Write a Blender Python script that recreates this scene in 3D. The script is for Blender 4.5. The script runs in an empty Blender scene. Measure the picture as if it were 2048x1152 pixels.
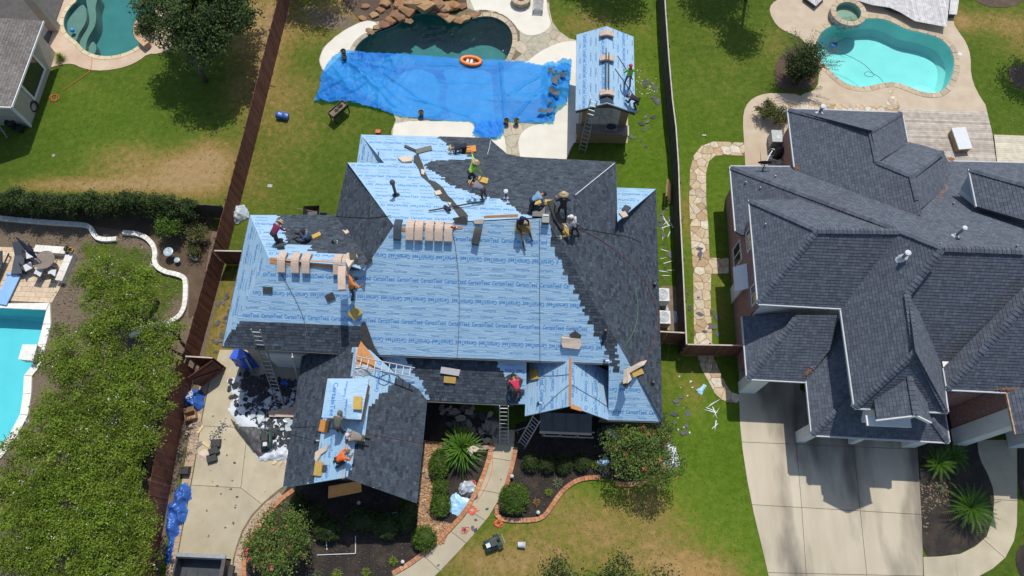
import bpy, bmesh, math, random
import numpy as np
from mathutils import Vector, Matrix, noise as mnoise
from mathutils.geometry import tessellate_polygon
R = random.Random(11)
S = bpy.context.scene
COL = S.collection
# camera, sky, sun, exposure
H0, FPX = 38.0, 1480.0
TILT = math.atan(3586 / FPX)
YAW = math.atan(170 * math.cos(TILT) / FPX)
FW = Vector((-math.sin(YAW) * math.cos(TILT), math.cos(YAW) * math.cos(TILT), -math.sin(TILT)))
RT = Vector((math.cos(YAW), math.sin(YAW), 0))
UP = RT.cross(FW)
cam = bpy.data.cameras.new('drone_camera')
cam.sensor_width = 36.0
cam.lens = 36.0 * FPX / 2048
cam.clip_end = 2000
cam.clip_start = 0.5
co = bpy.data.objects.new('drone_camera', cam)
COL.objects.link(co)
m3 = Matrix((RT, UP, -FW)).transposed()
co.matrix_world = Matrix.Translation((0, 0, H0)) @ m3.to_4x4()
S.camera = co
SUN_DIR = Vector((-0.0955, -0.515, -1.0)).normalized()      # the way the light travels
W = bpy.data.worlds.new('World'); S.world = W; W.use_nodes = True
nt = W.node_tree; nt.nodes.clear()
sky = nt.nodes.new('ShaderNodeTexSky'); sky.sky_type = 'NISHITA'; sky.sun_disc = False
sky.sun_elevation = math.asin(-SUN_DIR.z)
sky.sun_rotation = math.atan2(-SUN_DIR.x, -SUN_DIR.y)
bg = nt.nodes.new('ShaderNodeBackground'); bg.inputs['Strength'].default_value = 0.135
wo = nt.nodes.new('ShaderNodeOutputWorld')
nt.links.new(sky.outputs[0], bg.inputs[0]); nt.links.new(bg.outputs[0], wo.inputs[0])
sl = bpy.data.lights.new('sun', 'SUN'); sl.energy = 3.45; sl.angle = math.radians(0.53); sl.color = (1.0, 0.955, 0.88)
so = bpy.data.objects.new('sun', sl); COL.objects.link(so); so.location = (0, 0, 60)
so.rotation_euler = SUN_DIR.to_track_quat('-Z', 'Y').to_euler()
S.view_settings.view_transform = 'Standard'; S.view_settings.look = 'None'
S.view_settings.exposure = 0.06; S.view_settings.gamma = 1.0; S.view_settings.use_curve_mapping = False
S.cycles.max_bounces = 6; S.cycles.diffuse_bounces = 3; S.cycles.glossy_bounces = 3
S.cycles.transparent_max_bounces = 12; S.cycles.caustics_reflective = False; S.cycles.caustics_refractive = False

def ray(px, py):
 return (RT * (px - 1024) - UP * (py - 576) + FW * FPX)
def at(px, py, z=0.0):
 """the point of the place at height z that lies on the sight line of a photograph pixel"""
 d = ray(px, py)
 return Vector((0, 0, H0)) + d * ((z - H0) / d.z)
def gp(pts, z=0.0):
 return [at(x, y, z) for x, y in pts]

# object helpers
def link(o, parent=None):
 COL.objects.link(o)
 if parent is not None: o.parent = parent
 return o
def root_loc(o):
 l = Vector((0, 0, 0))
 while o is not None:
  l = l + o.location; o = o.parent
 return l
def mesh(name, vs, fs, mats=None, mi=None, smooth=False):
 me = bpy.data.meshes.new(name)
 me.from_pydata([tuple(v) for v in vs], [], fs)
 for m in (mats if isinstance(mats, (list, tuple)) else [mats]):
  if m is not None: me.materials.append(m)
 if mi is not None: me.polygons.foreach_set('material_index', mi)
 if smooth: me.polygons.foreach_set('use_smooth', [True] * len(me.polygons))
 me.update()
 return me
def attr(me, name, vals):
 a = me.attributes.new(name, 'FLOAT', 'FACE'); a.data.foreach_set('value', vals)
def obj(name, geo, mat, parent=None, mi=None, smooth=False, kind=None, world=True, val=None, label=None):
 """one mesh object; world=True: geometry given in world coordinates"""
 vs, fs = geo[0], geo[1]
 if parent is not None and world:
  l = root_loc(parent); vs = [Vector(v) - l for v in vs]
 me = mesh(name, vs, fs, mat, mi, smooth)
 if val is not None: attr(me, 'tone', val)
 o = bpy.data.objects.new(name, me); link(o, parent)
 if kind: o['kind'] = kind
 if label: o['label'] = label
 return o
def tag(o, label, cat, group=None):
 o['label'] = label; o['category'] = cat
 if group: o['group'] = group
 return o
def thing(name, label, cat, loc=(0, 0, 0), rz=0, group=None):
 o = bpy.data.objects.new(name, None); o.empty_display_size = 0.2
 o.location = loc; o.rotation_euler = (0, 0, rz); link(o)
 return tag(o, label, cat, group)
def struct(o):
 o['kind'] = 'structure'; return o
def kids(o): return [c for c in bpy.data.objects if c.parent is o]
KIDS = {}
def copy_thing(src, loc, rz=0, label=None, group=None, scale=None):
 ch = KIDS.get(src.name)
 if ch is None:
  ch = KIDS[src.name] = [(c, kids(c)) for c in kids(src)]
 r = src.copy(); COL.objects.link(r); r.location = loc; r.rotation_euler = (0, 0, rz)
 if label: r['label'] = label
 if group: r['group'] = group
 if scale: r.scale = scale if hasattr(scale, '__len__') else (scale,) * 3
 for c, gs in ch:
  k = c.copy(); COL.objects.link(k); k.parent = r
  for g in gs:
   q = g.copy(); COL.objects.link(q); q.parent = k
 return r
def inst(name, me, parent, loc, rz=0.0, rot=None, scale=None):
 o = bpy.data.objects.new(name, me); COL.objects.link(o); o.parent = parent
 o.location = loc; o.rotation_euler = rot if rot else (0, 0, rz)
 if scale: o.scale = scale
 return o

# geometry helpers (lists of verts, faces)
class G:
 def __init__(s): s.v = []; s.f = []; s.t = []; s.m = []
 def add(s, vs, fs, t=0.5, m=0):
  n = len(s.v); s.v += [Vector(v) for v in vs]
  for f in fs: s.f.append(tuple(i + n for i in f)); s.t.append(t); s.m.append(m)
  return s
 def box(s, a, b, t=0.5, m=0, rz=0.0, c=None):
  x0, y0, z0 = a; x1, y1, z1 = b
  vs = [Vector((x, y, z)) for z in (z0, z1) for x, y in ((x0, y0), (x1, y0), (x1, y1), (x0, y1))]
  if rz:
   cc = Vector(c) if c is not None else (Vector(a) + Vector(b)) / 2
   M = Matrix.Rotation(rz, 3, 'Z'); vs = [M @ (v - cc) + cc for v in vs]
  return s.add(vs, [(3, 2, 1, 0), (4, 5, 6, 7), (0, 1, 5, 4), (1, 2, 6, 5), (2, 3, 7, 6), (3, 0, 4, 7)], t, m)
 def beam(s, p, q, w, h, t=0.5, m=0, up=(0, 0, 1)):
  p, q = Vector(p), Vector(q); d = (q - p)
  if d.length < 1e-6: return s
  d.normalize(); u = Vector(up)
  if abs(d.dot(u)) > 0.98: u = Vector((1, 0, 0))
  r = d.cross(u).normalized() * w / 2; u2 = r.cross(d).normalized() * h / 2
  vs = [p - r - u2, p + r - u2, p + r + u2, p - r + u2, q - r - u2, q + r - u2, q + r + u2, q - r + u2]
  return s.add(vs, [(0, 1, 2, 3), (7, 6, 5, 4), (0, 4, 5, 1), (1, 5, 6, 2), (2, 6, 7, 3), (3, 7, 4, 0)], t, m)
 def tube(s, pts, r, n=6, t=0.5, m=0, cap=True):
  pts = [Vector(p) for p in pts]; rs = r if hasattr(r, '__len__') else [r] * len(pts)
  base = len(s.v); prev = None
  for i, p in enumerate(pts):
   d = (pts[min(i + 1, len(pts) - 1)] - pts[max(i - 1, 0)])
   d = d.normalized() if d.length > 1e-9 else Vector((0, 0, 1))
   if prev is None:
    a = d.orthogonal().normalized()
   else:
    a = (prev - d * prev.dot(d))
    a = a.normalized() if a.length > 1e-6 else d.orthogonal().normalized()
   prev = a; b = d.cross(a)
   for k in range(n):
    an = 2 * math.pi * k / n
    s.v.append(p + (a * math.cos(an) + b * math.sin(an)) * rs[i])
  for i in range(len(pts) - 1):
   for k in range(n):
    k2 = (k + 1) % n
    s.f.append((base + i * n + k, base + i * n + k2, base + (i + 1) * n + k2, base + (i + 1) * n + k)); s.t.append(t); s.m.append(m)
  if cap:
   s.f.append(tuple(base + k for k in range(n))[::-1]); s.t.append(t); s.m.append(m)
   s.f.append(tuple(base + (len(pts) - 1) * n + k for k in range(n))); s.t.append(t); s.m.append(m)
  return s
 def lathe(s, c, prof, n=16, t=0.5, m=0, cap=True, sx=1, sy=1):
  c = Vector(c); b = len(s.v)
  for r, z in prof:
   for k in range(n):
    a = 2 * math.pi * k / n; s.v.append(c + Vector((r * math.cos(a) * sx, r * math.sin(a) * sy, z)))
  for i in range(len(prof) - 1):
   for k in range(n):
    k2 = (k + 1) % n
    s.f.append((b + i * n + k, b + i * n + k2, b + (i + 1) * n + k2, b + (i + 1) * n + k)); s.t.append(t); s.m.append(m)
  if cap:
   s.f.append(tuple(b + k for k in range(n))[::-1]); s.t.append(t); s.m.append(m)
   s.f.append(tuple(b + (len(prof) - 1) * n + k for k in range(n))); s.t.append(t); s.m.append(m)
  return s
 def prism(s, poly, z0, z1, t=0.5, m=0, bottom=True):
  """poly: world xy(z) outline, made counter-clockwise, simple"""
  P = [Vector((p[0], p[1], 0)) for p in poly]
  if area2(P) < 0: P = P[::-1]
  n = len(P); b = len(s.v)
  s.v += [Vector((p.x, p.y, z0)) for p in P] + [Vector((p.x, p.y, z1)) for p in P]
  tr = tessellate_polygon([P])
  for a, c, d in tr:
   q = (P[c] - P[a]).cross(P[d] - P[a]).z
   a2, c2, d2 = (a, c, d) if q > 0 else (a, d, c)
   s.f.append((b + n + a2, b + n + c2, b + n + d2)); s.t.append(t); s.m.append(m)
   if bottom: s.f.append((b + a2, b + d2, b + c2)); s.t.append(t); s.m.append(m)
  for i in range(n):
   j = (i + 1) % n
   s.f.append((b + i, b + j, b + n + j, b + n + i)); s.t.append(t); s.m.append(m)
  return s
 def geo(s): return (s.v, s.f)
 def lo(s, *a, **k): return s.out(*a, world=False, **k)
 def out(s, name, mat, parent=None, **k):
  k.setdefault('val', s.t)
  if isinstance(mat, (list, tuple)): k.setdefault('mi', s.m)
  return obj(name, (s.v, s.f), mat, parent, **k)
def area2(P):
 return sum(P[i][0] * P[(i + 1) % len(P)][1] - P[(i + 1) % len(P)][0] * P[i][1] for i in range(len(P)))
def sheet(outer, holes=(), z=0.0):
 """flat sheet with holes, one level"""
 loops = [[Vector((p[0], p[1], 0)) for p in outer]] + [[Vector((p[0], p[1], 0)) for p in h] for h in holes]
 flat = [p for l in loops for p in l]
 fs = []
 for a, b, c in tessellate_polygon(loops):
  q = (flat[b] - flat[a]).cross(flat[c] - flat[a]).z
  if abs(q) < 1e-9: continue
  fs.append((a, b, c) if q > 0 else (a, c, b))
 return [Vector((p.x, p.y, z)) for p in flat], fs
def inside(x, y, P):
 c = False; j = len(P) - 1
 for i in range(len(P)):
  xi, yi = P[i][0], P[i][1]; xj, yj = P[j][0], P[j][1]
  if (yi > y) != (yj > y) and x < (xj - xi) * (y - yi) / (yj - yi) + xi: c = not c
  j = i
 return c
def clip_convex(subj, clip):
 """Sutherland-Hodgman, 2D tuples; clip convex counter-clockwise"""
 out = list(subj)
 for i in range(len(clip)):
  ax, ay = clip[i]; bx, by = clip[(i + 1) % len(clip)]
  ex, ey = bx - ax, by - ay
  inp, out = out, []
  if not inp: return []
  for k in range(len(inp)):
   p = inp[k - 1]; q = inp[k]
   sp = ex * (p[1] - ay) - ey * (p[0] - ax); sq = ex * (q[1] - ay) - ey * (q[0] - ax)
   if (sp >= 0) != (sq >= 0):
    t = sp / (sp - sq); out.append((p[0] + (q[0] - p[0]) * t, p[1] + (q[1] - p[1]) * t))
   if sq >= 0: out.append(q)
 return out
def shrink(poly, d):
 """inset a (nearly) convex counter-clockwise 2D polygon"""
 c = poly
 n = len(poly)
 for i in range(n):
  ax, ay = poly[i]; bx, by = poly[(i + 1) % n]
  l = math.hypot(bx - ax, by - ay)
  if l < 1e-6: continue
  nx, ny = -(by - ay) / l * d, (bx - ax) / l * d
  ex, ey = bx - ax, by - ay
  inp, out = c, []
  for k in range(len(inp)):
   p = inp[k - 1]; q = inp[k]
   sp = ex * (p[1] - ay - ny) - ey * (p[0] - ax - nx); sq = ex * (q[1] - ay - ny) - ey * (q[0] - ax - nx)
   if (sp >= 0) != (sq >= 0):
    t = sp / (sp - sq); out.append((p[0] + (q[0] - p[0]) * t, p[1] + (q[1] - p[1]) * t))
   if sq >= 0: out.append(q)
  c = out
  if not c: return []
 return c
def smooth_poly(pts, it=2, closed=True):
 P = [Vector(p) for p in pts]
 for _ in range(it):
  Q = []
  n = len(P)
  rng = range(n) if closed else range(n - 1)
  if not closed: Q.append(P[0])
  for i in rng:
   a, b = P[i], P[(i + 1) % n]
   Q.append(a * .75 + b * .25); Q.append(a * .25 + b * .75)
  if not closed: Q.append(P[-1])
  P = Q
 return P
def offset_path(P, d, closed=True):
 """offset a planar polyline to its left by d"""
 out = []; n = len(P)
 for i in range(n):
  a = P[(i - 1) % n] if (closed or i > 0) else P[i]; b = P[(i + 1) % n] if (closed or i < n - 1) else P[i]
  t = (b - a); t.z = 0
  if t.length < 1e-9: out.append(P[i].copy()); continue
  t.normalize(); out.append(P[i] + Vector((-t.y, t.x, 0)) * d)
 return out
def walk(P, step, closed=False):
 """points and headings every step metres along a polyline"""
 Q = list(P) + ([P[0]] if closed else []); out = []; acc = 0.0; nxt = step / 2
 for a, b in zip(Q, Q[1:]):
  l = (b - a).length
  while nxt <= acc + l and l > 0:
   t = (nxt - acc) / l; out.append((a.lerp(b, t), math.atan2(b.y - a.y, b.x - a.x))); nxt += step
  acc += l
 return out
def voronoi(poly, spacing, rnd, jit=0.42, gap=0.02, stretch=1.0):
 """split a 2D polygon into irregular stones"""
 xs = [p[0] for p in poly]; ys = [p[1] for p in poly]
 sp = []; ny = 0
 y = min(ys) - spacing
 while y < max(ys) + spacing:
  x = min(xs) - spacing + (spacing * stretch / 2 if ny % 2 else 0)
  while x < max(xs) + spacing:
   sp.append((x + rnd.uniform(-jit, jit) * spacing * stretch, y + rnd.uniform(-jit, jit) * spacing)); x += spacing * stretch
  y += spacing; ny += 1
 out = []
 P = [(p[0], p[1]) for p in poly]
 if area2(P) < 0: P = P[::-1]
 for i, (cx, cy) in enumerate(sp):
  r = spacing * 2.2 * max(1, stretch)
  cell = [(cx - r, cy - r), (cx + r, cy - r), (cx + r, cy + r), (cx - r, cy + r)]
  for j, (qx, qy) in enumerate(sp):
   if j == i or abs(qx - cx) > 2 * r or abs(qy - cy) > 2 * r: continue
   mx, my = (cx + qx) / 2, (cy + qy) / 2; dx, dy = qx - cx, qy - cy
   o = []
   for k in range(len(cell)):
    p = cell[k - 1]; q = cell[k]
    s1 = -(dx * (p[0] - mx) + dy * (p[1] - my)); s2 = -(dx * (q[0] - mx) + dy * (q[1] - my))
    if (s1 >= 0) != (s2 >= 0):
     t = s1 / (s1 - s2); o.append((p[0] + (q[0] - p[0]) * t, p[1] + (q[1] - p[1]) * t))
    if s2 >= 0: o.append(q)
   cell = o
   if not cell: break
  if len(cell) < 3: continue
  cell = shrink(cell, gap)
  if len(cell) < 3: continue
  if all(inside(p[0], p[1], P) for p in cell): res = cell
  else: res = clip_convex(P, cell)
  if len(res) >= 3 and abs(area2(res)) / 2 > 0.12 * spacing * spacing: out.append(res)
 return out

# materials
def nd(nt, t, **k):
 n = nt.nodes.new(t)
 for a, b in k.items(): setattr(n, a, b)
 return n
def ramp(nt, stops, interp='LINEAR'):
 r = nt.nodes.new('ShaderNodeValToRGB'); e = r.color_ramp.elements; r.color_ramp.interpolation = interp
 while len(e) < len(stops): e.new(0.5)
 for i, (p, c) in enumerate(stops):
  e[i].position = p; e[i].color = (*c, 1) if len(c) == 3 else c
 return r
def mat(name, c1, c2=None, scale=6.0, rough=0.8, bump=0.0, bscale=None, tone=None, metal=0.0, spec=None, stretch=(1, 1, 1),
  detail=4.0, c3=None, s3=0.4, mix3=0.5, coord='Object', bdist=0.02, trans=0.0, sheen=0.0):
 """principled material: c1..c2 by noise, c3 by a second, broader noise; tone = (dark, light) multiplier from the face attribute"""
 m = bpy.data.materials.new(name); m.use_nodes = True; nt = m.node_tree; nt.nodes.clear()
 out = nd(nt, 'ShaderNodeOutputMaterial'); b = nd(nt, 'ShaderNodeBsdfPrincipled')
 b.inputs['Roughness'].default_value = rough; b.inputs['Metallic'].default_value = metal
 if spec is not None: b.inputs['Specular IOR Level'].default_value = spec
 nt.links.new(b.outputs[0], out.inputs[0])
 geo = nd(nt, 'ShaderNodeNewGeometry'); tc = nd(nt, 'ShaderNodeTexCoord')
 mp = nd(nt, 'ShaderNodeMapping'); mp.inputs['Scale'].default_value = stretch
 src = {'Object': tc.outputs['Object'], 'World': geo.outputs['Position'], 'UV': tc.outputs['UV']}[coord]
 nt.links.new(src, mp.inputs[0])
 n1 = nd(nt, 'ShaderNodeTexNoise'); n1.inputs['Scale'].default_value = scale; n1.inputs['Detail'].default_value = detail
 nt.links.new(mp.outputs[0], n1.inputs['Vector'])
 c2 = c2 or tuple(x * 0.8 for x in c1)
 r = ramp(nt, [(0.3, c1), (0.7, c2)]); nt.links.new(n1.outputs['Fac'], r.inputs[0]); colr = r.outputs[0]
 if c3:
  n2 = nd(nt, 'ShaderNodeTexNoise'); n2.inputs['Scale'].default_value = s3; n2.inputs['Detail'].default_value = 5
  nt.links.new(mp.outputs[0], n2.inputs['Vector'])
  rr = ramp(nt, [(0.48, (0, 0, 0)), (0.68, (1, 1, 1))]); nt.links.new(n2.outputs['Fac'], rr.inputs[0])
  mu = nd(nt, 'ShaderNodeMath', operation='MULTIPLY'); mu.inputs[1].default_value = mix3; nt.links.new(rr.outputs[0], mu.inputs[0])
  mx = nd(nt, 'ShaderNodeMix', data_type='RGBA'); nt.links.new(mu.outputs[0], mx.inputs['Factor'])
  nt.links.new(colr, mx.inputs[6]); mx.inputs[7].default_value = (*c3, 1); colr = mx.outputs[2]
 if tone:
  at_ = nd(nt, 'ShaderNodeAttribute', attribute_name='tone')
  mr = nd(nt, 'ShaderNodeMapRange'); mr.inputs['To Min'].default_value = tone[0]; mr.inputs['To Max'].default_value = tone[1]
  nt.links.new(at_.outputs['Fac'], mr.inputs[0])
  vm = nd(nt, 'ShaderNodeVectorMath', operation='SCALE'); nt.links.new(colr, vm.inputs[0]); nt.links.new(mr.outputs[0], vm.inputs['Scale'])
  colr = vm.outputs[0]
 nt.links.new(colr, b.inputs['Base Color'])
 if bump:
  nb = nd(nt, 'ShaderNodeTexNoise'); nb.inputs['Scale'].default_value = bscale or scale * 2; nb.inputs['Detail'].default_value = 5
  nt.links.new(mp.outputs[0], nb.inputs['Vector'])
  bp = nd(nt, 'ShaderNodeBump'); bp.inputs['Strength'].default_value = bump; bp.inputs['Distance'].default_value = bdist
  nt.links.new(nb.outputs['Fac'], bp.inputs['Height']); nt.links.new(bp.outputs[0], b.inputs['Normal'])
 if trans:
  tr = nd(nt, 'ShaderNodeBsdfTranslucent'); nt.links.new(colr, tr.inputs[0])
  ms = nd(nt, 'ShaderNodeMixShader'); ms.inputs[0].default_value = trans
  nt.links.new(b.outputs[0], ms.inputs[1]); nt.links.new(tr.outputs[0], ms.inputs[2]); nt.links.new(ms.outputs[0], out.inputs[0])
 return m
def by_piece(name, cols, rough=0.85, scale=8.0, bump=0.3, var=0.25, bscale=None, bdist=0.01):
 """colour picked per object (random), with grain: for stones, boards, bricks that share meshes"""
 m = bpy.data.materials.new(name); m.use_nodes = True; nt = m.node_tree; b = nt.nodes['Principled BSDF']
 b.inputs['Roughness'].default_value = rough
 oi = nd(nt, 'ShaderNodeObjectInfo'); k = len(cols)
 r = ramp(nt, [(i / max(1, k - 1) if k > 1 else 0, c) for i, c in enumerate(cols)])
 nt.links.new(oi.outputs['Random'], r.inputs[0])
 geo = nd(nt, 'ShaderNodeNewGeometry')
 n = nd(nt, 'ShaderNodeTexNoise'); n.inputs['Scale'].default_value = scale; n.inputs['Detail'].default_value = 5
 nt.links.new(geo.outputs['Position'], n.inputs['Vector'])
 mr = nd(nt, 'ShaderNodeMapRange'); mr.inputs['From Min'].default_value = .3; mr.inputs['From Max'].default_value = .7
 mr.inputs['To Min'].default_value = 1 - var; mr.inputs['To Max'].default_value = 1 + var; nt.links.new(n.outputs['Fac'], mr.inputs[0])
 vm = nd(nt, 'ShaderNodeVectorMath', operation='SCALE'); nt.links.new(r.outputs[0], vm.inputs[0]); nt.links.new(mr.outputs[0], vm.inputs['Scale'])
 nt.links.new(vm.outputs[0], b.inputs['Base Color'])
 nb = nd(nt, 'ShaderNodeTexNoise'); nb.inputs['Scale'].default_value = bscale or scale * 3; nt.links.new(geo.outputs['Position'], nb.inputs['Vector'])
 bp = nd(nt, 'ShaderNodeBump'); bp.inputs['Strength'].default_value = bump; bp.inputs['Distance'].default_value = bdist
 nt.links.new(nb.outputs['Fac'], bp.inputs['Height']); nt.links.new(bp.outputs[0], b.inputs['Normal'])
 return m
def water_mat(name, tint, rough=0.05, bump=0.6, bscale=3.2):
 m = bpy.data.materials.new(name); m.use_nodes = True; nt = m.node_tree; nt.nodes.clear()
 out = nd(nt, 'ShaderNodeOutputMaterial'); t = nd(nt, 'ShaderNodeBsdfTransparent'); t.inputs[0].default_value = (*tint, 1)
 g = nd(nt, 'ShaderNodeBsdfGlossy'); g.inputs['Roughness'].default_value = rough
 fr = nd(nt, 'ShaderNodeFresnel'); fr.inputs[0].default_value = 1.33
 n = nd(nt, 'ShaderNodeTexNoise'); n.inputs['Scale'].default_value = bscale; n.inputs['Detail'].default_value = 4
 geo = nd(nt, 'ShaderNodeNewGeometry'); nt.links.new(geo.outputs['Position'], n.inputs['Vector'])
 bp = nd(nt, 'ShaderNodeBump'); bp.inputs['Strength'].default_value = bump; bp.inputs['Distance'].default_value = 0.06
 nt.links.new(n.outputs['Fac'], bp.inputs['Height']); nt.links.new(bp.outputs[0], g.inputs['Normal']); nt.links.new(bp.outputs[0], fr.inputs['Normal'])
 ms = nd(nt, 'ShaderNodeMixShader'); nt.links.new(fr.outputs[0], ms.inputs[0]); nt.links.new(t.outputs[0], ms.inputs[1]); nt.links.new(g.outputs[0], ms.inputs[2])
 nt.links.new(ms.outputs[0], out.inputs[0])
 return m
# material library
M = {}
M['concrete'] = mat('driveway_concrete', (0.40, 0.345, 0.235), (0.49, 0.43, 0.305), 1.3, 0.9, 0.15, 30, c3=(0.30, 0.265, 0.21), s3=0.33, mix3=0.5, coord='World', detail=9, tone=(0.93, 1.07))
M['concrete_grey'] = mat('old_driveway_concrete', (0.41, 0.355, 0.255), (0.53, 0.465, 0.35), 0.9, 0.9, 0.15, 30, c3=(0.14, 0.12, 0.095), s3=0.62, mix3=0.9, coord='World', detail=9, stretch=(1, .28, 1), tone=(0.93, 1.07))
M['joint'] = mat('joint_filler', (0.10, 0.08, 0.06), (0.16, 0.13, 0.09), 5, 0.95, coord='World')
M['path_joint'] = mat('sandy_path_joint', (0.22, 0.17, 0.10), (0.14, 0.11, 0.07), 4, 0.95, 0.3, coord='World')
M['white_deck'] = mat('cream_pool_deck', (0.66, 0.62, 0.52), (0.74, 0.70, 0.60), 1.2, 0.9, 0.1, 40, coord='World', detail=8)
M['tan_deck'] = mat('sprayed_tan_deck', (0.47, 0.375, 0.265), (0.56, 0.465, 0.34), 1.4, 0.9, 0.15, 40, c3=(0.44, 0.33, 0.22), s3=.5, mix3=.5, coord='World', detail=8)
M['stone_tan'] = by_piece('tan_flagstone', [(0.40, 0.28, 0.16), (0.52, 0.41, 0.26), (0.58, 0.48, 0.33), (0.47, 0.32, 0.19), (0.63, 0.57, 0.44), (0.42, 0.33, 0.23)], scale=5, var=.18)
M['stone_grey'] = by_piece('sage_flagstone', [(0.38, 0.35, 0.25), (0.45, 0.41, 0.30), (0.50, 0.42, 0.30), (0.36, 0.34, 0.27), (0.50, 0.36, 0.24)], scale=4, var=.15)
M['coping'] = by_piece('coping_stone', [(0.42, 0.33, 0.22), (0.52, 0.42, 0.28), (0.38, 0.31, 0.23), (0.48, 0.36, 0.23)], scale=6, var=.18)
M['brick_edge'] = by_piece('edging_brick', [(0.42, 0.17, 0.07), (0.50, 0.25, 0.12), (0.36, 0.15, 0.08), (0.55, 0.33, 0.18)], scale=9, var=.25)
M['paver_pink'] = by_piece('border_paver', [(0.42, 0.30, 0.21), (0.46, 0.34, 0.25), (0.38, 0.27, 0.20)], scale=9, var=.2)
M['tile_tan'] = by_piece('travertine_paver', [(0.60, 0.45, 0.30), (0.66, 0.52, 0.37), (0.56, 0.43, 0.29)], scale=5, var=.12)
M['white_stone'] = by_piece('limestone_block', [(0.72, 0.70, 0.63), (0.80, 0.78, 0.71), (0.65, 0.62, 0.54)], scale=6, var=.12)
M['mulch'] = mat('black_mulch', (0.016, 0.013, 0.012), (0.045, 0.036, 0.029), 22, 0.95, 0.9, 30, c3=(0.10, 0.07, 0.045), s3=1.1, mix3=.5, coord='World', bdist=.05)
M['mulch_brown'] = mat('brown_mulch', (0.07, 0.045, 0.03), (0.14, 0.095, 0.06), 22, 0.95, 0.9, 30, coord='World', bdist=.05, c3=(.17, .13, .08), s3=1, mix3=.5)
M['soil'] = mat('bare_soil', (0.16, 0.12, 0.085), (0.24, 0.19, 0.13), 4, 0.95, 0.6, 18, coord='World', bdist=.04)
M['wood_deck'] = by_piece('weathered_deck_board', [(0.40, 0.34, 0.28), (0.52, 0.46, 0.38), (0.33, 0.28, 0.235), (0.58, 0.52, 0.44)], scale=3, var=.22)
M['wood_new'] = by_piece('pale_deck_board', [(0.55, 0.49, 0.36), (0.62, 0.56, 0.43), (0.50, 0.44, 0.33)], scale=3, var=.15)
M['wood_dock'] = by_piece('silver_dock_board', [(0.50, 0.48, 0.46), (0.60, 0.58, 0.56), (0.44, 0.42, 0.41)], scale=4, var=.18)
M['fence_red'] = by_piece('stained_fence_board', [(0.15, 0.052, 0.033), (0.185, 0.068, 0.044), (0.125, 0.044, 0.029), (0.21, 0.085, 0.054)], scale=3, var=.22)
M['fence_dark'] = by_piece('dark_fence_board', [(0.060, 0.052, 0.047), (0.075, 0.066, 0.060), (0.05, 0.044, 0.041)], scale=3, var=.2)
M['fence_cap'] = mat('pale_fence_cap', (0.42, 0.36, 0.30), (0.55, 0.49, 0.42), 4, .8)
M['pool_teal'] = mat('dark_pebble_plaster', (0.080, 0.205, 0.205), (0.10, 0.25, 0.245), 1.2, .8, coord='World', detail=6)
M['pool_teal2'] = mat('teal_pebble_plaster', (0.085, 0.22, 0.22), (0.10, 0.26, 0.26), 1.2, .8, coord='World', detail=8)
M['pool_aqua'] = mat('aqua_plaster', (0.42, 0.76, 0.73), (0.50, 0.83, 0.80), 1.0, .8, coord='World', detail=4)
M['pool_blue'] = mat('blue_plaster', (0.30, 0.68, 0.70), (0.36, 0.74, 0.76), 1.0, .8, coord='World', detail=4)
M['step_grey'] = mat('grey_pool_step', (0.26, 0.26, 0.215), (0.31, 0.31, 0.26), 2, .8, coord='World')
M['w_teal'] = water_mat('teal_pool_water', (0.62, 0.90, 0.90))
M['w_aqua'] = water_mat('aqua_pool_water', (0.66, 0.95, 0.95))
M['w_blue'] = water_mat('blue_pool_water', (0.55, 0.92, 0.97))
M['tile_line'] = mat('waterline_tile', (0.12, 0.11, 0.10), (0.20, 0.18, 0.15), 9, .5)

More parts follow.
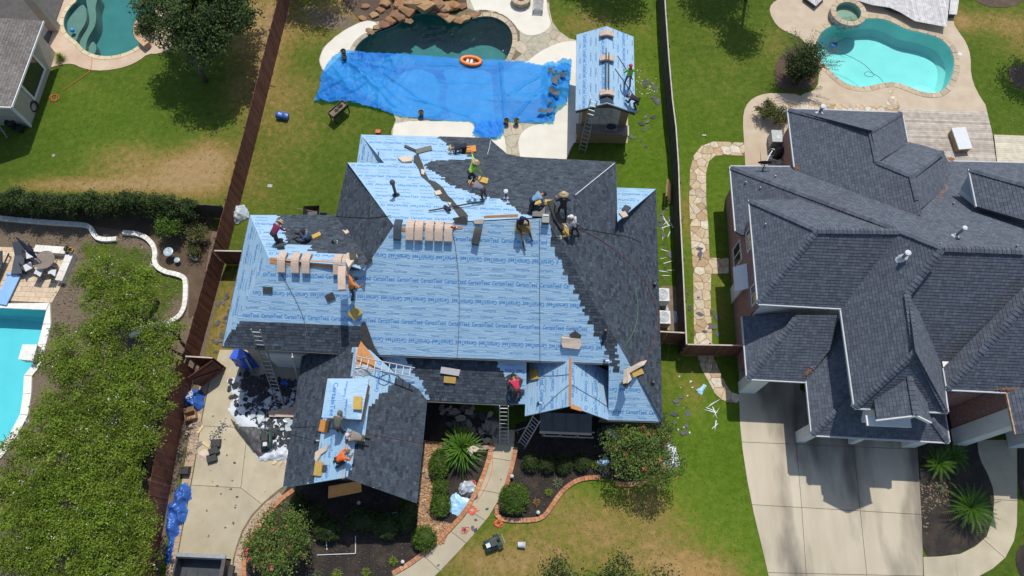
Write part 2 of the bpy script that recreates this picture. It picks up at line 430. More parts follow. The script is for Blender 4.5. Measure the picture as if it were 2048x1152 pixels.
# lawn
def lawn_mat():
 m = bpy.data.materials.new('lawn_grass'); m.use_nodes = True; nt = m.node_tree; b = nt.nodes['Principled BSDF']
 b.inputs['Roughness'].default_value = 0.95; b.inputs['Specular IOR Level'].default_value = 0.15
 geo = nd(nt, 'ShaderNodeNewGeometry')
 def nz(sc, det=5, rough=.6):
  n = nd(nt, 'ShaderNodeTexNoise'); n.inputs['Scale'].default_value = sc; n.inputs['Detail'].default_value = det; n.inputs['Roughness'].default_value = rough
  nt.links.new(geo.outputs['Position'], n.inputs['Vector']); return n.outputs['Fac']
 def mth(op, a, b_):
  n = nd(nt, 'ShaderNodeMath', operation=op)
  for i, v in enumerate((a, b_)):
   if isinstance(v, float): n.inputs[i].default_value = v
   else: nt.links.new(v, n.inputs[i])
  return n.outputs[0]
 ad = nd(nt, 'ShaderNodeAttribute', attribute_name='dry'); ab = nd(nt, 'ShaderNodeAttribute', attribute_name='bare'); av = nd(nt, 'ShaderNodeAttribute', attribute_name='lush')
 big, mid, fine = nz(0.5), nz(2.6, 8, .75), nz(11, 6, .8)
 d = mth('ADD', ad.outputs['Fac'], mth('MULTIPLY', mth('SUBTRACT', mid, .5), 1.45))
 d = mth('ADD', d, mth('MULTIPLY', mth('SUBTRACT', big, .5), .5))
 d = mth('ADD', d, mth('MULTIPLY', mth('SUBTRACT', fine, .5), .7))
 r = ramp(nt, [(0.0, (0.062, 0.110, 0.010)), (0.3, (0.105, 0.145, 0.018)), (0.5, (0.185, 0.165, 0.036)), (0.72, (0.29, 0.20, 0.065)), (1.0, (0.38, 0.26, 0.12))])
 nt.links.new(d, r.inputs[0])
 r2 = ramp(nt, [(0.0, (0.082, 0.155, 0.009)), (0.4, (0.130, 0.200, 0.020)), (0.62, (0.205, 0.205, 0.034)), (0.8, (0.27, 0.20, 0.06)), (1.0, (0.40, 0.25, 0.09))])
 nt.links.new(d, r2.inputs[0])
 mx = nd(nt, 'ShaderNodeMix', data_type='RGBA'); nt.links.new(av.outputs['Fac'], mx.inputs['Factor']); nt.links.new(r.outputs[0], mx.inputs[6]); nt.links.new(r2.outputs[0], mx.inputs[7])
 bb = mth('ADD', ab.outputs['Fac'], mth('MULTIPLY', mth('SUBTRACT', nz(1.7, 8, .7), .5), .9))
 rb = ramp(nt, [(0.42, (0, 0, 0)), (0.6, (1, 1, 1))]); nt.links.new(bb, rb.inputs[0])
 soil = ramp(nt, [(0.3, (0.12, 0.09, 0.065)), (0.7, (0.27, 0.21, 0.15))]); nt.links.new(fine, soil.inputs[0])
 mx2 = nd(nt, 'ShaderNodeMix', data_type='RGBA'); nt.links.new(rb.outputs[0], mx2.inputs['Factor']); nt.links.new(mx.outputs[2], mx2.inputs[6]); nt.links.new(soil.outputs[0], mx2.inputs[7])
 vr = nd(nt, 'ShaderNodeMapRange'); vr.inputs['From Min'].default_value = .3; vr.inputs['From Max'].default_value = .7; vr.inputs['To Min'].default_value = .58; vr.inputs['To Max'].default_value = 1.42
 nt.links.new(mth('ADD', mth('MULTIPLY', nz(24, 4, .8), .6), mth('MULTIPLY', nz(3.2, 6, .7), .4)), vr.inputs[0])
 vm = nd(nt, 'ShaderNodeVectorMath', operation='SCALE'); nt.links.new(mx2.outputs[2], vm.inputs[0]); nt.links.new(vr.outputs[0], vm.inputs['Scale'])
 nt.links.new(vm.outputs[0], b.inputs['Base Color'])
 bp = nd(nt, 'ShaderNodeBump'); bp.inputs['Strength'].default_value = .9; bp.inputs['Distance'].default_value = .06
 nt.links.new(nz(30, 5, .8), bp.inputs['Height']); nt.links.new(bp.outputs[0], b.inputs['Normal'])
 return m
M['lawn'] = lawn_mat()

POOL_C = smooth_poly(gp([(706, 110), (713, 92), (732, 74), (765, 61), (792, 52), (813, 34), (848, 25), (882, 30), (905, 44), (930, 45), (955, 34), (985, 33), (1010, 45), (1023, 62), (1026, 82), (1020, 104), (1008, 128), (960, 134), (880, 133), (790, 128), (725, 122)]), 2)
POOL_R = smooth_poly(gp([(1629, 100), (1638, 68), (1660, 52), (1700, 42), (1735, 37), (1765, 38), (1790, 48), (1812, 60), (1850, 67), (1882, 78), (1901, 98), (1909, 122), (1906, 147), (1898, 167), (1885, 182), (1865, 188), (1840, 184), (1815, 173), (1790, 165), (1765, 166), (1735, 174), (1710, 174), (1688, 166), (1668, 150), (1652, 133), (1635, 118)]), 2)
POOL_L = smooth_poly(gp([(160, -60), (158, 0), (141, 14), (131, 30), (127, 46), (130, 60), (140, 74), (156, 85), (166, 98), (182, 108), (202, 113), (226, 113), (250, 107), (268, 99), (282, 88), (300, 60), (310, 20), (312, -60)]), 2)
POOL_B = gp([(-80, 613), (95, 621), (88, 650), (78, 690), (68, 730), (50, 752), (48, 790), (42, 830), (22, 868), (-5, 905), (-80, 960)])
def offs(P, d):
 """grow (d>0) a closed outline"""
 s = 1 if area2(P) > 0 else -1
 return offset_path(P, -d * s)
HOLES = [offs(P, 0.17) for P in (POOL_C, POOL_R, POOL_L, POOL_B)]

def build_lawn():
 step = 0.25
 xs = np.arange(-46, 44.01, step); ys = np.arange(-12, 50.01, step)
 X, Y = np.meshgrid(xs, ys)
 dry = np.full(X.shape, 0.13); bare = np.zeros(X.shape); lush = np.zeros(X.shape)
 def blob(A, px, py, rx, ry, s, p=2):
  c = at(px, py); k = 0.0292
  d = ((X - c.x) / (rx * k)) ** 2 + ((Y - c.y) / (ry * k)) ** 2
  A += s * np.exp(-d ** (p / 2))
 for a in [(310, 345, 150, 48, .62), (210, 372, 130, 20, .55), (400, 350, 70, 60, .6), (250, 300, 60, 30, .3), (490, 50, 45, 130, .6), (470, 190, 30, 60, .3), (150, 175, 45, 22, .2), (420, 300, 60, 50, .4), (40, 330, 80, 60, -.1), (80, 370, 90, 16, .35),
     (535, 110, 38, 170, .62), (620, 40, 120, 90, .42), (700, 20, 60, 40, .5), (560, 300, 80, 160, .18), (640, 230, 120, 90, .12), (500, 400, 60, 80, .1), (580, 190, 60, 90, .25),
     (1165, 45, 90, 45, .42), (1285, 160, 22, 50, .3), (1290, 60, 40, 60, .18), (1450, 150, 130, 100, .14), (1420, 60, 60, 40, .1),
     (460, 620, 40, 75, .55), (440, 700, 40, 50, .3), (445, 560, 40, 30, .1), (1372, 430, 14, 90, .6), (1440, 430, 20, 70, .1), (1440, 600, 30, 80, .42), (1380, 620, 14, 70, .2),
     (1230, 1075, 190, 62, .55), (1000, 1130, 120, 44, .6), (1390, 1150, 90, 40, .75), (1120, 1010, 90, 40, .3), (1330, 1000, 60, 60, .22), (1390, 790, 22, 50, .5), (1340, 760, 30, 60, .22), (1280, 990, 60, 40, .25),
     (1960, 45, 90, 34, .42), (2040, 70, 60, 80, .45), (1920, 40, 24, 40, .4), (345, 900, 20, 120, .35), (1560, 90, 40, 50, .3)]:
  blob(dry, *a)
 for a in [(310, 365, 90, 20, .25), (395, 372, 40, 20, .3), (385, 270, 60, 60, .22), (415, 155, 26, 26, .3), (480, 70, 30, 100, .2), (535, 200, 30, 60, .28), (610, 25, 100, 60, .48), (690, 50, 60, 40, .5), (590, 130, 40, 60, .25), (530, 60, 30, 70, .25), (1250, 1080, 120, 30, .12), (1150, 30, 60, 40, .2)]:
  blob(bare, *a)
 for a in [(1450, 900, 110, 330, 1.0), (1180, 1000, 220, 140, .7), (1310, 200, 60, 260, .8), (1440, 380, 120, 260, .75), (200, 230, 200, 120, .55), (1290, 380, 70, 200, .9), (2000, 200, 120, 200, .2), (1480, 1080, 90, 120, .5), (345, 1000, 30, 200, .5)]:
  blob(lush, *a)
 # the planted garden beyond the left fence is mostly bare soil
 gx = (X < -16.9) & (Y < 18.6); bare[gx] += 0.72
 for a in [(250, 520, 60, 30, -.5), (330, 565, 40, 22, -.55), (190, 500, 30, 20, -.4), (300, 600, 50, 30, -.35), (320, 660, 50, 12, -.1), (230, 640, 90, 50, -.2)]:
  c = at(a[0], a[1]); blob(bare, *a)
 sg = (X > -17.4) & (X < -13.5) & (Y < 12);
 keep = np.ones(X.shape, bool)
 ny, nx = X.shape
 vid = np.arange(nx * ny).reshape(ny, nx)
 cx = (X[:-1, :-1] + X[1:, 1:]) / 2; cy = (Y[:-1, :-1] + Y[1:, 1:]) / 2
 bb = [(min(p.x for p in P), max(p.x for p in P), min(p.y for p in P), max(p.y for p in P)) for P in HOLES]
 fs = []
 for j in range(ny - 1):
  for i in range(nx - 1):
   x, y = cx[j, i], cy[j, i]; ok = True
   for P, q in zip(HOLES, bb):
    if q[0] < x < q[1] and q[2] < y < q[3] and inside(x, y, P): ok = False; break
   if ok: fs.append((int(vid[j, i]), int(vid[j, i + 1]), int(vid[j + 1, i + 1]), int(vid[j + 1, i])))
 vs = np.stack([X.ravel(), Y.ravel(), np.zeros(X.size)], 1)
 me = bpy.data.meshes.new('lawn'); me.from_pydata(vs.tolist(), [], fs); me.materials.append(M['lawn'])
 for n, A in (('dry', dry), ('bare', bare), ('lush', np.clip(lush, 0, 1))):
  a = me.attributes.new(n, 'FLOAT', 'POINT'); a.data.foreach_set('value', A.ravel().astype(np.float32))
 o = bpy.data.objects.new('lawn', me); COL.objects.link(o); struct(o)
 # the land goes on to the horizon
 g = G(); big = 600
 x0, x1, y0, y1 = xs[0], xs[-1], ys[0], ys[-1]
 vs = [(-big, -big, 0), (big, -big, 0), (big, big, 0), (-big, big, 0), (x0, y0, 0), (x1, y0, 0), (x1, y1, 0), (x0, y1, 0)]
 g.add(vs, [(0, 1, 5, 4), (1, 2, 6, 5), (2, 3, 7, 6), (3, 0, 4, 7)])
 struct(obj('ground', g.geo(), mat('far_grass', (0.06, 0.09, 0.02), (0.14, 0.13, 0.05), .2, .95, coord='World', detail=8)))
build_lawn()

def grass_tufts():
 """short ragged tufts so the lawns catch light"""
 rnd = np.random.RandomState(4)
 n = 22000
 px = rnd.uniform(0, 2048, n); py = rnd.uniform(0, 1152, n)
 vs, fs, t = [], [], []
 for x, y in zip(px, py):
  p = at(x, y)
  if any(inside(p.x, p.y, P) for P in BIGDECKS): continue
  if p.x < -16.9 and p.y < 18.6: continue
  h = rnd.uniform(.02, .045); a = rnd.uniform(0, 6.28); w = rnd.uniform(.03, .08)
  dx, dy = math.cos(a) * w, math.sin(a) * w; lx, ly = rnd.uniform(-.05, .05, 2)
  b = len(vs); vs += [(p.x - dx, p.y - dy, 0), (p.x + dx, p.y + dy, 0), (p.x + lx, p.y + ly, h)]; fs.append((b, b + 1, b + 2)); t.append(rnd.rand())
 o = obj('grass', (vs, fs), M['tuft'], val=t, kind='stuff')
 tag(o, 'loose tufts of short green grass growing all over the lawns', 'grass')
M['tuft'] = mat('grass_tuft', (0.10, 0.165, 0.016), (0.16, 0.19, 0.03), .6, .9, tone=(.8, 1.4), coord='World', trans=.3)

# pools
def pool(name, outline, depth, floor_m, water_m, coping_m, label, coping_w=0.32, water_z=-0.09, top=0.05, coping_range=None, stone=0.45):
 t = thing(name, label, 'pool', outline[0])
 P = outline if area2(outline) > 0 else outline[::-1]
 n = len(P)
 g = G(); Q = offs(P, -min(.5, depth * .3))
 vs = [Vector((p.x, p.y, 0.02)) for p in P] + [Vector((p.x, p.y, -depth * .72)) for p in offs(P, -.06)] + [Vector((p.x, p.y, -depth)) for p in Q]
 fs = []
 for k in (0, 1):
  for i in range(n):
   j = (i + 1) % n; fs.append((k * n + i, (k + 1) * n + i, (k + 1) * n + j, k * n + j))
 g.add(vs, fs)
 v2, f2 = sheet(Q, z=-depth); g.add(v2, f2)
 g.out('basin', floor_m, t)
 v, f = sheet(offs(P, -.01), z=water_z); w = obj('water', (v, f), water_m, t)
 # coping stones, one by one, along the rim
 ring = []
 L = walk(P + [P[0]], 0.12)
 s = G()
 outer = offs(P, coping_w)
 segs = []
 acc = 0; cur = [0]
 lim = stone * R.uniform(.7, 1.2)
 for i in range(n):
  acc += (P[(i + 1) % n] - P[i]).length; cur.append(i + 1)
  if acc >= lim:
   segs.append(cur); cur = [i + 1]; acc = 0; lim = stone * R.uniform(.7, 1.2)
 if len(cur) > 1: segs.append(cur)
 for sg in segs:
  if coping_range and not coping_range(P[sg[0] % n]): continue
  a = [P[i % n] for i in sg]; b = [outer[i % n] for i in sg]
  # shorten ends for the joint
  def trim(l):
   l = [q.copy() for q in l]; l[0] = l[0].lerp(l[1], .03 / max(.03, (l[1] - l[0]).length)) if (l[1] - l[0]).length > .05 else l[0]
   return l
  a, b = trim(a), trim(b)
  zt = top + R.uniform(-.006, .006)
  poly = a + b[::-1]
  c = sum(poly, Vector()) / len(poly)
  gg = G().prism([p - c for p in poly], -.06, zt)
  o = gg.lo('coping_stone', coping_m, t); o.location = (c.x - t.location.x, c.y - t.location.y, 0)
 return t
def patch(name, poly, m, z, thick=0.05, kind='structure', holes=(), label=None):
 """a slab of paving or a bed: top sheet at z with a skirt"""
 P = [Vector((p[0], p[1], 0)) for p in poly]
 if area2(P) < 0: P = P[::-1]
 v, f = sheet(P, holes, z); g = G().add(v, f)
 n = len(P)
 g.add([Vector((p.x, p.y, z)) for p in P] + [Vector((p.x, p.y, z - thick)) for p in P], [(i, n + i, n + (i + 1) % n, (i + 1) % n) for i in range(n)])
 o = g.out(name, m)
 o['kind'] = kind
 return o
def pieces(parent, name, cells, m, z0, z1, jz=0.004):
 for c in cells:
  k = len(c); cx = sum(p[0] for p in c) / k; cy = sum(p[1] for p in c) / k
  if area2(c) < 0: c = c[::-1]
  dz = R.uniform(-jz, jz); v = [];
  g = G().add([(p[0] - cx, p[1] - cy, z0) for p in c] + [(p[0] - cx, p[1] - cy, z1 + dz) for p in c],
     [tuple(range(k, 2 * k))] + [(i, (i + 1) % k, k + (i + 1) % k, k + i) for i in range(k)])
  o = obj(name, g.geo(), m, parent, world=False); o.location = (cx, cy, 0)
# centre pool
DECK_C = gp([(752, 44), (735, 41), (715, 47), (690, 60), (664, 78), (646, 97), (638, 120), (642, 137), (662, 158), (720, 190), (785, 225), (792, 240), (783, 262), (785, 335), (1128, 335), (1146, 287), (1150, 286), (1255, 287), (1256, 235), (1160, 150), (1158, 82), (1140, 78), (1118, 63), (1105, 45), (1099, 20), (1096, -60), (925, -60), (935, 18), (910, 28), (830, 10), (790, 40)])
lobes = {
 'A': [(756, 47), (735, 42), (715, 48), (690, 61), (665, 79), (647, 98), (639, 120), (643, 136), (663, 156), (715, 170), (700, 140), (697, 112), (704, 92), (725, 72), (748, 58)],
 'B': [(944, 22), (965, 20), (988, 22), (1012, 33), (1028, 48), (1037, 62), (1050, 70), (1066, 72), (1084, 68), (1103, 52), (1097, 32), (1093, 10), (1091, -60), (930, -60)],
 'C': [(1158, 83), (1132, 83), (1108, 90), (1083, 102), (1064, 116), (1054, 125), (1030, 128), (1010, 143), (1003, 163), (1008, 183), (1024, 198), (1048, 204), (1072, 200), (1092, 187), (1104, 205), (1104, 240), (1086, 247), (1062, 253), (1044, 264), (1036, 282), (1038, 302), (1044, 335), (1126, 335), (1145, 287), (1158, 283)],
 'F': [(705, 138), (770, 160), (792, 168), (798, 152), (815, 143), (840, 139), (862, 146), (876, 160), (881, 180), (876, 205), (884, 226), (870, 234), (792, 236), (780, 215), (722, 188)],
 'G': [(905, 138), (982, 139), (986, 180), (988, 238), (1002, 262), (1012, 284), (1012, 335), (787, 335), (785, 263), (792, 243), (905, 243), (898, 222), (890, 205), (896, 180), (893, 158), (884, 144)]}
patch('pool_terrace', DECK_C, M['path_joint'], 0.022, .07, holes=[offs(POOL_C, .1)])
tr = thing('flagstone_terrace', 'sage and rust flagstone paving between the cream deck lobes of the middle pool', 'paving', (0, 0, 0))
grown = [offs(gp(p), .0) for p in lobes.values()]
pool_grown = offs(POOL_C, .3)
cells = voronoi(DECK_C, .78, R, gap=.010)
def drop(c):
 k = len(c); pts = list(c) + [(sum(p[0] for p in c) / k, sum(p[1] for p in c) / k)]
 return all(any(inside(x, y, L) for L in grown + [pool_grown]) for x, y in pts) or any(inside(x, y, POOL_C) for x, y in pts)
pieces(tr, 'flagstone', [c for c in cells if not drop(c)], M['stone_grey'], 0.0, 0.034, 0.003)
for i, (k, p) in enumerate(lobes.items()):
 P = smooth_poly(gp(p), 1)
 patch('pool_deck', P, M['white_deck'], 0.045, .05)
pool('swimming_pool', POOL_C, 1.7, M['pool_teal'], M['w_teal'], M['coping'], 'dark teal freeform pool behind the house being reroofed, half hidden by a blue tarp',
  coping_range=lambda p: not (p.y > at(0, 62).y and at(752, 60).x < p.x < at(960, 50).x))
# right pool
DECK_R = smooth_poly(gp([(1538, 25), (1542, 8), (1562, -4), (1600, -60), (1900, -60), (1905, 45), (1918, 66), (1932, 85), (1941, 112), (1941, 150), (1952, 182), (1977, 220), (1985, 340), (1524, 340), (1520, 300), (1514, 262), (1512, 236), (1524, 214), (1560, 208), (1575, 206), (1600, 203), (1600, 190), (1628, 182), (1638, 165), (1636, 120), (1618, 95), (1600, 75), (1572, 64), (1553, 52)]), 1)
patch('pool_deck', DECK_R, M['tan_deck'], 0.03, .05, holes=[offs(POOL_R, .12)])
PATH_R = smooth_poly(gp([(1600, 189), (1560, 187), (1532, 187), (1506, 196), (1490, 213), (1485, 240), (1488, 287), (1491, 345), (1522, 345), (1519, 290), (1514, 262), (1511, 236), (1524, 213), (1560, 207), (1605, 204)]), 1)
patch('garden_path', PATH_R, M['tan_deck'], 0.036, .05)
pool('swimming_pool', POOL_R, 1.25, M['pool_aqua'], M['w_aqua'], M['coping'], 'bright turquoise freeform pool with round spa behind the grey roofed brick house', coping_w=.36)
# spa
def spa():
 c = at(1691, 34); t = thing('spa', 'round raised stone spa at the top left of the turquoise pool', 'spa', c)
 for k in range(14):
  a0, a1 = 2 * math.pi * k / 14 + .012, 2 * math.pi * (k + 1) / 14 - .012
  g = G()
  P = [Vector((r * math.cos(a), r * math.sin(a), 0)) for r, a in ((.80, a0), (.80, (a0 + a1) / 2), (.80, a1), (1.16, a1), (1.16, (a0 + a1) / 2), (1.16, a0))]
  g.prism(P, .42, .50); g.lo('cap_stone', M['coping'], t)
 g = G().lathe((0, 0, 0), [(1.10, 0), (1.12, .2), (1.10, .419), (.82, .419), (.80, -.5)], 32, cap=False)
 g.lathe((0, 0, 0), [(.80, -.3), (.5, -.32), (.48, -.6), (.01, -.62)], 32, cap=False); g.lo('shell', mat('spa_shell', (.30, .55, .50), (.36, .62, .56), 3, .6), t, smooth=False)
 g = G().lathe((0, 0, 0), [(.8, .3), (.01, .301)], 32, cap=False); g.lo('water', M['w_aqua'], t)
 g = G().lathe((0, 0, 0), [(1.125, 0.02), (1.135, .4)], 32, cap=False); g.lo('stone_facing', by_piece('spa_facing', [(.10, .09, .075)], scale=6, var=.6), t)
spa()
# entry steps and a hose in the right pool
g = G(); c = at(1870, 176)
for r, z in ((1.15, -1.0), (.8, -.72), (.45, -.42)):
 pr = [Vector((at(1862, 182).x + r * math.cos(a), at(1862, 182).y + .15 + r * math.sin(a) * .9, 0)) for a in [math.pi * k / 14 for k in range(15)]]
 g.prism(pr, -1.24, z)
o = g.out('pool_steps', mat('white_step', (.62, .86, .84), (.66, .9, .88), 3, .7)); tag(o, 'pale curved entry steps at the lower right of the turquoise pool', 'steps')
# left top pool
DECK_L = smooth_poly(gp([(-60, -60), (100, -60), (158, -60), (330, -60), (350, 60), (345, 97), (318, 108), (296, 108), (278, 122), (255, 133), (225, 140), (192, 142), (165, 137), (145, 127), (120, 130), (85, 140), (60, 100), (-60, 100)]), 1)
patch('pool_deck', DECK_L, M['tile_tan'] and mat('stamped_pink_deck', (.50, .36, .25), (.58, .44, .32), 1.2, .9, .3, 8, c3=(.62, .52, .36), s3=.6, mix3=.5, coord='World', detail=8), 0.03, .05, holes=[offs(POOL_L, .1)])
pool('swimming_pool', POOL_L, 1.5, M['pool_teal2'], M['w_teal'], by_piece('cream_coping', [(.56, .46, .27), (.62, .52, .33), (.52, .43, .26)], scale=4, var=.1), 'teal freeform pool with curved steps beside the tan stucco house', coping_w=.26, stone=.6)
SH = smooth_poly(gp([(135, 74), (127, 45), (133, 28), (158, 0), (166, 6), (169, 25), (165, 42), (152, 60), (148, 74), (143, 78)]), 2)
SH2 = smooth_poly(gp([(150, 84), (148, 72), (154, 60), (166, 42), (170, 25), (165, 5), (160, -30), (190, -30), (180, 0), (183, 16), (181, 38), (168, 58), (162, 72), (161, 92)]), 2)
SH3 = smooth_poly(gp([(162, 95), (160, 80), (166, 66), (172, 62), (178, 72), (176, 85), (167, 96)]), 2)
st = thing('pool_ledge', 'three grey sunken ledges curving inside the left pool', 'steps', SH[0])
for P, z in ((SH, -.32), (SH2, -.62), (SH3, -.95)): G().prism(P, -1.48, z).out('step', M['step_grey'], st)
# raised brick arc between pool and planter
arc = thing('raised_planter_wall', 'curved raised tan brick wall on the right rim of the left pool', 'wall', at(280, 70))
ap = gp([(297, 40), (285, 44), (275, 56), (272, 70), (275, 84), (286, 96), (294, 102)]); ap = smooth_poly(ap, 2, False)
aq = offset_path(ap, .42, False)
wl = [(ap[i], ap[min(i + 3, len(ap) - 1)], aq[i], aq[min(i + 3, len(ap) - 1)]) for i in range(0, len(ap) - 1, 3)]
for a, b, c, d in wl:
 G().prism([a, b, d, c], 0.0, .40).out('wall_block', M['paver_pink'], arc)
 G().prism([a, b, d, c], .404, .46).out('cap_brick', by_piece('cap_brick_a', [(.50, .30, .17), (.58, .38, .23), (.46, .27, .15)], scale=6), arc)
# left bottom pool: white coping band
t = pool('swimming_pool', POOL_B, 1.3, M['pool_blue'], M['w_blue'], M['white_stone'], 'light blue pool with white coping at the left edge, next to the big flowering trees', coping_w=.42, stone=.7, top=.10)
blk = thing('spillway_block', 'square white stone block on the rim of the light blue pool', 'block', at(50, 706))
G().prism(gp([(46, 690), (74, 690), (66, 721), (38, 718)], .55), 0, .52).out('base', mat('rough_white_block', (.6, .57, .5), (.7, .68, .6), 4, .9, .6, 20), blk)
G().prism(offs(gp([(46, 690), (74, 690), (66, 721), (38, 718)], .55), .03), .523, .58).out('cap', M['white_stone'], blk)
# left terrace of the light blue pool
TB = gp([(-60, 492), (150, 500), (148, 520), (124, 570), (104, 606), (-60, 598)])
patch('terrace', TB, M['path_joint'], .02, .05)
tt = thing('travertine_terrace', 'tan travertine paving with loungers beside the light blue pool', 'paving')
cs = []
ys = [at(0, y).y for y in (485, 612)]
TBt = [(p.x, p.y) for p in TB];
if area2(TBt) < 0: TBt = TBt[::-1]
yy = ys[1]; row = 0
while yy < ys[0] + .6:
 xx = -36 + (row % 2) * .3
 while xx < -24:
  c = [(xx + .006, yy + .006), (xx + .594, yy + .006), (xx + .594, yy + .294), (xx + .006, yy + .294)]
  q = clip_convex(TBt, c)
  if len(q) > 2 and abs(area2(q)) > .02: cs.append(q)
  xx += .6
 yy += .3; row += 1
pieces(tt, 'paver', cs, M['tile_tan'], 0.0, 0.032, 0.002)
sw = thing('seat_wall', 'low white stone seat wall around the corner of the travertine terrace', 'wall', at(150, 500))
def wallseg(parent, a, b, w, z, m, bl=.5, cap=.06, name='wall_stone'):
 d = (b - a); n = max(1, int(d.length / bl)); u = d.normalized(); nn = Vector((-u.y, u.x, 0)) * w / 2
 for i in range(n):
  p = a + d * (i / n) + u * .006; q = a + d * ((i + 1) / n) - u * .006
  G().prism([p - nn, q - nn, q + nn, p + nn], 0, z).out(name, m, parent)
wallseg(sw, at(78, 503), at(148, 508), .42, .45, M['white_stone'])
wallseg(sw, at(149, 512), at(126, 567), .42, .45, M['white_stone'])

# paths, drives
STONEPATH = [(1489, 286), (1450, 284), (1425, 284), (1402, 293), (1387, 312), (1380, 340), (1378, 400), (1380, 450), (1383, 500), (1386, 550), (1387, 600), (1388, 700), (1404, 740), (1415, 760), (1430, 788), (1448, 803), (1478, 807), (1480, 790), (1463, 785), (1452, 770), (1440, 745), (1426, 712), (1424, 687), (1421, 600), (1422, 548), (1457, 547), (1457, 517), (1419, 516), (1416, 450), (1412, 400), (1412, 345), (1418, 323), (1430, 312), (1450, 311), (1490, 312)]
SP = gp(STONEPATH)
patch('stone_path_bed', SP, M['path_joint'], .012, .02)
sp = thing('stone_path', 'tan irregular flagstone path curving between the dark fence and the brick house', 'path')
pieces(sp, 'flagstone', voronoi(SP, .50, R, gap=.012), M['stone_tan'], 0.0, .034, .006)
def slabs(name, polypx, cells_px, m, label, z=.03, gap=.012, cat='driveway'):
 P = [(p.x, p.y) for p in gp(polypx)]
 if area2(P) < 0: P = P[::-1]
 base = patch(name + '_base', [Vector((x, y, 0)) for x, y in P], M['joint'], z - .022, .02)
 t = thing(name, label, cat)
 for i, c in enumerate(cells_px):
  C = [(p.x, p.y) for p in gp(c)]
  if area2(C) < 0: C = C[::-1]
  C = shrink(C, gap); q = clip_convex(P, C)
  if len(q) > 2:
   k = len(q); vs, fs = sheet([Vector((x, y, 0)) for x, y in q], z=z)
   g = G().add(vs, fs, R.random()); g.add([(x, y, z) for x, y in q] + [(x, y, z - .03) for x, y in q], [(i, k + i, k + (i + 1) % k, (i + 1) % k) for i in range(k)], R.random())
   g.out('slab', m, t)
DRV_R = [(1478, 690), (1478, 790), (1480, 850), (1485, 900), (1495, 965), (1508, 1030), (1525, 1100), (1540, 1165), (1846, 1165), (1843, 1040), (1838, 960), (1834, 885), (1600, 780), (1600, 690)]
xa = [(1460, 1470, 1480, 1490, 1525), (1587, 1592, 1603, 1612, 1613), (1700, 1707, 1720, 1733, 1736), (1890, 1890, 1890, 1890, 1890)]
yrow = [(680, 680), (884, 899), (1008, 1029), (1144, 1152), (1190, 1190)]
cl = []
for c in range(3):
 for r in range(4):
  X0, X1 = xa[c], xa[c + 1]
  def yl(r_, x): a, b = yrow[r_]; return a + (b - a) * (x - 1480) / 360
  cl.append([(X0[r], yl(r, X0[r])), (X1[r], yl(r, X1[r])), (X1[r + 1], yl(r + 1, X1[r + 1])), (X0[r + 1], yl(r + 1, X0[r + 1]))])
slabs('driveway', DRV_R, cl, M['concrete_grey'], 'wide stained concrete driveway with dark joints in front of the brick house garage')
WK_R = [(1952, 880), (1956, 905), (1963, 925), (1976, 950), (1985, 975), (1988, 1000), (1985, 1035), (1973, 1073), (1950, 1093), (1920, 1108), (1880, 1113), (1846, 1114), (1848, 1166), (1940, 1162), (1985, 1137), (2010, 1115), (2027, 1082), (2033, 1050), (2034, 1000), (2033, 880)]
slabs('front_walk', WK_R, [[(1930, 870), (2060, 870), (2060, 1003), (1930, 996)], [(1930, 996), (2060, 1003), (2060, 1140), (2011, 1118), (1968, 1080), (1940, 1050)], [(1968, 1080), (2011, 1118), (2000, 1190), (1920, 1190), (1908, 1108), (1930, 1060)], [(1908, 1100), (1920, 1190), (1830, 1190), (1830, 1090)]], M['concrete'], 'curved concrete front walk beside the sago palm bed', cat='path')
DRV_M = [(418, 772), (408, 822), (399, 871), (391, 927), (384, 965), (376, 1010), (366, 1060), (357, 1110), (350, 1170), (463, 1170), (466, 1120), (472, 1095), (484, 1062), (503, 1030), (528, 1004), (556, 980), (620, 940), (620, 700), (440, 700)]
slabs('driveway', DRV_M, [[(380, 690), (640, 690), (640, 862), (380, 851)], [(380, 851), (496, 856), (482, 976), (360, 969)], [(496, 856), (640, 862), (640, 1060), (590, 1060), (482, 976)], [(360, 969), (482, 976), (590, 1060), (590, 1190), (330, 1190)]], M['concrete'], 'cream concrete driveway littered with roofing scraps at the left side of the house')
def course(parent, name, inner, outer, m, step, z0, z1):
 """pieces laid side by side between two matching lines"""
 n = len(inner)
 Li = [0.0]
 for a, b in zip(inner, inner[1:]): Li.append(Li[-1] + (b - a).length)
 def pos(line, s):
  for i in range(n - 1):
   if s <= Li[i + 1] or i == n - 2:
    return line[i].lerp(line[i + 1], (s - Li[i]) / max(1e-6, Li[i + 1] - Li[i]))
 k = int(Li[-1] / step)
 for i in range(k):
  s0, s1 = Li[-1] * i / k + .006, Li[-1] * (i + 1) / k - .006
  P = [pos(inner, s0), pos(inner, s1), pos(outer, s1), pos(outer, s0)]
  c = sum(P, Vector()) / 4
  o = G().prism([p - c for p in P], z0, z1 + R.uniform(-.006, .006)).lo(name, m, parent)
  o.location = c - root_loc(parent)
bd = thing('driveway_border', 'pink paver border along the left edge of the cream driveway', 'border')
course(bd, 'border_paver', gp([(425, 748), (416, 772), (406, 822), (397, 871), (389, 927), (382, 965), (374, 1010), (364, 1060), (355, 1110), (348, 1165)]),
    gp([(408, 748), (399, 772), (390, 822), (379, 871), (370, 927), (364, 965), (357, 1010), (348, 1060), (338, 1110), (328, 1165)]), M['paver_pink'], .3, 0, .034)
bd2 = thing('driveway_border', 'pink paver border on the garden side of the cream driveway', 'border')
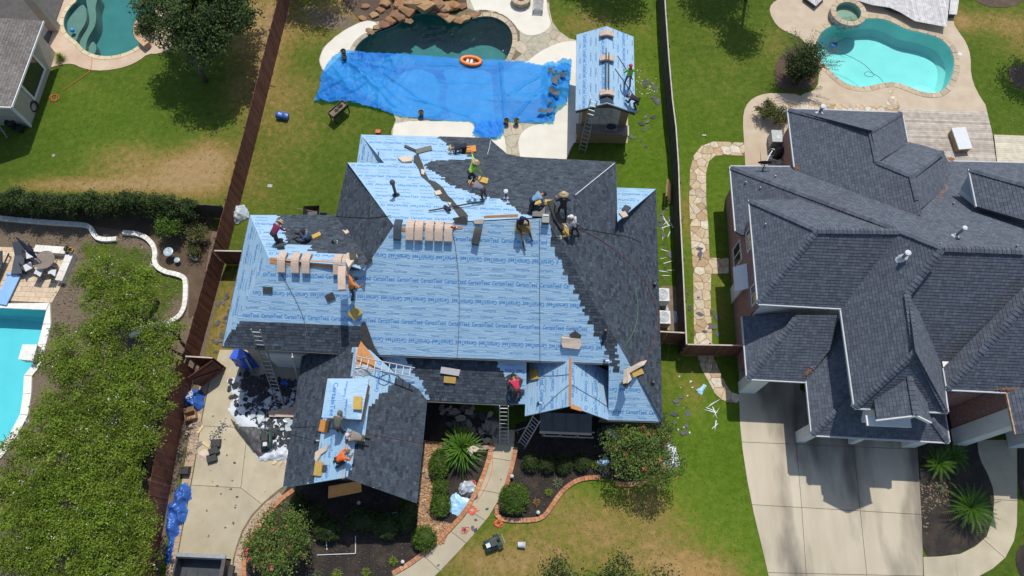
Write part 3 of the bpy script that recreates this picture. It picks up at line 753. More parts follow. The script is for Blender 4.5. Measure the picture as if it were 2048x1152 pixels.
course(bd2, 'border_paver', gp([(466, 1165), (469, 1120), (475, 1096), (487, 1064), (506, 1033), (530, 1007), (560, 984)]),
    gp([(488, 1165), (488, 1120), (492, 1096), (503, 1070), (520, 1044), (543, 1020), (569, 997)]), M['paver_pink'], .3, 0, .034)
patch('border_bed', gp([(463, 1170), (470, 1095), (500, 1030), (556, 978), (592, 972), (560, 1002), (520, 1046), (496, 1085), (489, 1130), (489, 1170)]), M['path_joint'], .012, .02)
WK_M = [(985, 860), (984, 905), (972, 950), (952, 995), (930, 1033), (898, 1068), (860, 1104), (820, 1134), (785, 1152), (770, 1170), (850, 1170), (880, 1142), (918, 1102), (950, 1066), (978, 1032), (997, 1000), (1012, 962), (1024, 925), (1029, 880), (1029, 860)]
slabs('front_walk', WK_M, [[(950, 850), (1050, 850), (1040, 925), (960, 912)], [(960, 912), (1040, 925), (1030, 993), (940, 976)], [(940, 976), (1030, 993), (1000, 1060), (925, 1012)], [(925, 1012), (1000, 1060), (950, 1100), (885, 1050)], [(885, 1050), (950, 1100), (900, 1160), (835, 1100)], [(835, 1100), (900, 1160), (860, 1200), (740, 1200), (780, 1110)]], M['concrete'], 'curved concrete walk leading from the front door past the palm', cat='path')

BED1 = smooth_poly(gp([(575, 975), (543, 1020), (520, 1046), (503, 1072), (493, 1098), (489, 1130), (489, 1175), (740, 1175), (785, 1150), (820, 1132), (860, 1102), (898, 1066), (930, 1031), (952, 993), (970, 950), (982, 905), (984, 840), (860, 780), (600, 940)]), 1)
patch('flower_bed', BED1, M['mulch'], .03, .04)
BED2 = smooth_poly(gp([(1031, 830), (1030, 905), (1018, 950), (1000, 1000), (984, 1030), (1000, 1040), (1060, 1040), (1085, 1036), (1100, 1015), (1118, 988), (1140, 966), (1168, 955), (1200, 955), (1260, 965), (1310, 955), (1335, 925), (1345, 880), (1330, 830)]), 1)
patch('flower_bed', BED2, M['mulch'], .03, .04)
BED3 = smooth_poly(gp([(1836, 860), (1838, 960), (1843, 1040), (1846, 1113), (1880, 1112), (1920, 1106), (1950, 1091), (1972, 1072), (1984, 1034), (1987, 1000), (1984, 976), (1975, 952), (1962, 927), (1955, 905), (1950, 800), (1840, 800)]), 1)
patch('flower_bed', BED3, M['mulch'], .03, .04)
patch('flower_bed', smooth_poly(gp([(2036, 870), (2036, 1000), (2080, 1010), (2080, 870)]), 1), M['mulch'], .03, .04)
patch('flower_bed', smooth_poly(gp([(2046, 1085), (2030, 1110), (2034, 1140), (2050, 1165), (2090, 1165), (2090, 1085)]), 1), M['mulch'], .03, .04)
patch('tree_bed', smooth_poly(gp([(1560, 110), (1590, 95), (1615, 98), (1634, 120), (1634, 165), (1620, 180), (1575, 183), (1550, 172), (1548, 135)]), 2), M['mulch_brown'], .02, .03)
patch('tree_bed', smooth_poly(gp([(1514, 240), (1524, 215), (1560, 209), (1580, 210), (1582, 330), (1520, 330)]), 1), M['mulch_brown'], .02, .03)
patch('tree_bed', smooth_poly(gp([(1945, 0), (1975, 14), (2010, 16), (2045, 8), (2060, -40), (1940, -40)]), 2), M['mulch_brown'], .02, .03)
patch('tree_bed', smooth_poly(gp([(2015, 140), (2020, 132), (2050, 130), (2090, 140), (2090, 190), (2040, 178), (2020, 165)]), 2), M['mulch_brown'], .02, .03)
patch('rock_bed', smooth_poly(gp([(655, -60), (700, 30), (760, 55), (800, 45), (850, 20), (960, 20), (948, -60)]), 1), M['mulch_brown'], .02, .03)
patch('shaded_bed', gp([(-60, 395), (430, 425), (408, 560), (396, 620), (377, 640), (378, 560), (330, 545), (310, 520), (315, 490), (280, 468), (190, 452), (-60, 436)]), M['mulch_brown'], .012, .02)
# river rock strip right of the garage wing
def gravel(name, polypx, n, cols, label, rmin=.02, rmax=.06, z=.035):
 P = gp(polypx); xs = [p.x for p in P]; ys = [p.y for p in P]; g = G()
 while n > 0:
  x = R.uniform(min(xs), max(xs)); y = R.uniform(min(ys), max(ys)); n -= 1
  if not inside(x, y, P): continue
  r = R.uniform(rmin, rmax); a = R.random() * 6
  pts = [Vector((x + math.cos(a + k * 1.257) * r * R.uniform(.8, 1.2), y + math.sin(a + k * 1.257) * r * R.uniform(.6, 1.1), z + r * .3)) for k in range(5)]
  g.add([Vector((p.x, p.y, z)) for p in pts] + pts + [Vector((x, y, z + r * .75))], [(k, (k + 1) % 5, 5 + (k + 1) % 5, 5 + k) for k in range(5)] + [(5 + k, 5 + (k + 1) % 5, 10) for k in range(5)], R.random())
 o = g.out(name, cols, kind='stuff'); tag(o, label, 'gravel')
 return o
M['river'] = mat('river_rock', (.36, .20, .10), (.50, .33, .19), 3, .8, tone=(.5, 1.5), coord='World')
patch('gravel_base', gp([(838, 880), (884, 885), (884, 960), (872, 1040), (905, 1048), (888, 1088), (835, 1092), (836, 1000)]), mat('gravel_bed', (.20, .11, .055), (.30, .18, .09), 8, .95, .6, coord='World'), .04, .03)
gravel('river_rocks', [(838, 880), (884, 885), (884, 960), (872, 1040), (905, 1048), (888, 1088), (835, 1092), (836, 1000)], 4200, M['river'], 'orange brown river rock spread along the right side of the garage wing', z=.045)
gravel('bark_chips', [(600, 980), (840, 985), (880, 1060), (860, 1100), (800, 1130), (740, 1165), (500, 1165), (505, 1075), (550, 1015)], 2600, mat('bark_chip', (.030, .023, .019), (.07, .052, .038), 3, .9, tone=(.5, 1.6), coord='World'), 'dark bark chips covering the flower bed below the garage wing')
gravel('leaf_litter', [(1840, 965), (1900, 962), (1905, 1000), (1860, 1020), (1848, 1105)], 500, mat('leaf_litter', (.13, .10, .07), (.24, .19, .12), 3, .9, tone=(.4, 1.5), coord='World'), 'brown leaf litter round the sago palm beside the driveway')
gravel('leaf_litter', [(-20, 440), (180, 456), (300, 490), (310, 530), (372, 560), (372, 640), (330, 760), (300, 900), (270, 1000), (250, 1152), (0, 1152), (100, 700), (110, 600)], 9000, mat('garden_litter', (.12, .09, .06), (.26, .20, .13), 2, .9, tone=(.4, 1.5), coord='World'), 'dry leaf litter on the soil under the big flowering trees', z=.01)
gravel('bark_chips', [(1030, 860), (1340, 860), (1310, 950), (1150, 955), (1085, 1035), (1000, 1038), (1020, 960)], 1800, bpy.data.materials['bark_chip'], 'dark bark chips covering the flower bed in front of the bay window')
# brick edgings
def edging(label, pts, m=None, w=.22, step=.2, z1=.10, name='garden_edging', piece='edging_brick', sm=2):
 P = smooth_poly(gp(pts), sm, False); t = thing(name, label, 'edging', P[0])
 a, b = offset_path(P, w / 2, False), offset_path(P, -w / 2, False)
 course(t, piece, a, b, m or M['brick_edge'], step, 0, z1); return t
edging('orange brick edging along the left side of the curved front walk', [(984, 880), (980, 912), (967, 952), (948, 994), (926, 1030), (894, 1064), (857, 1100), (818, 1129), (785, 1147)])
edging('orange brick edging round the bay window bed and lawn', [(1031, 900), (1020, 950), (1003, 1000), (988, 1030), (1010, 1041), (1060, 1041), (1086, 1036), (1101, 1016), (1119, 988), (1141, 967), (1168, 956), (1200, 955)])
edging('orange brick edging beneath the pink flowering tree at the right corner bed', [(1230, 968), (1270, 970), (1310, 958), (1336, 928)])
edging('orange brick edging of the bed beside the cream driveway', [(588, 980), (560, 1000), (540, 1024), (518, 1050), (502, 1076), (492, 1100), (488, 1130), (490, 1160)])
W1 = [(-40, 432), (0, 438), (60, 444), (130, 449), (178, 452), (187, 462), (193, 476), (207, 482), (236, 480)]
W2 = [(248, 467), (282, 470), (304, 484), (314, 505), (310, 528), (325, 544), (366, 553), (374, 562), (373, 610), (364, 632), (345, 645), (310, 652), (278, 666), (262, 675)]
edging('serpentine white stone edging in front of the clipped evergreen hedge', W1, M['white_stone'], .26, .27, .2, 'garden_edging', 'edging_block', 1)
edging('serpentine white stone edging curving round the soil patch by the red fence', W2, M['white_stone'], .26, .27, .2, 'garden_edging', 'edging_block', 1)
BIGDECKS = [DECK_C, DECK_R, PATH_R, DECK_L, POOL_B, TB, SP, gp(DRV_R), gp(WK_R), gp(DRV_M), gp(WK_M), BED1, BED2, BED3, POOL_C, POOL_R, POOL_L,
   [Vector(p) for p in ((-14, 4, 0), (-14, 23, 0), (6.5, 23, 0), (6.5, 8, 0))], [Vector(p) for p in ((11.5, 8, 0), (11.5, 26, 0), (30, 26, 0), (30, 8, 0))]]
grass_tufts()
# roofs
M['shingle_new'] = mat('charcoal_shingle', (0.040, 0.052, 0.068), (0.064, 0.079, 0.098), 9, 0.92, 0.3, 60, tone=(0.55, 1.6), coord='World', spec=.25)
M['shingle_right'] = mat('slate_grey_shingle', (0.080, 0.094, 0.120), (0.112, 0.128, 0.155), 7, 0.92, 0.3, 60, tone=(0.62, 1.38), coord='World', spec=.25, c3=(.088, .09, .11), s3=.5, mix3=.5)
M['shingle_tan'] = mat('weathered_grey_shingle', (0.16, 0.145, 0.13), (0.23, 0.21, 0.19), 7, 0.92, 0.35, 60, tone=(0.6, 1.35), coord='World', c3=(.12, .11, .10), s3=.6, mix3=.5)
M['felt'] = mat('dark_starter_strip', (0.05, 0.05, 0.055), (0.075, 0.07, 0.075), 5, .9, .2, 30, coord='World')
M['trim_white'] = mat('white_trim_paint', (0.70, 0.70, 0.68), (0.78, 0.78, 0.76), 3, .6, coord='World')
M['trim_dark'] = mat('dark_fascia_paint', (0.06, 0.055, 0.05), (0.09, 0.08, 0.07), 3, .7, coord='World')
M['osb'] = mat('orange_roof_sheathing', (0.50, 0.20, 0.06), (0.62, 0.30, 0.11), 14, .85, .3, 40, coord='World', c3=(.38, .17, .06), s3=2, mix3=.5)
M['stucco'] = mat('beige_wall_paint', (0.36, 0.31, 0.25), (0.42, 0.37, 0.30), 3, .9, .2, 40, coord='World')
M['ink'] = mat('blue_print', (0.035, 0.20, 0.53), (0.055, 0.26, 0.60), 5, .6, coord='World')
M['ink_pale'] = mat('pale_blue_print', (0.10, 0.29, 0.56), (0.14, 0.34, 0.6), 5, .6, coord='World')
M['glass_dark'] = mat('dark_window_glass', (0.015, 0.02, 0.025), (0.03, 0.035, 0.04), 2, .08, spec=.8, coord='World')
M['metal_dark'] = mat('dark_seam_metal', (0.035, 0.042, 0.048), (0.05, 0.058, 0.065), 3, .45, coord='World')
def wrap_mat(name, c1, c2):
 """woven plastic underlayment: sagging ripples across each roll, laps printed by the rolls' own edges"""
 m = bpy.data.materials.new(name); m.use_nodes = True; nt = m.node_tree; b = nt.nodes['Principled BSDF']
 b.inputs['Roughness'].default_value = .48; b.inputs['Specular IOR Level'].default_value = .3
 uv = nd(nt, 'ShaderNodeUVMap'); uv.uv_map = 'uv'
 mp = nd(nt, 'ShaderNodeMapping'); mp.inputs['Scale'].default_value = (.55, 3.2, 1); nt.links.new(uv.outputs[0], mp.inputs[0])
 n1 = nd(nt, 'ShaderNodeTexNoise'); n1.inputs['Scale'].default_value = 1.6; n1.inputs['Detail'].default_value = 4; n1.inputs['Distortion'].default_value = 1.4; nt.links.new(mp.outputs[0], n1.inputs['Vector'])
 mp2 = nd(nt, 'ShaderNodeMapping'); mp2.inputs['Scale'].default_value = (1.1, 4.5, 1); mp2.inputs['Rotation'].default_value = (0, 0, .25); nt.links.new(uv.outputs[0], mp2.inputs[0])
 n2 = nd(nt, 'ShaderNodeTexNoise'); n2.inputs['Scale'].default_value = 2.3; n2.inputs['Detail'].default_value = 3; n2.noise_type = 'RIDGED_MULTIFRACTAL'; nt.links.new(mp2.outputs[0], n2.inputs['Vector'])
 s1 = nd(nt, 'ShaderNodeMath', operation='MULTIPLY_ADD'); nt.links.new(n2.outputs['Fac'], s1.inputs[0]); s1.inputs[1].default_value = .3; nt.links.new(n1.outputs['Fac'], s1.inputs[2])
 bp = nd(nt, 'ShaderNodeBump'); bp.inputs['Strength'].default_value = .8; bp.inputs['Distance'].default_value = .05
 nt.links.new(s1.outputs[0], bp.inputs['Height']); nt.links.new(bp.outputs[0], b.inputs['Normal'])
 n3 = nd(nt, 'ShaderNodeTexNoise'); n3.inputs['Scale'].default_value = .8; n3.inputs['Detail'].default_value = 6; nt.links.new(uv.outputs[0], n3.inputs['Vector'])
 r = ramp(nt, [(.3, c1), (.7, c2)]); nt.links.new(n3.outputs['Fac'], r.inputs[0])
 nt.links.new(r.outputs[0], b.inputs['Base Color'])
 return m
M['wrap'] = wrap_mat('pale_blue_underlayment', (0.300, 0.470, 0.625), (0.355, 0.520, 0.665))

class Plane:
 """roof plane: through p0 (x, y, z on the eave), rising by slope towards the horizontal direction up"""
 def __init__(s, x, y, z, up, slope):
  s.p0 = Vector((x, y, z)); s.up = Vector((*up, 0)).normalized(); s.s = slope
  s.u = Vector((s.up.y, -s.up.x, 0))
  s.vd = (s.up + Vector((0, 0, slope))).normalized()
  s.n = s.u.cross(s.vd).normalized()
  if s.n.z < 0: s.n = -s.n
 def hit(s, px, py):
  d = ray(px, py); o = Vector((0, 0, H0)); t = (s.p0 - o).dot(s.n) / d.dot(s.n); return o + d * t
 def uv(s, p): d = p - s.p0; return (d.dot(s.u), d.dot(s.vd))
 def lift(s, u, v, h=0.0): return s.p0 + s.u * u + s.vd * v + s.n * h
 def z(s, x, y): return s.p0.z + s.s * (Vector((x, y, 0)) - Vector((s.p0.x, s.p0.y, 0))).dot(s.up)
 def xy(s, x, y): return Vector((x, y, s.z(x, y)))
def poly_uv(pl, pts):
 P = [pl.uv(pl.hit(*p) if len(p) == 2 else Vector(p)) for p in pts]
 return P if area2(P) > 0 else P[::-1]
def roof_slab(name, pl, pts, m, parent, thick=.14, h=0.0, kind=None):
 P = poly_uv(pl, pts); n = len(P)
 top = [pl.lift(u, v, h) for u, v in P]; bot = [p - Vector((0, 0, thick)) for p in top]
 tr = tessellate_polygon([[Vector((u, v, 0)) for u, v in P]]); fs = []
 for a, b, c in tr:
  q = (P[b][0] - P[a][0]) * (P[c][1] - P[a][1]) - (P[b][1] - P[a][1]) * (P[c][0] - P[a][0])
  if q < 0: b, c = c, b
  flip = pl.u.cross(pl.vd).z < 0
  f = (a, c, b) if flip else (a, b, c); fs.append(f); fs.append((f[0] + n, f[2] + n, f[1] + n))
 for i in range(n): fs.append((i, (i + 1) % n, n + (i + 1) % n, n + i))
 o = obj(name, (top + bot, fs), m, parent, kind=kind)
 uvl = o.data.uv_layers.new(name='uv'); k = 0
 for poly in o.data.polygons:
  for li in poly.loop_indices:
   vi = o.data.loops[li].vertex_index % n; uvl.data[li].uv = P[vi]
 return o
def tabs(pl, face, region=None, expo=.143, w=(.12, .30), t=(.008, .020), rnd=None, regular=False, h0=.0, ragged=.0):
 """real overlapping shingle tabs on a roof plane, cut to the face outline"""
 rnd = rnd or R; F = poly_uv(pl, face); Rg = poly_uv(pl, region) if region else None
 g = G(); us = [p[0] for p in (Rg or F)]; vs = [p[1] for p in (Rg or F)]
 flip = pl.u.cross(pl.vd).z < 0
 v = math.floor(min(vs) / expo) * expo; row = int(round(v / expo))
 fe = [(F[i], F[(i + 1) % len(F)]) for i in range(len(F))]
 bt = .5
 while v < max(vs):
  u = min(us) - rnd.uniform(0, .3) if not regular else min(us) - (.17 if row % 2 else 0)
  jag = rnd.uniform(-ragged, ragged)
  while u < max(us):
   ww = rnd.uniform(*w); u1 = u + ww
   cu, cv = (u + u1) / 2, v + expo / 2
   if Rg and not inside(cu + jag, cv, Rg): u = u1; continue
   gap = .004; q = [(u + gap, v), (u1 - gap, v), (u1 - gap, v + expo * 1.12), (u + gap, v + expo * 1.12)]
   ins = [inside(a, b, F) for a, b in q]
   if all(ins): P = q
   elif not any(ins) and not inside(cu, cv, F): u = u1; continue
   else:
    P = clip_convex(F, q)
    if len(P) < 3 or abs(area2(P)) < .002: u = u1; continue
   th = rnd.uniform(*t); k = len(P)
   top = [pl.lift(a, b, h0 + .002 + th * (1 - (b - v) / (expo * 1.12))) for a, b in P]; bot = [pl.lift(a, b, h0 - .001) for a, b in P]
   fs = [tuple(range(k))[::-1] if flip else tuple(range(k))]
   for i in range(k):
    j = (i + 1) % k
    if (P[i][1] + P[j][1]) / 2 < v + expo * .8:
     fs.append((i, k + i, k + j, j) if not flip else (i, j, k + j, k + i))
   g.add(top + bot, fs, min(1, max(0, rnd.gauss(.42, .2))) if not regular else rnd.uniform(.25, .75))
   if all(ins): g.add([pl.lift(a, b, h0 + .0015) for a, b in ((u - .01, v - .004), (u1 + .01, v - .004), (u1 + .01, v + expo), (u - .01, v + expo))], [(0, 1, 2, 3) if not flip else (3, 2, 1, 0)], .02)
   u = u1
  v += expo; row += 1
 return g
def caps(a, b, w=.26, step=.2, h=.035, lift=.02):
 """ridge or hip caps laid one over the other along an edge; a is the low end"""
 g = G(); d = (b - a); L = d.length; d.normalize(); side = d.cross(Vector((0, 0, 1)))
 side = side.normalized() if side.length > .01 else Vector((1, 0, 0)); nrm = side.cross(d).normalized()
 k = max(1, int(L / step))
 for i in range(k):
  p = a + d * (L * i / k); q = a + d * (L * (i + 1.15) / k if i < k - 1 else L)
  hh = lift + R.uniform(0, .012)
  vs = []
  for pt, dh in ((p, h), (q, h * .35)):
   vs += [pt - side * w / 2 + nrm * (hh + dh - .075), pt + nrm * (hh + dh), pt + side * w / 2 + nrm * (hh + dh - .075)]
  vs += [vs[0] - nrm * .03, vs[1] - nrm * .03, vs[2] - nrm * .03]
  g.add(vs, [(0, 1, 4, 3), (1, 2, 5, 4), (0, 6, 7, 1), (1, 7, 8, 2)], R.uniform(.25, .8))
 return g
# printed lettering
LET = {}
def letters(word):
 out = []; x = 0
 for ch in word:
  if ch not in LET:
   c = bpy.data.curves.new('glyph', 'FONT'); c.body = ch; c.size = 1.0; c.resolution_u = 2; c.offset = .020
   o = bpy.data.objects.new('glyph', c); COL.objects.link(o)
   dg = bpy.context.evaluated_depsgraph_get(); me = bpy.data.meshes.new_from_object(o.evaluated_get(dg))
   LET[ch] = ([(v.co.x, v.co.y) for v in me.vertices], [tuple(p.vertices) for p in me.polygons])
   bpy.data.objects.remove(o); bpy.data.curves.remove(c); bpy.data.meshes.remove(me)
  vs, fs = LET[ch]; w = max(v[0] for v in vs) if vs else .3
  out.append((x, vs, fs, w)); x += w + .06
 return out, x - .06
def stamp(g, pl, word, u, v, size, F, upright=True, ex=(), h=.006, wide=1.0, along_v=False, m=0):
 ls, W_ = letters(word); sg = 1 if upright else -1
 if wide != 1.0: wide = wide / (W_ * size)
 for x, vs, fs, w in ls:
  def tf(a, b):
   a = (a - W_ / 2) * size * wide * sg; b = (b - .35) * size * sg
   return (u - b, v + a) if along_v else (u + a, v + b)
  cs = [tf(x, 0), tf(x + w, 0), tf(x, .72), tf(x + w, .72)]
  if not all(inside(a, b, F) for a, b in cs): continue
  if any(inside(cs[0][0], cs[0][1], E_) or inside(cs[3][0], cs[3][1], E_) for E_ in ex): continue
  flip = pl.u.cross(pl.vd).z < 0
  g.add([pl.lift(*tf(x + a, b), h) for a, b in vs], [f if not flip else f[::-1] for f in fs], .5, m)
def printed(pl, face, parent, ex=(), v0=0.0, u0=0.0, up=1, along_v=False, pitch=1.10, per=2.0, flipu=False, h=.006):
 """rows of printed words of the underlayment rolls: two lines head to foot, small words between"""
 F = poly_uv(pl, face); E_ = [poly_uv(pl, e) for e in ex]
 g = G(); su = -1 if pl.u.x < 0 or (abs(pl.u.x) < .01 and pl.u.y < 0) else 1
 us = [p[0] for p in F]; vs = [p[1] for p in F]
 a0, a1, b0, b1 = (min(vs), max(vs), min(us), max(us)) if along_v else (min(us), max(us), min(vs), max(vs))
 rows = [(0.0, 'CertainTeed', .29, True, 0, 0, .98), (-.29, 'Roofing', .13, True, .30, 1, .36), (-.66, 'Roofing', .13, False, .0, 1, .36), (-.93, 'CertainTeed', .29, False, .36, 0, .98), (-1.34, 'RoofRunner', .14, False, .52, 1, .62), (-1.63, 'RoofRunner', .14, True, .42, 1, .62)]
 k = math.floor((b0 - v0) / per) - 1
 while v0 + k * per - 2.6 < b1:
  drift = R.uniform(-.25, .25)
  for dv in (-.14,):
   b = v0 + k * per + dv * up; q = [(a0 - 1, b), (a1 + 1, b), (a1 + 1, b + .014), (a0 - 1, b + .014)]; q = clip_convex(F, q if not along_v else [(b, a0 - 1), (b + .014, a0 - 1), (b + .014, a1 + 1), (b, a1 + 1)])
   if len(q) > 2 and not E_: g.add([pl.lift(u, v, h) for u, v in q], [tuple(range(len(q))) if pl.u.cross(pl.vd).z > 0 else tuple(range(len(q)))[::-1]], .5, 1)
  for dv, word, size, upr, du, mi, wd in rows:
   b = v0 + k * per + dv * up
   a = a0 - 2 + ((u0 + du + drift) % pitch)
   while a < a1 + 1:
    U, V = (b, a) if along_v else (a, b)
    stamp(g, pl, word, U, V, size, F, upr if up > 0 else not upr, E_, h=h, wide=wd, along_v=along_v, m=mi)
    a += pitch
  k += 1
 if g.v: g.out('printed_words', [M['ink'], M['ink_pale']], parent, kind='stuff')

# the house being reroofed
HS = Plane(0, 10.2, 4.5, (0, 1), .70)
HN = Plane(0, 23.34, 3.0, (0, -1), .62)
HE = Plane(6.87, 0, 3.0, (-1, 0), .84)
HWm = Plane(-9.58, 0, 4.55, (1, 0), .985)
HWw = Plane(-14.17, 0, 4.5, (1, 0), 1.05)
HNw = Plane(0, 17.26, 4.5, (0, -1), .71)
HNe = Plane(0, 20.57, 3.0, (0, -1), .80)
HNx = Plane(0, 23.34, 2.95, (0, -1), .60)
HWx = Plane(-9.48, 0, 2.97, (1, 0), .6)
HP = Plane(0, 8.42, 3.0, (0, 1), .55)
HGw = Plane(-10.75, 0, 3.0, (1, 0), .645)
HGe = Plane(-4.5, 0, 3.0, (-1, 0), .645)
HEw = Plane(.27, 0, 3.0, (1, 0), .80)
HEe = Plane(4.26, 0, 3.0, (-1, 0), .80)
house = thing('house', 'large house being reroofed, half pale blue underlayment and half new charcoal shingles', 'house', (-2, 14, 0))
def slope(name, pl, face, shingled=None, wrapped=True, print_kw=None, ex=(), label=None, thick=.14, parent=None, full=False, seam=(), tabkw={}):
 """one roof face as a part; its shingle field, underlayment print as sub-parts"""
 parent = parent or house
 s = roof_slab(name, pl, face, M['wrap'] if wrapped else M['felt'], parent, thick)
 if label: s['label'] = label
 if full: tabs(pl, face, None, **tabkw).out('shingles', M['shingle_new'], s, kind='stuff')
 for rg in (shingled or []): tabs(pl, face, rg, ragged=.08, **tabkw).out('shingles', M['shingle_new'], s, kind='stuff')
 if print_kw is not None: printed(pl, face, s, ex=list(shingled or []) + list(ex), **print_kw)
 return s
# main front face (wing and main body share one plane)
F_S = [(445, 692), (720, 708), (1218, 727), (1217, 840), (1325, 843), (1092, 436), (787, 452), (728, 540), (700, 531), (538, 518), (487, 615)]
SH_S1 = [(440, 700), (450, 672), (487, 640), (600, 646), (722, 654), (730, 690), (722, 712)]
SH_S2 = [(1085, 425), (1100, 450), (1101, 485), (1118, 515), (1131, 545), (1146, 578), (1164, 605), (1178, 640), (1190, 668), (1207, 690), (1222, 728), (1230, 752), (1234, 745), (1233, 650), (1238, 670), (1246, 692), (1266, 716), (1300, 720), (1150, 500), (1100, 425)]
slope('front_roof', HS, F_S, [SH_S1, SH_S2], print_kw=dict(v0=HS.uv(HS.hit(1030, 568))[1], u0=HS.uv(HS.hit(905, 565))[0] % 1.10, up=1))
# east face: shingled
F_E = [(1325, 843), (1312, 378), (1235, 443), (1232, 324), (1090, 434)]
slope('side_roof', HE, F_E, full=True, wrapped=False)
# rear faces
F_N = [(1232, 324), (1045, 314), (1014, 308), (977, 276), (838, 272), (838, 327), (695, 325), (787, 450), (1092, 434)]
SH_N = [(872, 272), (905, 297), (950, 318), (920, 320), (865, 322), (845, 330), (880, 352), (905, 372), (960, 392), (1010, 400), (1040, 425), (1056, 430), (1100, 432), (1240, 330), (1240, 318), (1020, 305), (977, 270)]
slope('rear_roof', HN, F_N, [SH_N], print_kw=dict(v0=HN.uv(HN.hit(900, 396))[1], u0=.3, up=-1))
F_Ne = [(1232, 375), (1312, 378), (1235, 443)]
slope('rear_roof', HNe, F_Ne, print_kw=dict(v0=HNe.uv(HNe.hit(1270, 388))[1], u0=.3, up=-1))
F_Nx = [(722, 269), (838, 272), (838, 330), (770, 328)]
slope('rear_roof', HNx, F_Nx, print_kw=dict(v0=HNx.uv(HNx.hit(780, 285))[1], u0=.3, up=-1))
slope('side_roof', HWx, [(722, 269), (713, 330), (772, 330)], print_kw=dict(v0=.4, u0=.1, up=1, along_v=False))
# west hips
slope('side_roof', HWm, [(695, 325), (672, 432), (727, 549), (787, 450)], full=True, wrapped=False)
slope('side_roof', HWw, [(500, 430), (445, 692), (487, 615), (538, 518)], print_kw=dict(v0=.75, u0=.2, up=1, pitch=1.35, per=1.9))
F_Nw = [(500, 430), (682, 430), (735, 522), (728, 540), (700, 531), (538, 518)]
slope('rear_roof', HNw, F_Nw, [[(552, 424), (558, 445), (567, 462), (576, 487), (590, 488), (619, 490), (622, 503), (640, 505), (700, 510), (726, 545), (745, 520), (690, 424)]], print_kw=dict(v0=.9, u0=.2, up=-1))
# porch roof
slope('porch_roof', HP, [(855, 800), (1027, 808), (1052, 808), (1053, 722), (830, 712), (760, 712), (800, 755)], [[(850, 804), (858, 790), (800, 700), (985, 705), (992, 722), (998, 738), (1008, 745), (1012, 760), (1024, 762), (1040, 775), (1046, 790), (1030, 812)]], print_kw=dict(v0=HP.uv(HP.hit(1010, 742))[1], u0=.5, up=-1))
# garage wing
F_Gw = [(566, 975), (625, 966), (690, 955), (712, 694), (640, 700), (604, 712), (597, 760), (593, 790), (580, 880)]
SH_GW = [(560, 980), (628, 968), (640, 890), (650, 800), (700, 790), (706, 700), (700, 680), (590, 690), (590, 790)]
slope('garage_roof', HGw, F_Gw, [SH_GW], print_kw=dict(v0=2.8, u0=.3, up=1, pitch=1.3), parent=house)
F_Ge = [(833, 1006), (855, 790), (800, 755), (740, 700), (712, 694), (690, 955)]
SH_GE = [(835, 1010), (858, 788), (806, 748), (790, 765), (770, 783), (752, 800), (740, 815), (736, 850), (730, 880), (712, 890), (704, 930), (697, 950), (685, 953), (695, 965)]
slope('garage_roof', HGe, F_Ge, [SH_GE], print_kw=dict(v0=2.6, u0=.9, up=1, pitch=1.3), parent=house)
# entry gable
F_Ew = [(1049.5, 832), (1053.5, 730), (1100, 712), (1140.6, 696), (1139.8, 812)]
F_Ee = [(1217, 840), (1218, 743), (1180, 724), (1140.6, 696), (1139.8, 812)]
slope('entry_roof', HEw, F_Ew, print_kw=dict(v0=1.0, u0=.5, up=1, per=1.5, pitch=1.2))
slope('entry_roof', HEe, F_Ee, print_kw=dict(v0=.9, u0=.2, up=1, per=1.5, pitch=1.2))
# lap lines of the underlayment rolls (thin overlapping edges)
# hip, ridge and sheathing pieces
def px_edge(pl, a, b, dz=.0): return pl.hit(*a) + Vector((0, 0, dz)), pl.hit(*b) + Vector((0, 0, dz))
def strip(pl, a, b, w, m, name, parent=house, h=.012, t=.02):
 p, q = pl.uv(pl.hit(*a)), pl.uv(pl.hit(*b)); gg = G().beam(pl.lift(*p, h), pl.lift(*q, h), w, t, up=pl.n)
 return gg.out(name, m, parent)
strip(HS, (540, 521), (700, 534), .26, M['osb'], 'sheathing_gap'); strip(HNw, (540, 516), (700, 527), .10, M['osb'], 'sheathing_gap')
strip(HS, (800, 459), (925, 455), .12, M['osb'], 'sheathing_gap'); strip(HS, (968, 434), (1036, 431), .12, M['osb'], 'sheathing_gap', h=.03)
strip(HEw, (1140, 702), (1139, 810), .07, M['osb'], 'sheathing_gap'); strip(HEe, (1142, 702), (1141, 812), .07, M['osb'], 'sheathing_gap')
strip(HEe, (1141, 813), (1162, 819), .18, M['osb'], 'sheathing_gap', h=.02)
strip(HGw, (708, 760), (712, 700), .10, M['osb'], 'sheathing_gap'); strip(HGe, (686, 958), (694, 880), .12, M['osb'], 'sheathing_gap', h=.03)
roof_slab('sheathing_gap', HGe, [(714, 700), (712, 735), (750, 738), (752, 722), (722, 682)], M['osb'], house, .02, .012)
strip(HE, (1228, 327), (1150, 390), .035, mat('white_hip_line', (.6, .6, .6), (.75, .75, .75), 12, .6), 'hip_flashing', h=.03)
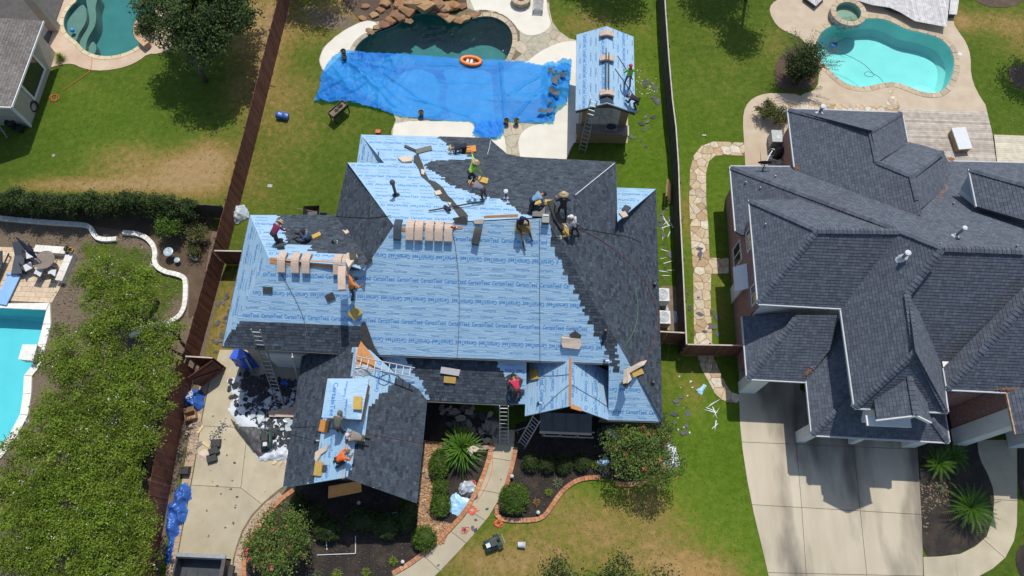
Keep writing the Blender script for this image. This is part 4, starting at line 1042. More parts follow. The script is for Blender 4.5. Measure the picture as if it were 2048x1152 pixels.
# the dark membrane in the rear valley and its crinkled blue strip
def roof_blob(name, pl, pts, m, h=.02, t=.012, parent=None, label=None, wob=0.0):
 P = poly_uv(pl, pts); n = len(P); P3 = [Vector((u, v, 0)) for u, v in P]
 top = [pl.lift(u, v, h + t + R.uniform(0, wob)) for u, v in P]; bot = [pl.lift(u, v, h) for u, v in P]; fs = []
 for a, b, c in tessellate_polygon([P3]):
  q = (P[b][0] - P[a][0]) * (P[c][1] - P[a][1]) - (P[b][1] - P[a][1]) * (P[c][0] - P[a][0])
  if q < 0: b, c = c, b
  fs.append((a, b, c) if pl.u.cross(pl.vd).z > 0 else (a, c, b))
 fs += [(i, (i + 1) % n, n + (i + 1) % n, n + i) for i in range(n)]
 return obj(name, (top + bot, fs), m, parent)
M['membrane'] = mat('black_valley_membrane', (.035, .035, .032), (.06, .058, .052), 5, .7, .4, 15, coord='World')
roof_blob('valley_membrane', HN, [(836, 310), (828, 312), (827, 322), (838, 340), (842, 352), (862, 370), (872, 385), (884, 402), (898, 405), (912, 425), (930, 449), (934, 446), (936, 432), (927, 421), (913, 410), (905, 400), (896, 392), (886, 376), (872, 365), (858, 360), (850, 345), (846, 330), (838, 312)], M['membrane'], parent=house)
roof_blob('valley_membrane', HS, [(911, 447), (934, 449), (936, 440), (930, 432), (905, 436)], M['membrane'], parent=house)
roof_blob('valley_membrane', HS, [(722, 648), (731, 643), (738, 662), (748, 690), (758, 708), (748, 712), (735, 694), (724, 682), (718, 668)], M['membrane'], h=.03, parent=house)
# raised flat hood over the garage ridge
hd = gp([(655, 757), (738, 757), (722, 839), (643, 835)], 5.6)
dm = thing('roof_hood', 'square raised pale blue hood on the ridge of the garage wing, not yet shingled', 'dormer', (hd[0].x, hd[2].y, 4.5))
hc = sum(hd, Vector()) / 4; ap = hc + Vector((0, 0, .16)); n = 4
g = G().add(hd + [ap] + [p - Vector((0, 0, .10)) for p in hd], [(3, 2, 4), (2, 1, 4), (1, 0, 4), (0, 3, 4), (0, 1, 6, 5), (1, 2, 7, 6), (2, 3, 8, 7), (3, 0, 5, 8), (5, 6, 7, 8)])
o = g.out('hood_roof', M['wrap'], dm)
uvl = o.data.uv_layers.new(name='uv')
for p_ in o.data.polygons:
 for li in p_.loop_indices:
  v = o.data.vertices[o.data.loops[li].vertex_index].co; uvl.data[li].uv = (v.x, v.y)
gw = G(); hp = Plane(0, 0, hc.z + .2, (0, 1), 0.0001)
for (cx, cy, ang, s, word, up_) in ((666, 800, 1, .30, 'CertainTeed', False), (725, 790, 1, .30, 'CertainTeed', True), (690, 775, 1, .15, 'RoofRunner', True), (690, 815, 1, .15, 'RoofRunner', True)):
 c = at(cx, cy, hc.z + .2); ls, W_ = letters(word)
 for x, vs, fs, w in ls:
  pts = []
  for a, b in vs:
   a2, b2 = (x + a - W_ / 2) * s, (b - .35) * s
   X, Y = (c.x - b2, c.y + a2) if up_ else (c.x + b2, c.y - a2)
   dx = min(abs(X - hd[0].x), abs(X - hd[1].x)) if hd[0].x < X < hd[1].x else 0
   # height of the shallow pyramid at X, Y
   fx = abs(X - hc.x) / (hd[1].x - hc.x); fy = abs(Y - hc.y) / (hd[0].y - hc.y)
   pts.append((X, Y, hd[0].z + .16 * (1 - min(1, max(fx, fy))) + .012))
  if all(hd[3].x + .05 < p[0] < hd[1].x - .05 and hd[3].y + .03 < p[1] < hd[0].y - .03 for p in pts): gw.add(pts, fs)
gw.out('printed_words', M['ink'], dm, kind='stuff')
g = G()
q = [p.lerp(hc, .12) for p in hd]; g.prism(q, 3.9, 5.49); g.out('hood_wall', M['osb'], dm)
# walls of the house
def wall_box(a, b, z0, z1, m, name='wall', parent=None):
 return G().box((a[0], a[1], z0), (b[0], b[1], z1)).out(name, m, parent if parent is not None else house)
M['brick'] = mat('red_brick_far', (.16, .065, .045), (.22, .10, .07), 10, .9, .3, 30, coord='World')
M['brick_brown'] = mat('brown_brick', (.13, .075, .05), (.20, .12, .085), 14, .9, .4, 30, coord='World', c3=(.28, .2, .14), s3=9, mix3=.5)
wall_box((-13.75, 10.66), (-9.2, 16.85), 0, 4.42, M['stucco'])
wall_box((-9.15, 10.64), (4.05, 20.3), 0, 4.5, M['brick_brown'])
wall_box((-8.95, 18), (-1.7, 22.9), 0, 2.95, M['brick_brown'])
wall_box((4.08, 8.35), (6.42, 20.15), 0, 2.9, M['brick_brown'])
wall_box((-10.28, 4.85), (-4.95, 10.62), 0, 2.93, M['brick_brown'])
wall_box((-4.9, 10.0), (.7, 10.6), 0, 3.1, M['brick_brown'])
wall_box((.72, 8.62), (3.85, 10.62), 0, 2.95, M['brick_brown'])
# gable triangles
def gable(x0, x1, y, zb, za, m, name='gable_wall', t=.12, par=None):
 xm = (x0 + x1) / 2
 v = [(x0, y, zb), (x1, y, zb), (xm, y, za), (x0, y + t, zb), (x1, y + t, zb), (xm, y + t, za)]
 return G().add(v, [(0, 1, 2), (5, 4, 3), (0, 2, 5, 3), (2, 1, 4, 5), (0, 3, 4, 1)]).out(name, m, par if par is not None else house)
gable(-10.3, -4.93, 4.72, 2.93, 4.55, M['trim_dark']); gable(.70, 3.87, 8.46, 2.95, 4.15, M['brick_brown'])
# sheathing panel and window band under the garage gable
q = [at(657, 974, 3.5), at(722, 962, 3.7), at(723, 984, 2.5), at(656, 997, 2.1)]; G().add(q + [p + Vector((0, .04, 0)) for p in q], [(0, 1, 2, 3), (7, 6, 5, 4), (0, 4, 5, 1), (1, 5, 6, 2), (2, 6, 7, 3), (3, 7, 4, 0)]).out('sheathing_panel', M['osb'], house)
for x in (-9.6, -5.9):
 G().box((x, 4.7, 1.1), (x + .95, 4.8, 2.5)).out('window', M['glass_dark'], house)
# left court wall: pale garage door in the shade
o = G().box((-12.9, 10.58, .05), (-10.4, 10.64, 2.4)).out('garage_door', M['trim_white'], house)
for k in range(4): G().box((-12.88, 10.55, .1 + k * .58), (-10.42, 10.575, .62 + k * .58)).out('door_panel', M['trim_white'], o)
# bay window with seamed metal roof under the entry gable
bay = G(); z0, z1 = 2.75, 2.15
tp = [at(1080, 824, 2.8), at(1184, 829, 2.8)]; bt = [at(1079, 862, 2.15), at(1183, 866, 2.15)]
g = G().add([tp[0], tp[1], bt[1], bt[0]] + [p - Vector((0, 0, .06)) for p in (tp[0], tp[1], bt[1], bt[0])], [(3, 2, 1, 0), (4, 5, 6, 7), (0, 1, 5, 4), (1, 2, 6, 5), (2, 3, 7, 6), (3, 0, 4, 7)])
mr = g.out('bay_roof', M['metal_dark'], house)
for k in range(1, 4):
 a = tp[0].lerp(tp[1], k / 4); b = bt[0].lerp(bt[1], k / 4); G().beam(a + Vector((0, 0, .02)), b + Vector((0, 0, .02)), .03, .05).out('standing_seam', M['metal_dark'], mr)
G().beam(bt[0] + Vector((0, -.05, -.04)), bt[1] + Vector((0, -.05, -.04)), .10, .10).out('bay_fascia', mat('tan_trim', (.4, .33, .22), (.45, .38, .27), 4, .7), house)
bw = G().box((bt[0].x + .15, bt[0].y + .12, 0), (bt[1].x - .15, 8.66, 2.05)).out('bay_wall', M['brick_brown'], house)
for k in range(3):
 x = bt[0].x + .3 + k * .85; wv = G().box((x, bt[0].y + .06, .8), (x + .7, bt[0].y + .125, 1.9)).out('window', M['glass_dark'], house)
 G().box((x - .05, bt[0].y + .04, .74), (x + .75, bt[0].y + .13, .8)).out('sill', M['trim_white'], wv)
# front door in the porch
G().box((-1.9, 9.93, .02), (-.9, 9.99, 2.1)).out('front_door', mat('dark_oak_door', (.08, .04, .02), (.12, .06, .03), 4, .5), house)
# eave drip edges seen as light lines
def edge(pl, a, b, m, name='drip_edge', w=.05, t=.05, parent=None, dz=-.05):
 p, q = pl.hit(*a), pl.hit(*b); return G().beam(p + Vector((0, 0, dz)), q + Vector((0, 0, dz)), w, t).out(name, m, parent if parent is not None else house)
for pl, a, b in ((HS, (445, 694), (720, 710)), (HS, (720, 710), (1223, 729)), (HP, (855, 803), (1027, 811)), (HS, (1217, 841), (1325, 845)), (HWw, (499, 432), (444, 692))):
 edge(pl, a, b, M['trim_dark'])
# plumbing vents
def vent(px, py, pl, h, r, m_pipe, m_cap, label, boot=True, flare=None):
 b = pl.hit(px, py); t = thing('roof_vent', label, 'vent pipe', b)
 if boot:
  gb = G().lathe((0, 0, 0), [(r * 2.6, .012), (r * 1.9, .06), (r * 1.15, .16)], 10)
  for v in gb.v: v.z += pl.s * (v.x * pl.up.x + v.y * pl.up.y) if v.z < .1 else 0
  gb.lo('flashing', m_cap if boot is True else boot, t)
 G().lathe((0, 0, 0), [(r, -.1), (r, h)], 10).lo('pipe', m_pipe, t)
 if flare: G().lathe((0, 0, h), [(r * 1.1, -.05), (flare, -.02), (flare, .08), (r * .6, .12)], 12).lo('cap', m_cap, t)
 return t
M['galv'] = mat('galvanised_steel', (.26, .28, .30), (.34, .36, .38), 6, .5, metal=.3)
M['blackpipe'] = mat('black_pipe', (.018, .018, .02), (.03, .03, .032), 6, .5)
M['cap_white'] = mat('white_vent_cap', (.56, .58, .59), (.64, .66, .67), 4, .6)
vent(792, 390, HN, 1.15, .075, M['blackpipe'], M['blackpipe'], 'tall black vent pipe standing on the pale blue rear roof', flare=.13)
vent(1012, 396, HN, .6, .05, M['blackpipe'], M['cap_white'], 'short white capped vent pipe on the charcoal rear roof', flare=.11)
for px, py in ((1308, 571), (1210, 664), (1305, 767)):
 vent(px, py, HE, .3, .05, M['blackpipe'], M['blackpipe'], {1308: 'small black vent stub near the edge of the charcoal side roof beside the air conditioners', 1210: 'small black vent stub at the ragged edge of the shingles on the big front roof', 1305: 'small black vent stub beside the heap of torn wrapper on the side roof'}[px])

# pavilion
pav = thing('pavilion', 'small gabled poolside pavilion with brown posts, counter and pale blue roof', 'pavilion', (4.2, 25.8, 0))
PW = Plane(2.5, 0, 2.9, (1, 0), .47); PE = Plane(5.9, 0, 2.9, (-1, 0), .47)
FW_ = [(2.5, 25.55), (4.2, 25.55), (4.2, 31.0), (2.5, 30.95)]
for pl, X in ((PW, (2.5, 4.2)), (PE, (4.2, 5.9))):
 f = [tuple(pl.xy(X[0], 25.55)), tuple(pl.xy(X[1], 25.55)), tuple(pl.xy(X[1], 31.0)), tuple(pl.xy(X[0], 31.0))]
 s = roof_slab('roof', pl, f, M['wrap'], pav, .12)
 printed(pl, f, s, v0=.55 if X[0] < 3 else .75, u0=.3, up=1, per=2.0, pitch=1.1)
M['cedar'] = mat('brown_cedar', (.17, .10, .055), (.24, .15, .085), 3, .8, stretch=(1, 1, 4), coord='World')
M['tanpaint'] = mat('tan_counter_paint', (.30, .22, .12), (.36, .27, .15), 3, .8, coord='World')
for x in (2.95, 5.2):
 for y in (25.95, 30.4):
  G().box((x, y, .05), (x + .42, y + .3, 2.78)).out('post', M['tanpaint'], pav)
G().box((2.8, 26.0, 2.62), (5.6, 26.18, 2.85)).out('tie_beam', M['cedar'], pav)
G().box((4.1, 25.98, 2.86), (4.3, 26.12, 3.5)).out('king_post', M['cedar'], pav)
for sx in (-1, 1): G().beam((4.2 + sx * .1, 26.05, 2.95), (4.2 + sx * .75, 26.05, 3.25), .1, .1).out('brace', M['cedar'], pav)
for x0, x1 in ((2.52, 4.18), (5.88, 4.22)):
 G().beam((x0, 25.53, 2.8), (x1, 25.53, 3.58), .06, .16).out('rake_board', M['trim_dark'], pav)
cb = G().box((2.75, 25.35, .05), (5.75, 25.9, .95)).out('counter', M['tanpaint'], pav)
G().box((2.68, 25.28, .955), (5.82, 26.0, 1.02)).out('counter_top', mat('brown_granite', (.16, .12, .09), (.24, .18, .14), 20, .4), pav)
G().box((2.9, 30.2, .05), (5.6, 30.4, 2.5)).out('back_wall', M['stucco'], pav)
gr = thing('grill', 'dark stainless grill set in the counter under the pavilion', 'grill', (4.75, 25.75, 1.02)); G().box((-.35, -.2, 0), (.35, .25, .12)).lo('body', M['galv'], gr); G().lathe((0, .02, .121), [(.01, 0.18), (.16, .14), (.2, .0)], 12, sx=1.6).lo('lid', M['blackpipe'], gr)
# the brick house on the right
rh = thing('house', 'two storey red brick house with a many sided slate grey shingle roof and white trim', 'house', (17, 16, 0))
M['brick_red'] = mat('dusty_red_brick', (.30, .14, .115), (.42, .235, .20), 16, .9, .4, 40, c3=(.50, .35, .31), s3=7, mix3=.6, coord='World')
RWc = Plane(11.16, 0, 5.2, (1, 0), 1.106); RSc = Plane(0, 13.2, 5.2, (0, 1), .857); RNc = Plane(0, 18.85, 5.2, (0, -1), .857)
RW1 = Plane(11.13, 0, 2.8, (1, 0), .814); RN = Plane(0, 22.3, 2.8, (0, -1), .76)
RWa = Plane(14.57, 0, 3.0, (1, 0), .78); RNa = Plane(0, 26.12, 3.0, (0, -1), .85); REa = Plane(20.98, 0, 3.0, (-1, 0), .78)
bap = RWa.hit(1824, 352)
RNb = Plane(0, bap.y, bap.z, (0, -1), .80); REb = Plane(bap.x, 0, bap.z, (-1, 0), .80)
RSd = Plane(0, 14.8, 8.5, (0, 1), .86)
RWe = Plane(15.1, 0, 5.2, (1, 0), 1.25); RSe = Plane(0, 8.4, 5.2, (0, 1), 1.26); REe = Plane(19.2, 0, 5.2, (-1, 0), 1.07)
RWf = Plane(19.4, 0, 5.2, (1, 0), .90); RSf = Plane(0, 9.45, 5.2, (0, 1), .90)
RWg = Plane(11.1, 0, 2.8, (1, 0), .75); RSg = Plane(0, 10.2, 2.8, (0, 1), .75)
RWh = Plane(13.95, 0, 2.8, (1, 0), .72); RSh = Plane(0, 7.57, 2.8, (0, 1), .80); REh = Plane(20.35, 0, 2.8, (-1, 0), .72)
c_ = at(1939, 338, 6.2); RWk = Plane(c_.x, 0, 6.2, (1, 0), .8); RNk = Plane(0, c_.y, 6.2, (0, -1), .8)
KW = dict(regular=True, w=(.20, .20), expo=.15, t=(.016, .022))
def rslope(pl, face, parent=None, name='roof_face', m='shingle_right', **k):
 s = roof_slab(name, pl, face, M['felt'], parent or rh, .13)
 kw = dict(KW); kw.update(k); tabs(pl, face, None, **kw).out('shingles', M[m], s, kind='stuff'); return s
rslope(RWa, [(1576, 218), (1588, 345), (1834, 434), (1844, 425), (1836, 401), (1824, 352), (1755, 324), (1742, 261)])
rslope(RNa, [(1576, 218), (1803.5, 225.6), (1742, 261)])
rslope(REa, [(1803.5, 225.6), (1816, 286), (1755, 324), (1742, 261)])
rslope(RNb, [(1755, 326), (1824, 352), (1886, 304), (1846, 291), (1812, 284)])
rslope(REb, [(1824, 352), (1886, 304), (1900, 330), (1900, 350), (1880, 385), (1836, 422), (1836, 401)])
rslope(RN, [(1461, 333), (1590, 333.6), (1838, 417), (1897, 323), (2110, 328), (2110, 510), (1887, 497), (1803, 461)])
rslope(RW1, [(1461, 333), (1473, 464), (1484, 470), (1530, 470), (1800, 470), (1802, 459)])
rslope(RNc, [(1499, 400), (1638, 399), (1798, 461), (1803, 464), (1635, 460.6)])
rslope(RWc, [(1499, 400), (1635, 460.6), (1517, 607)])
rslope(RSc, [(1517, 607), (1682, 616), (1800, 474), (1803, 463), (1635, 460.6)])
rslope(RSd, [(1887, 497), (2110, 508), (2110, 520), (1884, 755), (1860, 700), (1805, 588), (1880, 503)])
rslope(RWe, [(1682, 616), (1793, 472), (1804, 463), (1887, 497), (1880, 503), (1815, 588), (1831, 704), (1710, 815)])
rslope(REe, [(1815, 588), (1831, 704), (1895, 824), (1884, 730), (1860, 660)])
rslope(RSe, [(1710, 815), (1831, 704), (1895, 824)])
rslope(RWf, [(1888, 735), (1895, 778), (2110, 545), (2110, 510)])
rslope(RSf, [(1895, 778), (2110, 788), (2110, 545)])
rslope(RWg, [(1485, 632.8), (1495, 757), (1592, 636), (1592, 625)])
rslope(RSg, [(1495, 757), (1611, 763), (1661, 697), (1676, 630), (1592, 630)])
rslope(RWh, [(1612, 748), (1624.5, 869.4), (1673, 822), (1745, 760), (1745, 640), (1680, 634), (1659, 697)])
rslope(RSh, [(1624.5, 869.4), (1898, 884), (1863, 836), (1850, 790), (1700, 790), (1673, 822)])
rslope(REh, [(1898, 884), (1890, 826), (1884, 800), (1850, 790), (1863, 836)])
rslope(RWk, [(1939, 338), (1954.5, 413), (2110, 458), (2110, 385)])
rslope(RNk, [(1939, 338), (2110, 385), (2110, 345)])
def rcap(pl, a, b, **k):
 p, q = pl.hit(*a), pl.hit(*b)
 if p.z > q.z: p, q = q, p
 return caps(p, q, **k)
for pl, a, b in ((RWa, (1578, 219), (1742, 261)), (REa, (1802, 226), (1742, 261)), (RWa, (1742, 261), (1755, 324)), (RWa, (1755, 324), (1824, 352)), (RNb, (1885, 304), (1824, 352)), (RWa, (1824, 352), (1836, 401)),
     (RW1, (1463, 335), (1800, 460)), (RWc, (1500, 401), (1635, 460)), (RWc, (1518, 605), (1635, 461)), (RSc, (1635, 461), (1803, 463)), (RWe, (1804, 463), (1886, 496)), (RSd, (1888, 497), (2048, 503)),
     (RWe, (1884, 499), (1815, 588)), (RWe, (1815, 588), (1831, 704)), (RSe, (1712, 813), (1831, 704)), (RSe, (1893, 823), (1831, 704)), (RSf, (1897, 777), (2108, 547)),
     (RSg, (1497, 756), (1592, 637)), (RSh, (1626, 868), (1673, 822)), (RSh, (1896, 883), (1863, 836)), (RWk, (1940, 339), (2108, 386))):
 rcap(pl, a, b, w=.30, step=.19, h=.05, lift=.03).out('ridge_caps', M['shingle_right'], rh, kind='stuff')
M['gutter'] = mat('pale_grey_gutter', (.42, .44, .46), (.5, .52, .54), 4, .6)
def gutter(pl, a, b, w=.10, t=.13, m=None, parent=None, outw=.04):
 p, q = pl.hit(*a), pl.hit(*b); o_ = Vector((-pl.up.x, -pl.up.y, 0)) * outw
 G().beam(p + o_ + Vector((0, 0, -.06)), q + o_ + Vector((0, 0, -.06)), w, t).out('gutter', m or M['gutter'], parent or rh)
for pl, a, b in ((RWa, (1576, 218), (1590, 334)), (RNa, (1576, 218), (1803.5, 225.6)), (REa, (1803.5, 225.6), (1815, 284)), (RN, (1461, 333), (1588, 334)), (RN, (1905, 323), (2100, 328)), (RW1, (1461, 333), (1472, 462)),
     (RWc, (1499, 400), (1517, 607)), (RSc, (1517, 607), (1682, 616)), (RWe, (1682, 616), (1710, 815)), (RSe, (1710, 815), (1895, 824)), (RSf, (1895, 778), (2100, 788)), (RWf, (1888, 736), (1895, 778)), (REe, (1895, 824), (1884, 738)),
     (RWg, (1485, 633), (1495, 757)), (RSg, (1495, 757), (1611, 763)), (RWh, (1613, 755), (1624.5, 869.4)), (RSh, (1624.5, 869.4), (1898, 884)), (REh, (1898, 884), (1889, 826)), (RWk, (1939, 338), (1954.5, 413))):
 gutter(pl, a, b, w=.07, t=.12)
def rwall(a, b, z0, z1, m=None, name='brick_wall'): return G().box((a[0], a[1], z0), (b[0], b[1], z1)).out(name, m or M['brick_red'], rh)
rwall((11.52, 13.62), (16.9, 18.45), 0, 5.1)                 # tall west block
rwall((11.53, 16.6), (16.5, 21.9), 0, 2.75)                  # low north west section
rwall((11.51, 11.45), (16.0, 13.6), 0, 2.75)
rwall((14.95, 20.0), (20.6, 25.75), 0, 2.9)
rwall((11.6, 13.5), (16.9, 13.6), 2.7, 5.1, M['trim_white'], 'siding_wall')
rwall((15.5, 8.8), (18.85, 14.0), 2.7, 5.1, M['trim_white'], 'siding_wall')
for a, b in (((14.2, 7.78), (14.65, 8.3)), ((19.55, 7.75), (20.2, 8.3)), ((11.45, 10.24), (12.3, 10.8)), ((16.85, 7.8), (17.15, 8.2))): rwall(a, b, .03, 2.72, M['trim_white'], 'garage_pillar')
rwall((15.2, 9.6), (19.95, 12.9), 0, 2.7, M['trim_dark'], 'garage_wall')
rwall((16.2, 13.0), (28, 21.5), 0, 2.75); rwall((17.0, 12.5), (28, 16.5), 2.7, 5.1)
rwall((19.85, 9.86), (28, 12.6), 0, 5.1)
for x0, x1 in ((15.3, 17.3), (17.6, 19.8)):
 gd = rwall((x0, 9.5), (x1, 9.56), .03, 2.3, M['trim_white'], 'garage_door')
 for k in range(4): G().box((x0 + .04, 9.46, .06 + k * .56), (x1 - .04, 9.495, .58 + k * .56)).out('door_panel', M['trim_white'], gd)
# white soffit returns at the eave corners
def soffit(pts, z, m=None, t=.04):
 P = [Vector((x, y, 0)) for x, y in pts]; G().prism(P, z - t, z).out('soffit', m or M['trim_white'], rh)
soffit([(11.2, 13.24), (15.1, 13.24), (15.1, 13.6), (11.52, 13.6), (11.52, 18.4), (11.2, 18.8)], 5.06)
soffit([(15.13, 8.44), (19.15, 8.44), (19.15, 8.79), (15.48, 8.79), (15.48, 13.4), (15.13, 13.2)], 5.06)
soffit([(14.0, 7.62), (20.3, 7.62), (20.3, 12), (20.02, 12), (20.02, 7.93), (14.13, 7.93), (14.13, 10.5), (14.0, 10.5)], 2.66)
soffit([(19.45, 9.5), (28, 9.5), (28, 9.84), (19.84, 9.84), (19.84, 12.4), (19.45, 12.4)], 5.06)
# soffit of the raised right hand gable
kz = 6.1; pk = at(1920.7, 379, 5.4)
G().add([Vector((c_.x + .05, c_.y - .1, kz)), at(1954.5, 413, 6.1) + Vector((.05, .1, 0)), at(1921, 378, 5.3)], [(0, 1, 2), (2, 1, 0)]).out('soffit', mat('blue_white_soffit', (.55, .6, .66), (.6, .65, .7), 3, .6), rh)
e1 = at(1954.5, 413, 6.1)
rwall((c_.x + .35, e1.y + .3), (28, c_.y - .3), 4.5, 6.1, M['trim_white'], 'siding_wall')
# windows of the west wall
def wwin(y0, y1, z0, z1):
 w = G().box((11.485, y0, z0), (11.53, y1, z1)).out('window', M['glass_dark'], rh)
 for a, b in (((11.46, y0 - .07, z1), (11.53, y1 + .07, z1 + .08)), ((11.46, y0 - .07, z0 - .08), (11.53, y1 + .07, z0)), ((11.46, y0 - .07, z0), (11.53, y0, z1)), ((11.46, y1, z0), (11.53, y1 + .07, z1)), ((11.465, (y0 + y1) / 2 - .03, z0), (11.53, (y0 + y1) / 2 + .03, z1))):
  G().box(a, b).out('frame', M['trim_white'], w)
wwin(16.9, 17.9, 3.3, 4.7); wwin(13.9, 14.8, 3.3, 4.7); wwin(17.0, 18.1, .9, 2.1)
G().box((11.40, 15.25, .05), (11.5, 16.15, 2.1)).out('side_door', M['trim_white'], rh)
G().add([(11.5, 15.0, 2.9), (11.5, 16.4, 2.9), (10.95, 16.4, 2.35), (10.95, 15.0, 2.35), (11.5, 15.0, 2.82), (11.5, 16.4, 2.82), (10.95, 16.4, 2.27), (10.95, 15.0, 2.27)], [(0, 1, 2, 3), (7, 6, 5, 4), (2, 1, 5, 6), (0, 3, 7, 4), (3, 2, 6, 7)]).out('door_awning', M['trim_white'], rh)
# front entry: brick porch with slanting white band
rwall((22.28, 8.8), (22.7, 9.84), 0, 5.05); rwall((22.7, 8.95), (28, 9.84), 0, 5.05)
G().box((22.2, 7.98, 0), (22.85, 8.78, 5.0)).out('white_pilaster', M['trim_white'], rh)
G().box((25.0, 7.98, 0), (25.7, 8.78, 5.0)).out('white_pilaster', M['trim_white'], rh)
G().box((22.86, 8.1, 3.1), (24.98, 8.6, 5.0)).out('brick_wall', M['brick_red'], rh)
G().box((23.3, 8.9, .05), (24.6, 8.94, 2.5)).out('front_door', bpy.data.materials['dark_oak_door'], rh)
G().beam((22.05, 9.5, 5.12), (22.05, 7.5, 5.12), .1, .12).out('gutter', mat('rusty_gutter', (.35, .15, .06), (.55, .4, .3), 5, .7), rh)
rslope(Plane(22.05, 0, 5.15, (1, 0), .8), [(22.05, 7.5, 5.15), (24.2, 7.5, 6.87), (24.2, 9.5, 6.87), (22.05, 9.5, 5.15)])
G().lathe((23.0, 8.2, 1.2), [(.03, .28), (.13, .2), (.11, -.02), (.05, -.08)], 8).out('porch_lantern', mat('brass_lantern', (.3, .2, .07), (.4, .28, .1), 5, .35, metal=.7), rh)
for k in range(3):
 w = G().box((19.825, 10.0 + k * .8, 1.0), (19.86, 10.55 + k * .8, 2.3)).out('window', M['glass_dark'], rh)
for k in range(4):
 w = G().box((20.3 + k * .9, 9.82, 3.3), (20.85 + k * .9, 9.86, 4.4)).out('window', M['glass_dark'], rh); G().box((20.22 + k * .9, 9.79, 4.4), (20.93 + k * .9, 9.87, 4.48)).out('frame', M['trim_white'], w)
# gable dormer on the front hip
dz = 6.9
pk1 = RSe.hit(1820, 753); pk0 = at(1831, 827, pk1.z)
eL = at(1754, 839, 5.55); eR = at(1861, 844, 5.55)
dormer = []
yf = (eL.y + eR.y) / 2
pkf = Vector((pk1.x, yf + .02, pk1.z))
Lf, Rf = Vector((eL.x, yf, 5.55)), Vector((eR.x, yf, 5.55))
Lb = Vector((eL.x, RSe.p0.y + (5.55 - 5.2) / 1.26, 5.55)); Rb = Vector((eR.x, Lb.y, 5.55))
def dorm_plane(e, up):
 s = (pk1.z - 5.55) / abs(pk1.x - e.x); return Plane(e.x, 0, 5.55, up, s)
DL, DR = dorm_plane(eL, (1, 0)), dorm_plane(eR, (-1, 0))
fl = [tuple(Lf), tuple(pkf), tuple(pk1), tuple(Lb)]; fr_ = [tuple(Rf), tuple(pkf), tuple(pk1), tuple(Rb)]
rslope(DL, fl, name='dormer_roof'); rslope(DR, fr_, name='dormer_roof')
caps(pkf, pk1, w=.28, step=.2, h=.05, lift=.03).out('ridge_caps', M['shingle_right'], rh, kind='stuff')
G().beam(Lf + Vector((0, -.03, -.07)), pkf + Vector((0, -.03, -.07)), .06, .16).out('rake_board', M['trim_white'], rh)
G().beam(Rf + Vector((0, -.03, -.07)), pkf + Vector((0, -.03, -.07)), .06, .16).out('rake_board', M['trim_white'], rh)
dw = G().prism([(eL.x + .3, yf + .35), (eR.x - .3, yf + .35), (eR.x - .3, 10.2), (eL.x + .3, 10.2)], 3.4, 5.5).out('dormer_wall', M['trim_white'], rh)
gable(eL.x + .3, eR.x - .3, yf + .34, 5.5, pk1.z - .25, M['glass_dark'], 'gable_window', .06, rh)
G().box((eL.x - .15, yf - .12, 4.75), (eR.x - .5, yf + .36, 4.86)).out('flashing_ledge', M['trim_white'], rh)
# pipes and dishes
def vent2(px, py, pl, h, r, label, cap=True):
 return vent(px, py, pl, h, r, M['galv'], M['cap_white'], label, flare=r * 1.7 if cap else None)
vent2(1910, 472, RN, .75, .065, 'tall galvanised flue with white cap on the pale rear slope of the grey roof')
vent2(1803, 517, RWe, .55, .08, 'stout flue with white cap below the ridge on the front slope of the grey roof')
vent2(1638, 226, RNa, .55, .085, 'flue pipe near the rear gutter of the grey roof beside the pool', cap=True)
for px, py, pl, lb in ((1490, 367, RW1, 'small galvanised vent low on the left end of the grey roof'), (1519, 378, RW1, 'small galvanised vent higher up the left end slope, right of its twin'), (1529, 451, RWc, 'white box vent on the tall left hip of the grey roof'), (1549, 355, RN, 'thin stub vent behind the satellite dish'), (1904, 409, RN, 'thin stub vent on the pale rear slope near the raised gable'), (1878, 490, RN, 'thin stub vent just above the main ridge'), (2030, 494, RN, 'thin stub vent at the right edge just above the main ridge')):
 vent(px, py, pl, .2, .03, M['galv'], M['cap_white'], lb, boot=M['galv'])
b = RN.hit(1524, 341); t = thing('satellite_dish', 'dark satellite dish with white arm at the rear gutter of the grey roof', 'dish', b)
G().tube([(0, 0, 0), (0, .05, .55)], .03).lo('mast', M['blackpipe'], t)
g = G()
for i in range(5):
 r0, r1 = i * .08, (i + 1) * .08
 for k in range(16):
  a0, a1 = k * math.pi / 8, (k + 1) * math.pi / 8
  g.add([(r * math.cos(a) * 1.0, r * r * .5 + .05, .6 + r * math.sin(a) * .45) for r, a in ((r0, a0), (r1, a0), (r1, a1), (r0, a1))], [(0, 1, 2, 3)])
g.lo('dish', M['blackpipe'], t)
G().tube([(0, 0, .55), (.2, .5, .75), (.45, .9, .6)], .025).lo('feed_arm', M['trim_white'], t)
# leaves and pine straw caught in the valleys
M['rust'] = mat('rusty_pine_straw', (.22, .10, .045), (.30, .16, .08), 6, .9, tone=(.5, 1.4))
def litter(px, py, pl, rx, ry, n, label, ang=0, name='leaf_pile'):
 g = G()
 for _ in range(n):
  a, b = R.gauss(0, rx), R.gauss(0, ry); x = px + a * math.cos(ang) - b * math.sin(ang); y = py + a * math.sin(ang) + b * math.cos(ang)
  p = pl.hit(x, y) + Vector((0, 0, .03 + R.random() * .03)); an = R.random() * 6; l = R.uniform(.03, .08); d = Vector((math.cos(an), math.sin(an), R.uniform(-.1, .1))) * l; s = Vector((-d.y, d.x, 0)) * .35
  g.add([p - d, p + s, p + d, p - s], [(0, 1, 2, 3)], R.random())
 tag(g.out(name, M['rust'], kind='stuff'), label, 'leaf litter')
litter(1593, 337, RWa, 2.6, 1.5, 70, 'rusty leaf pile in the corner of the rear gutter beside the satellite dish')
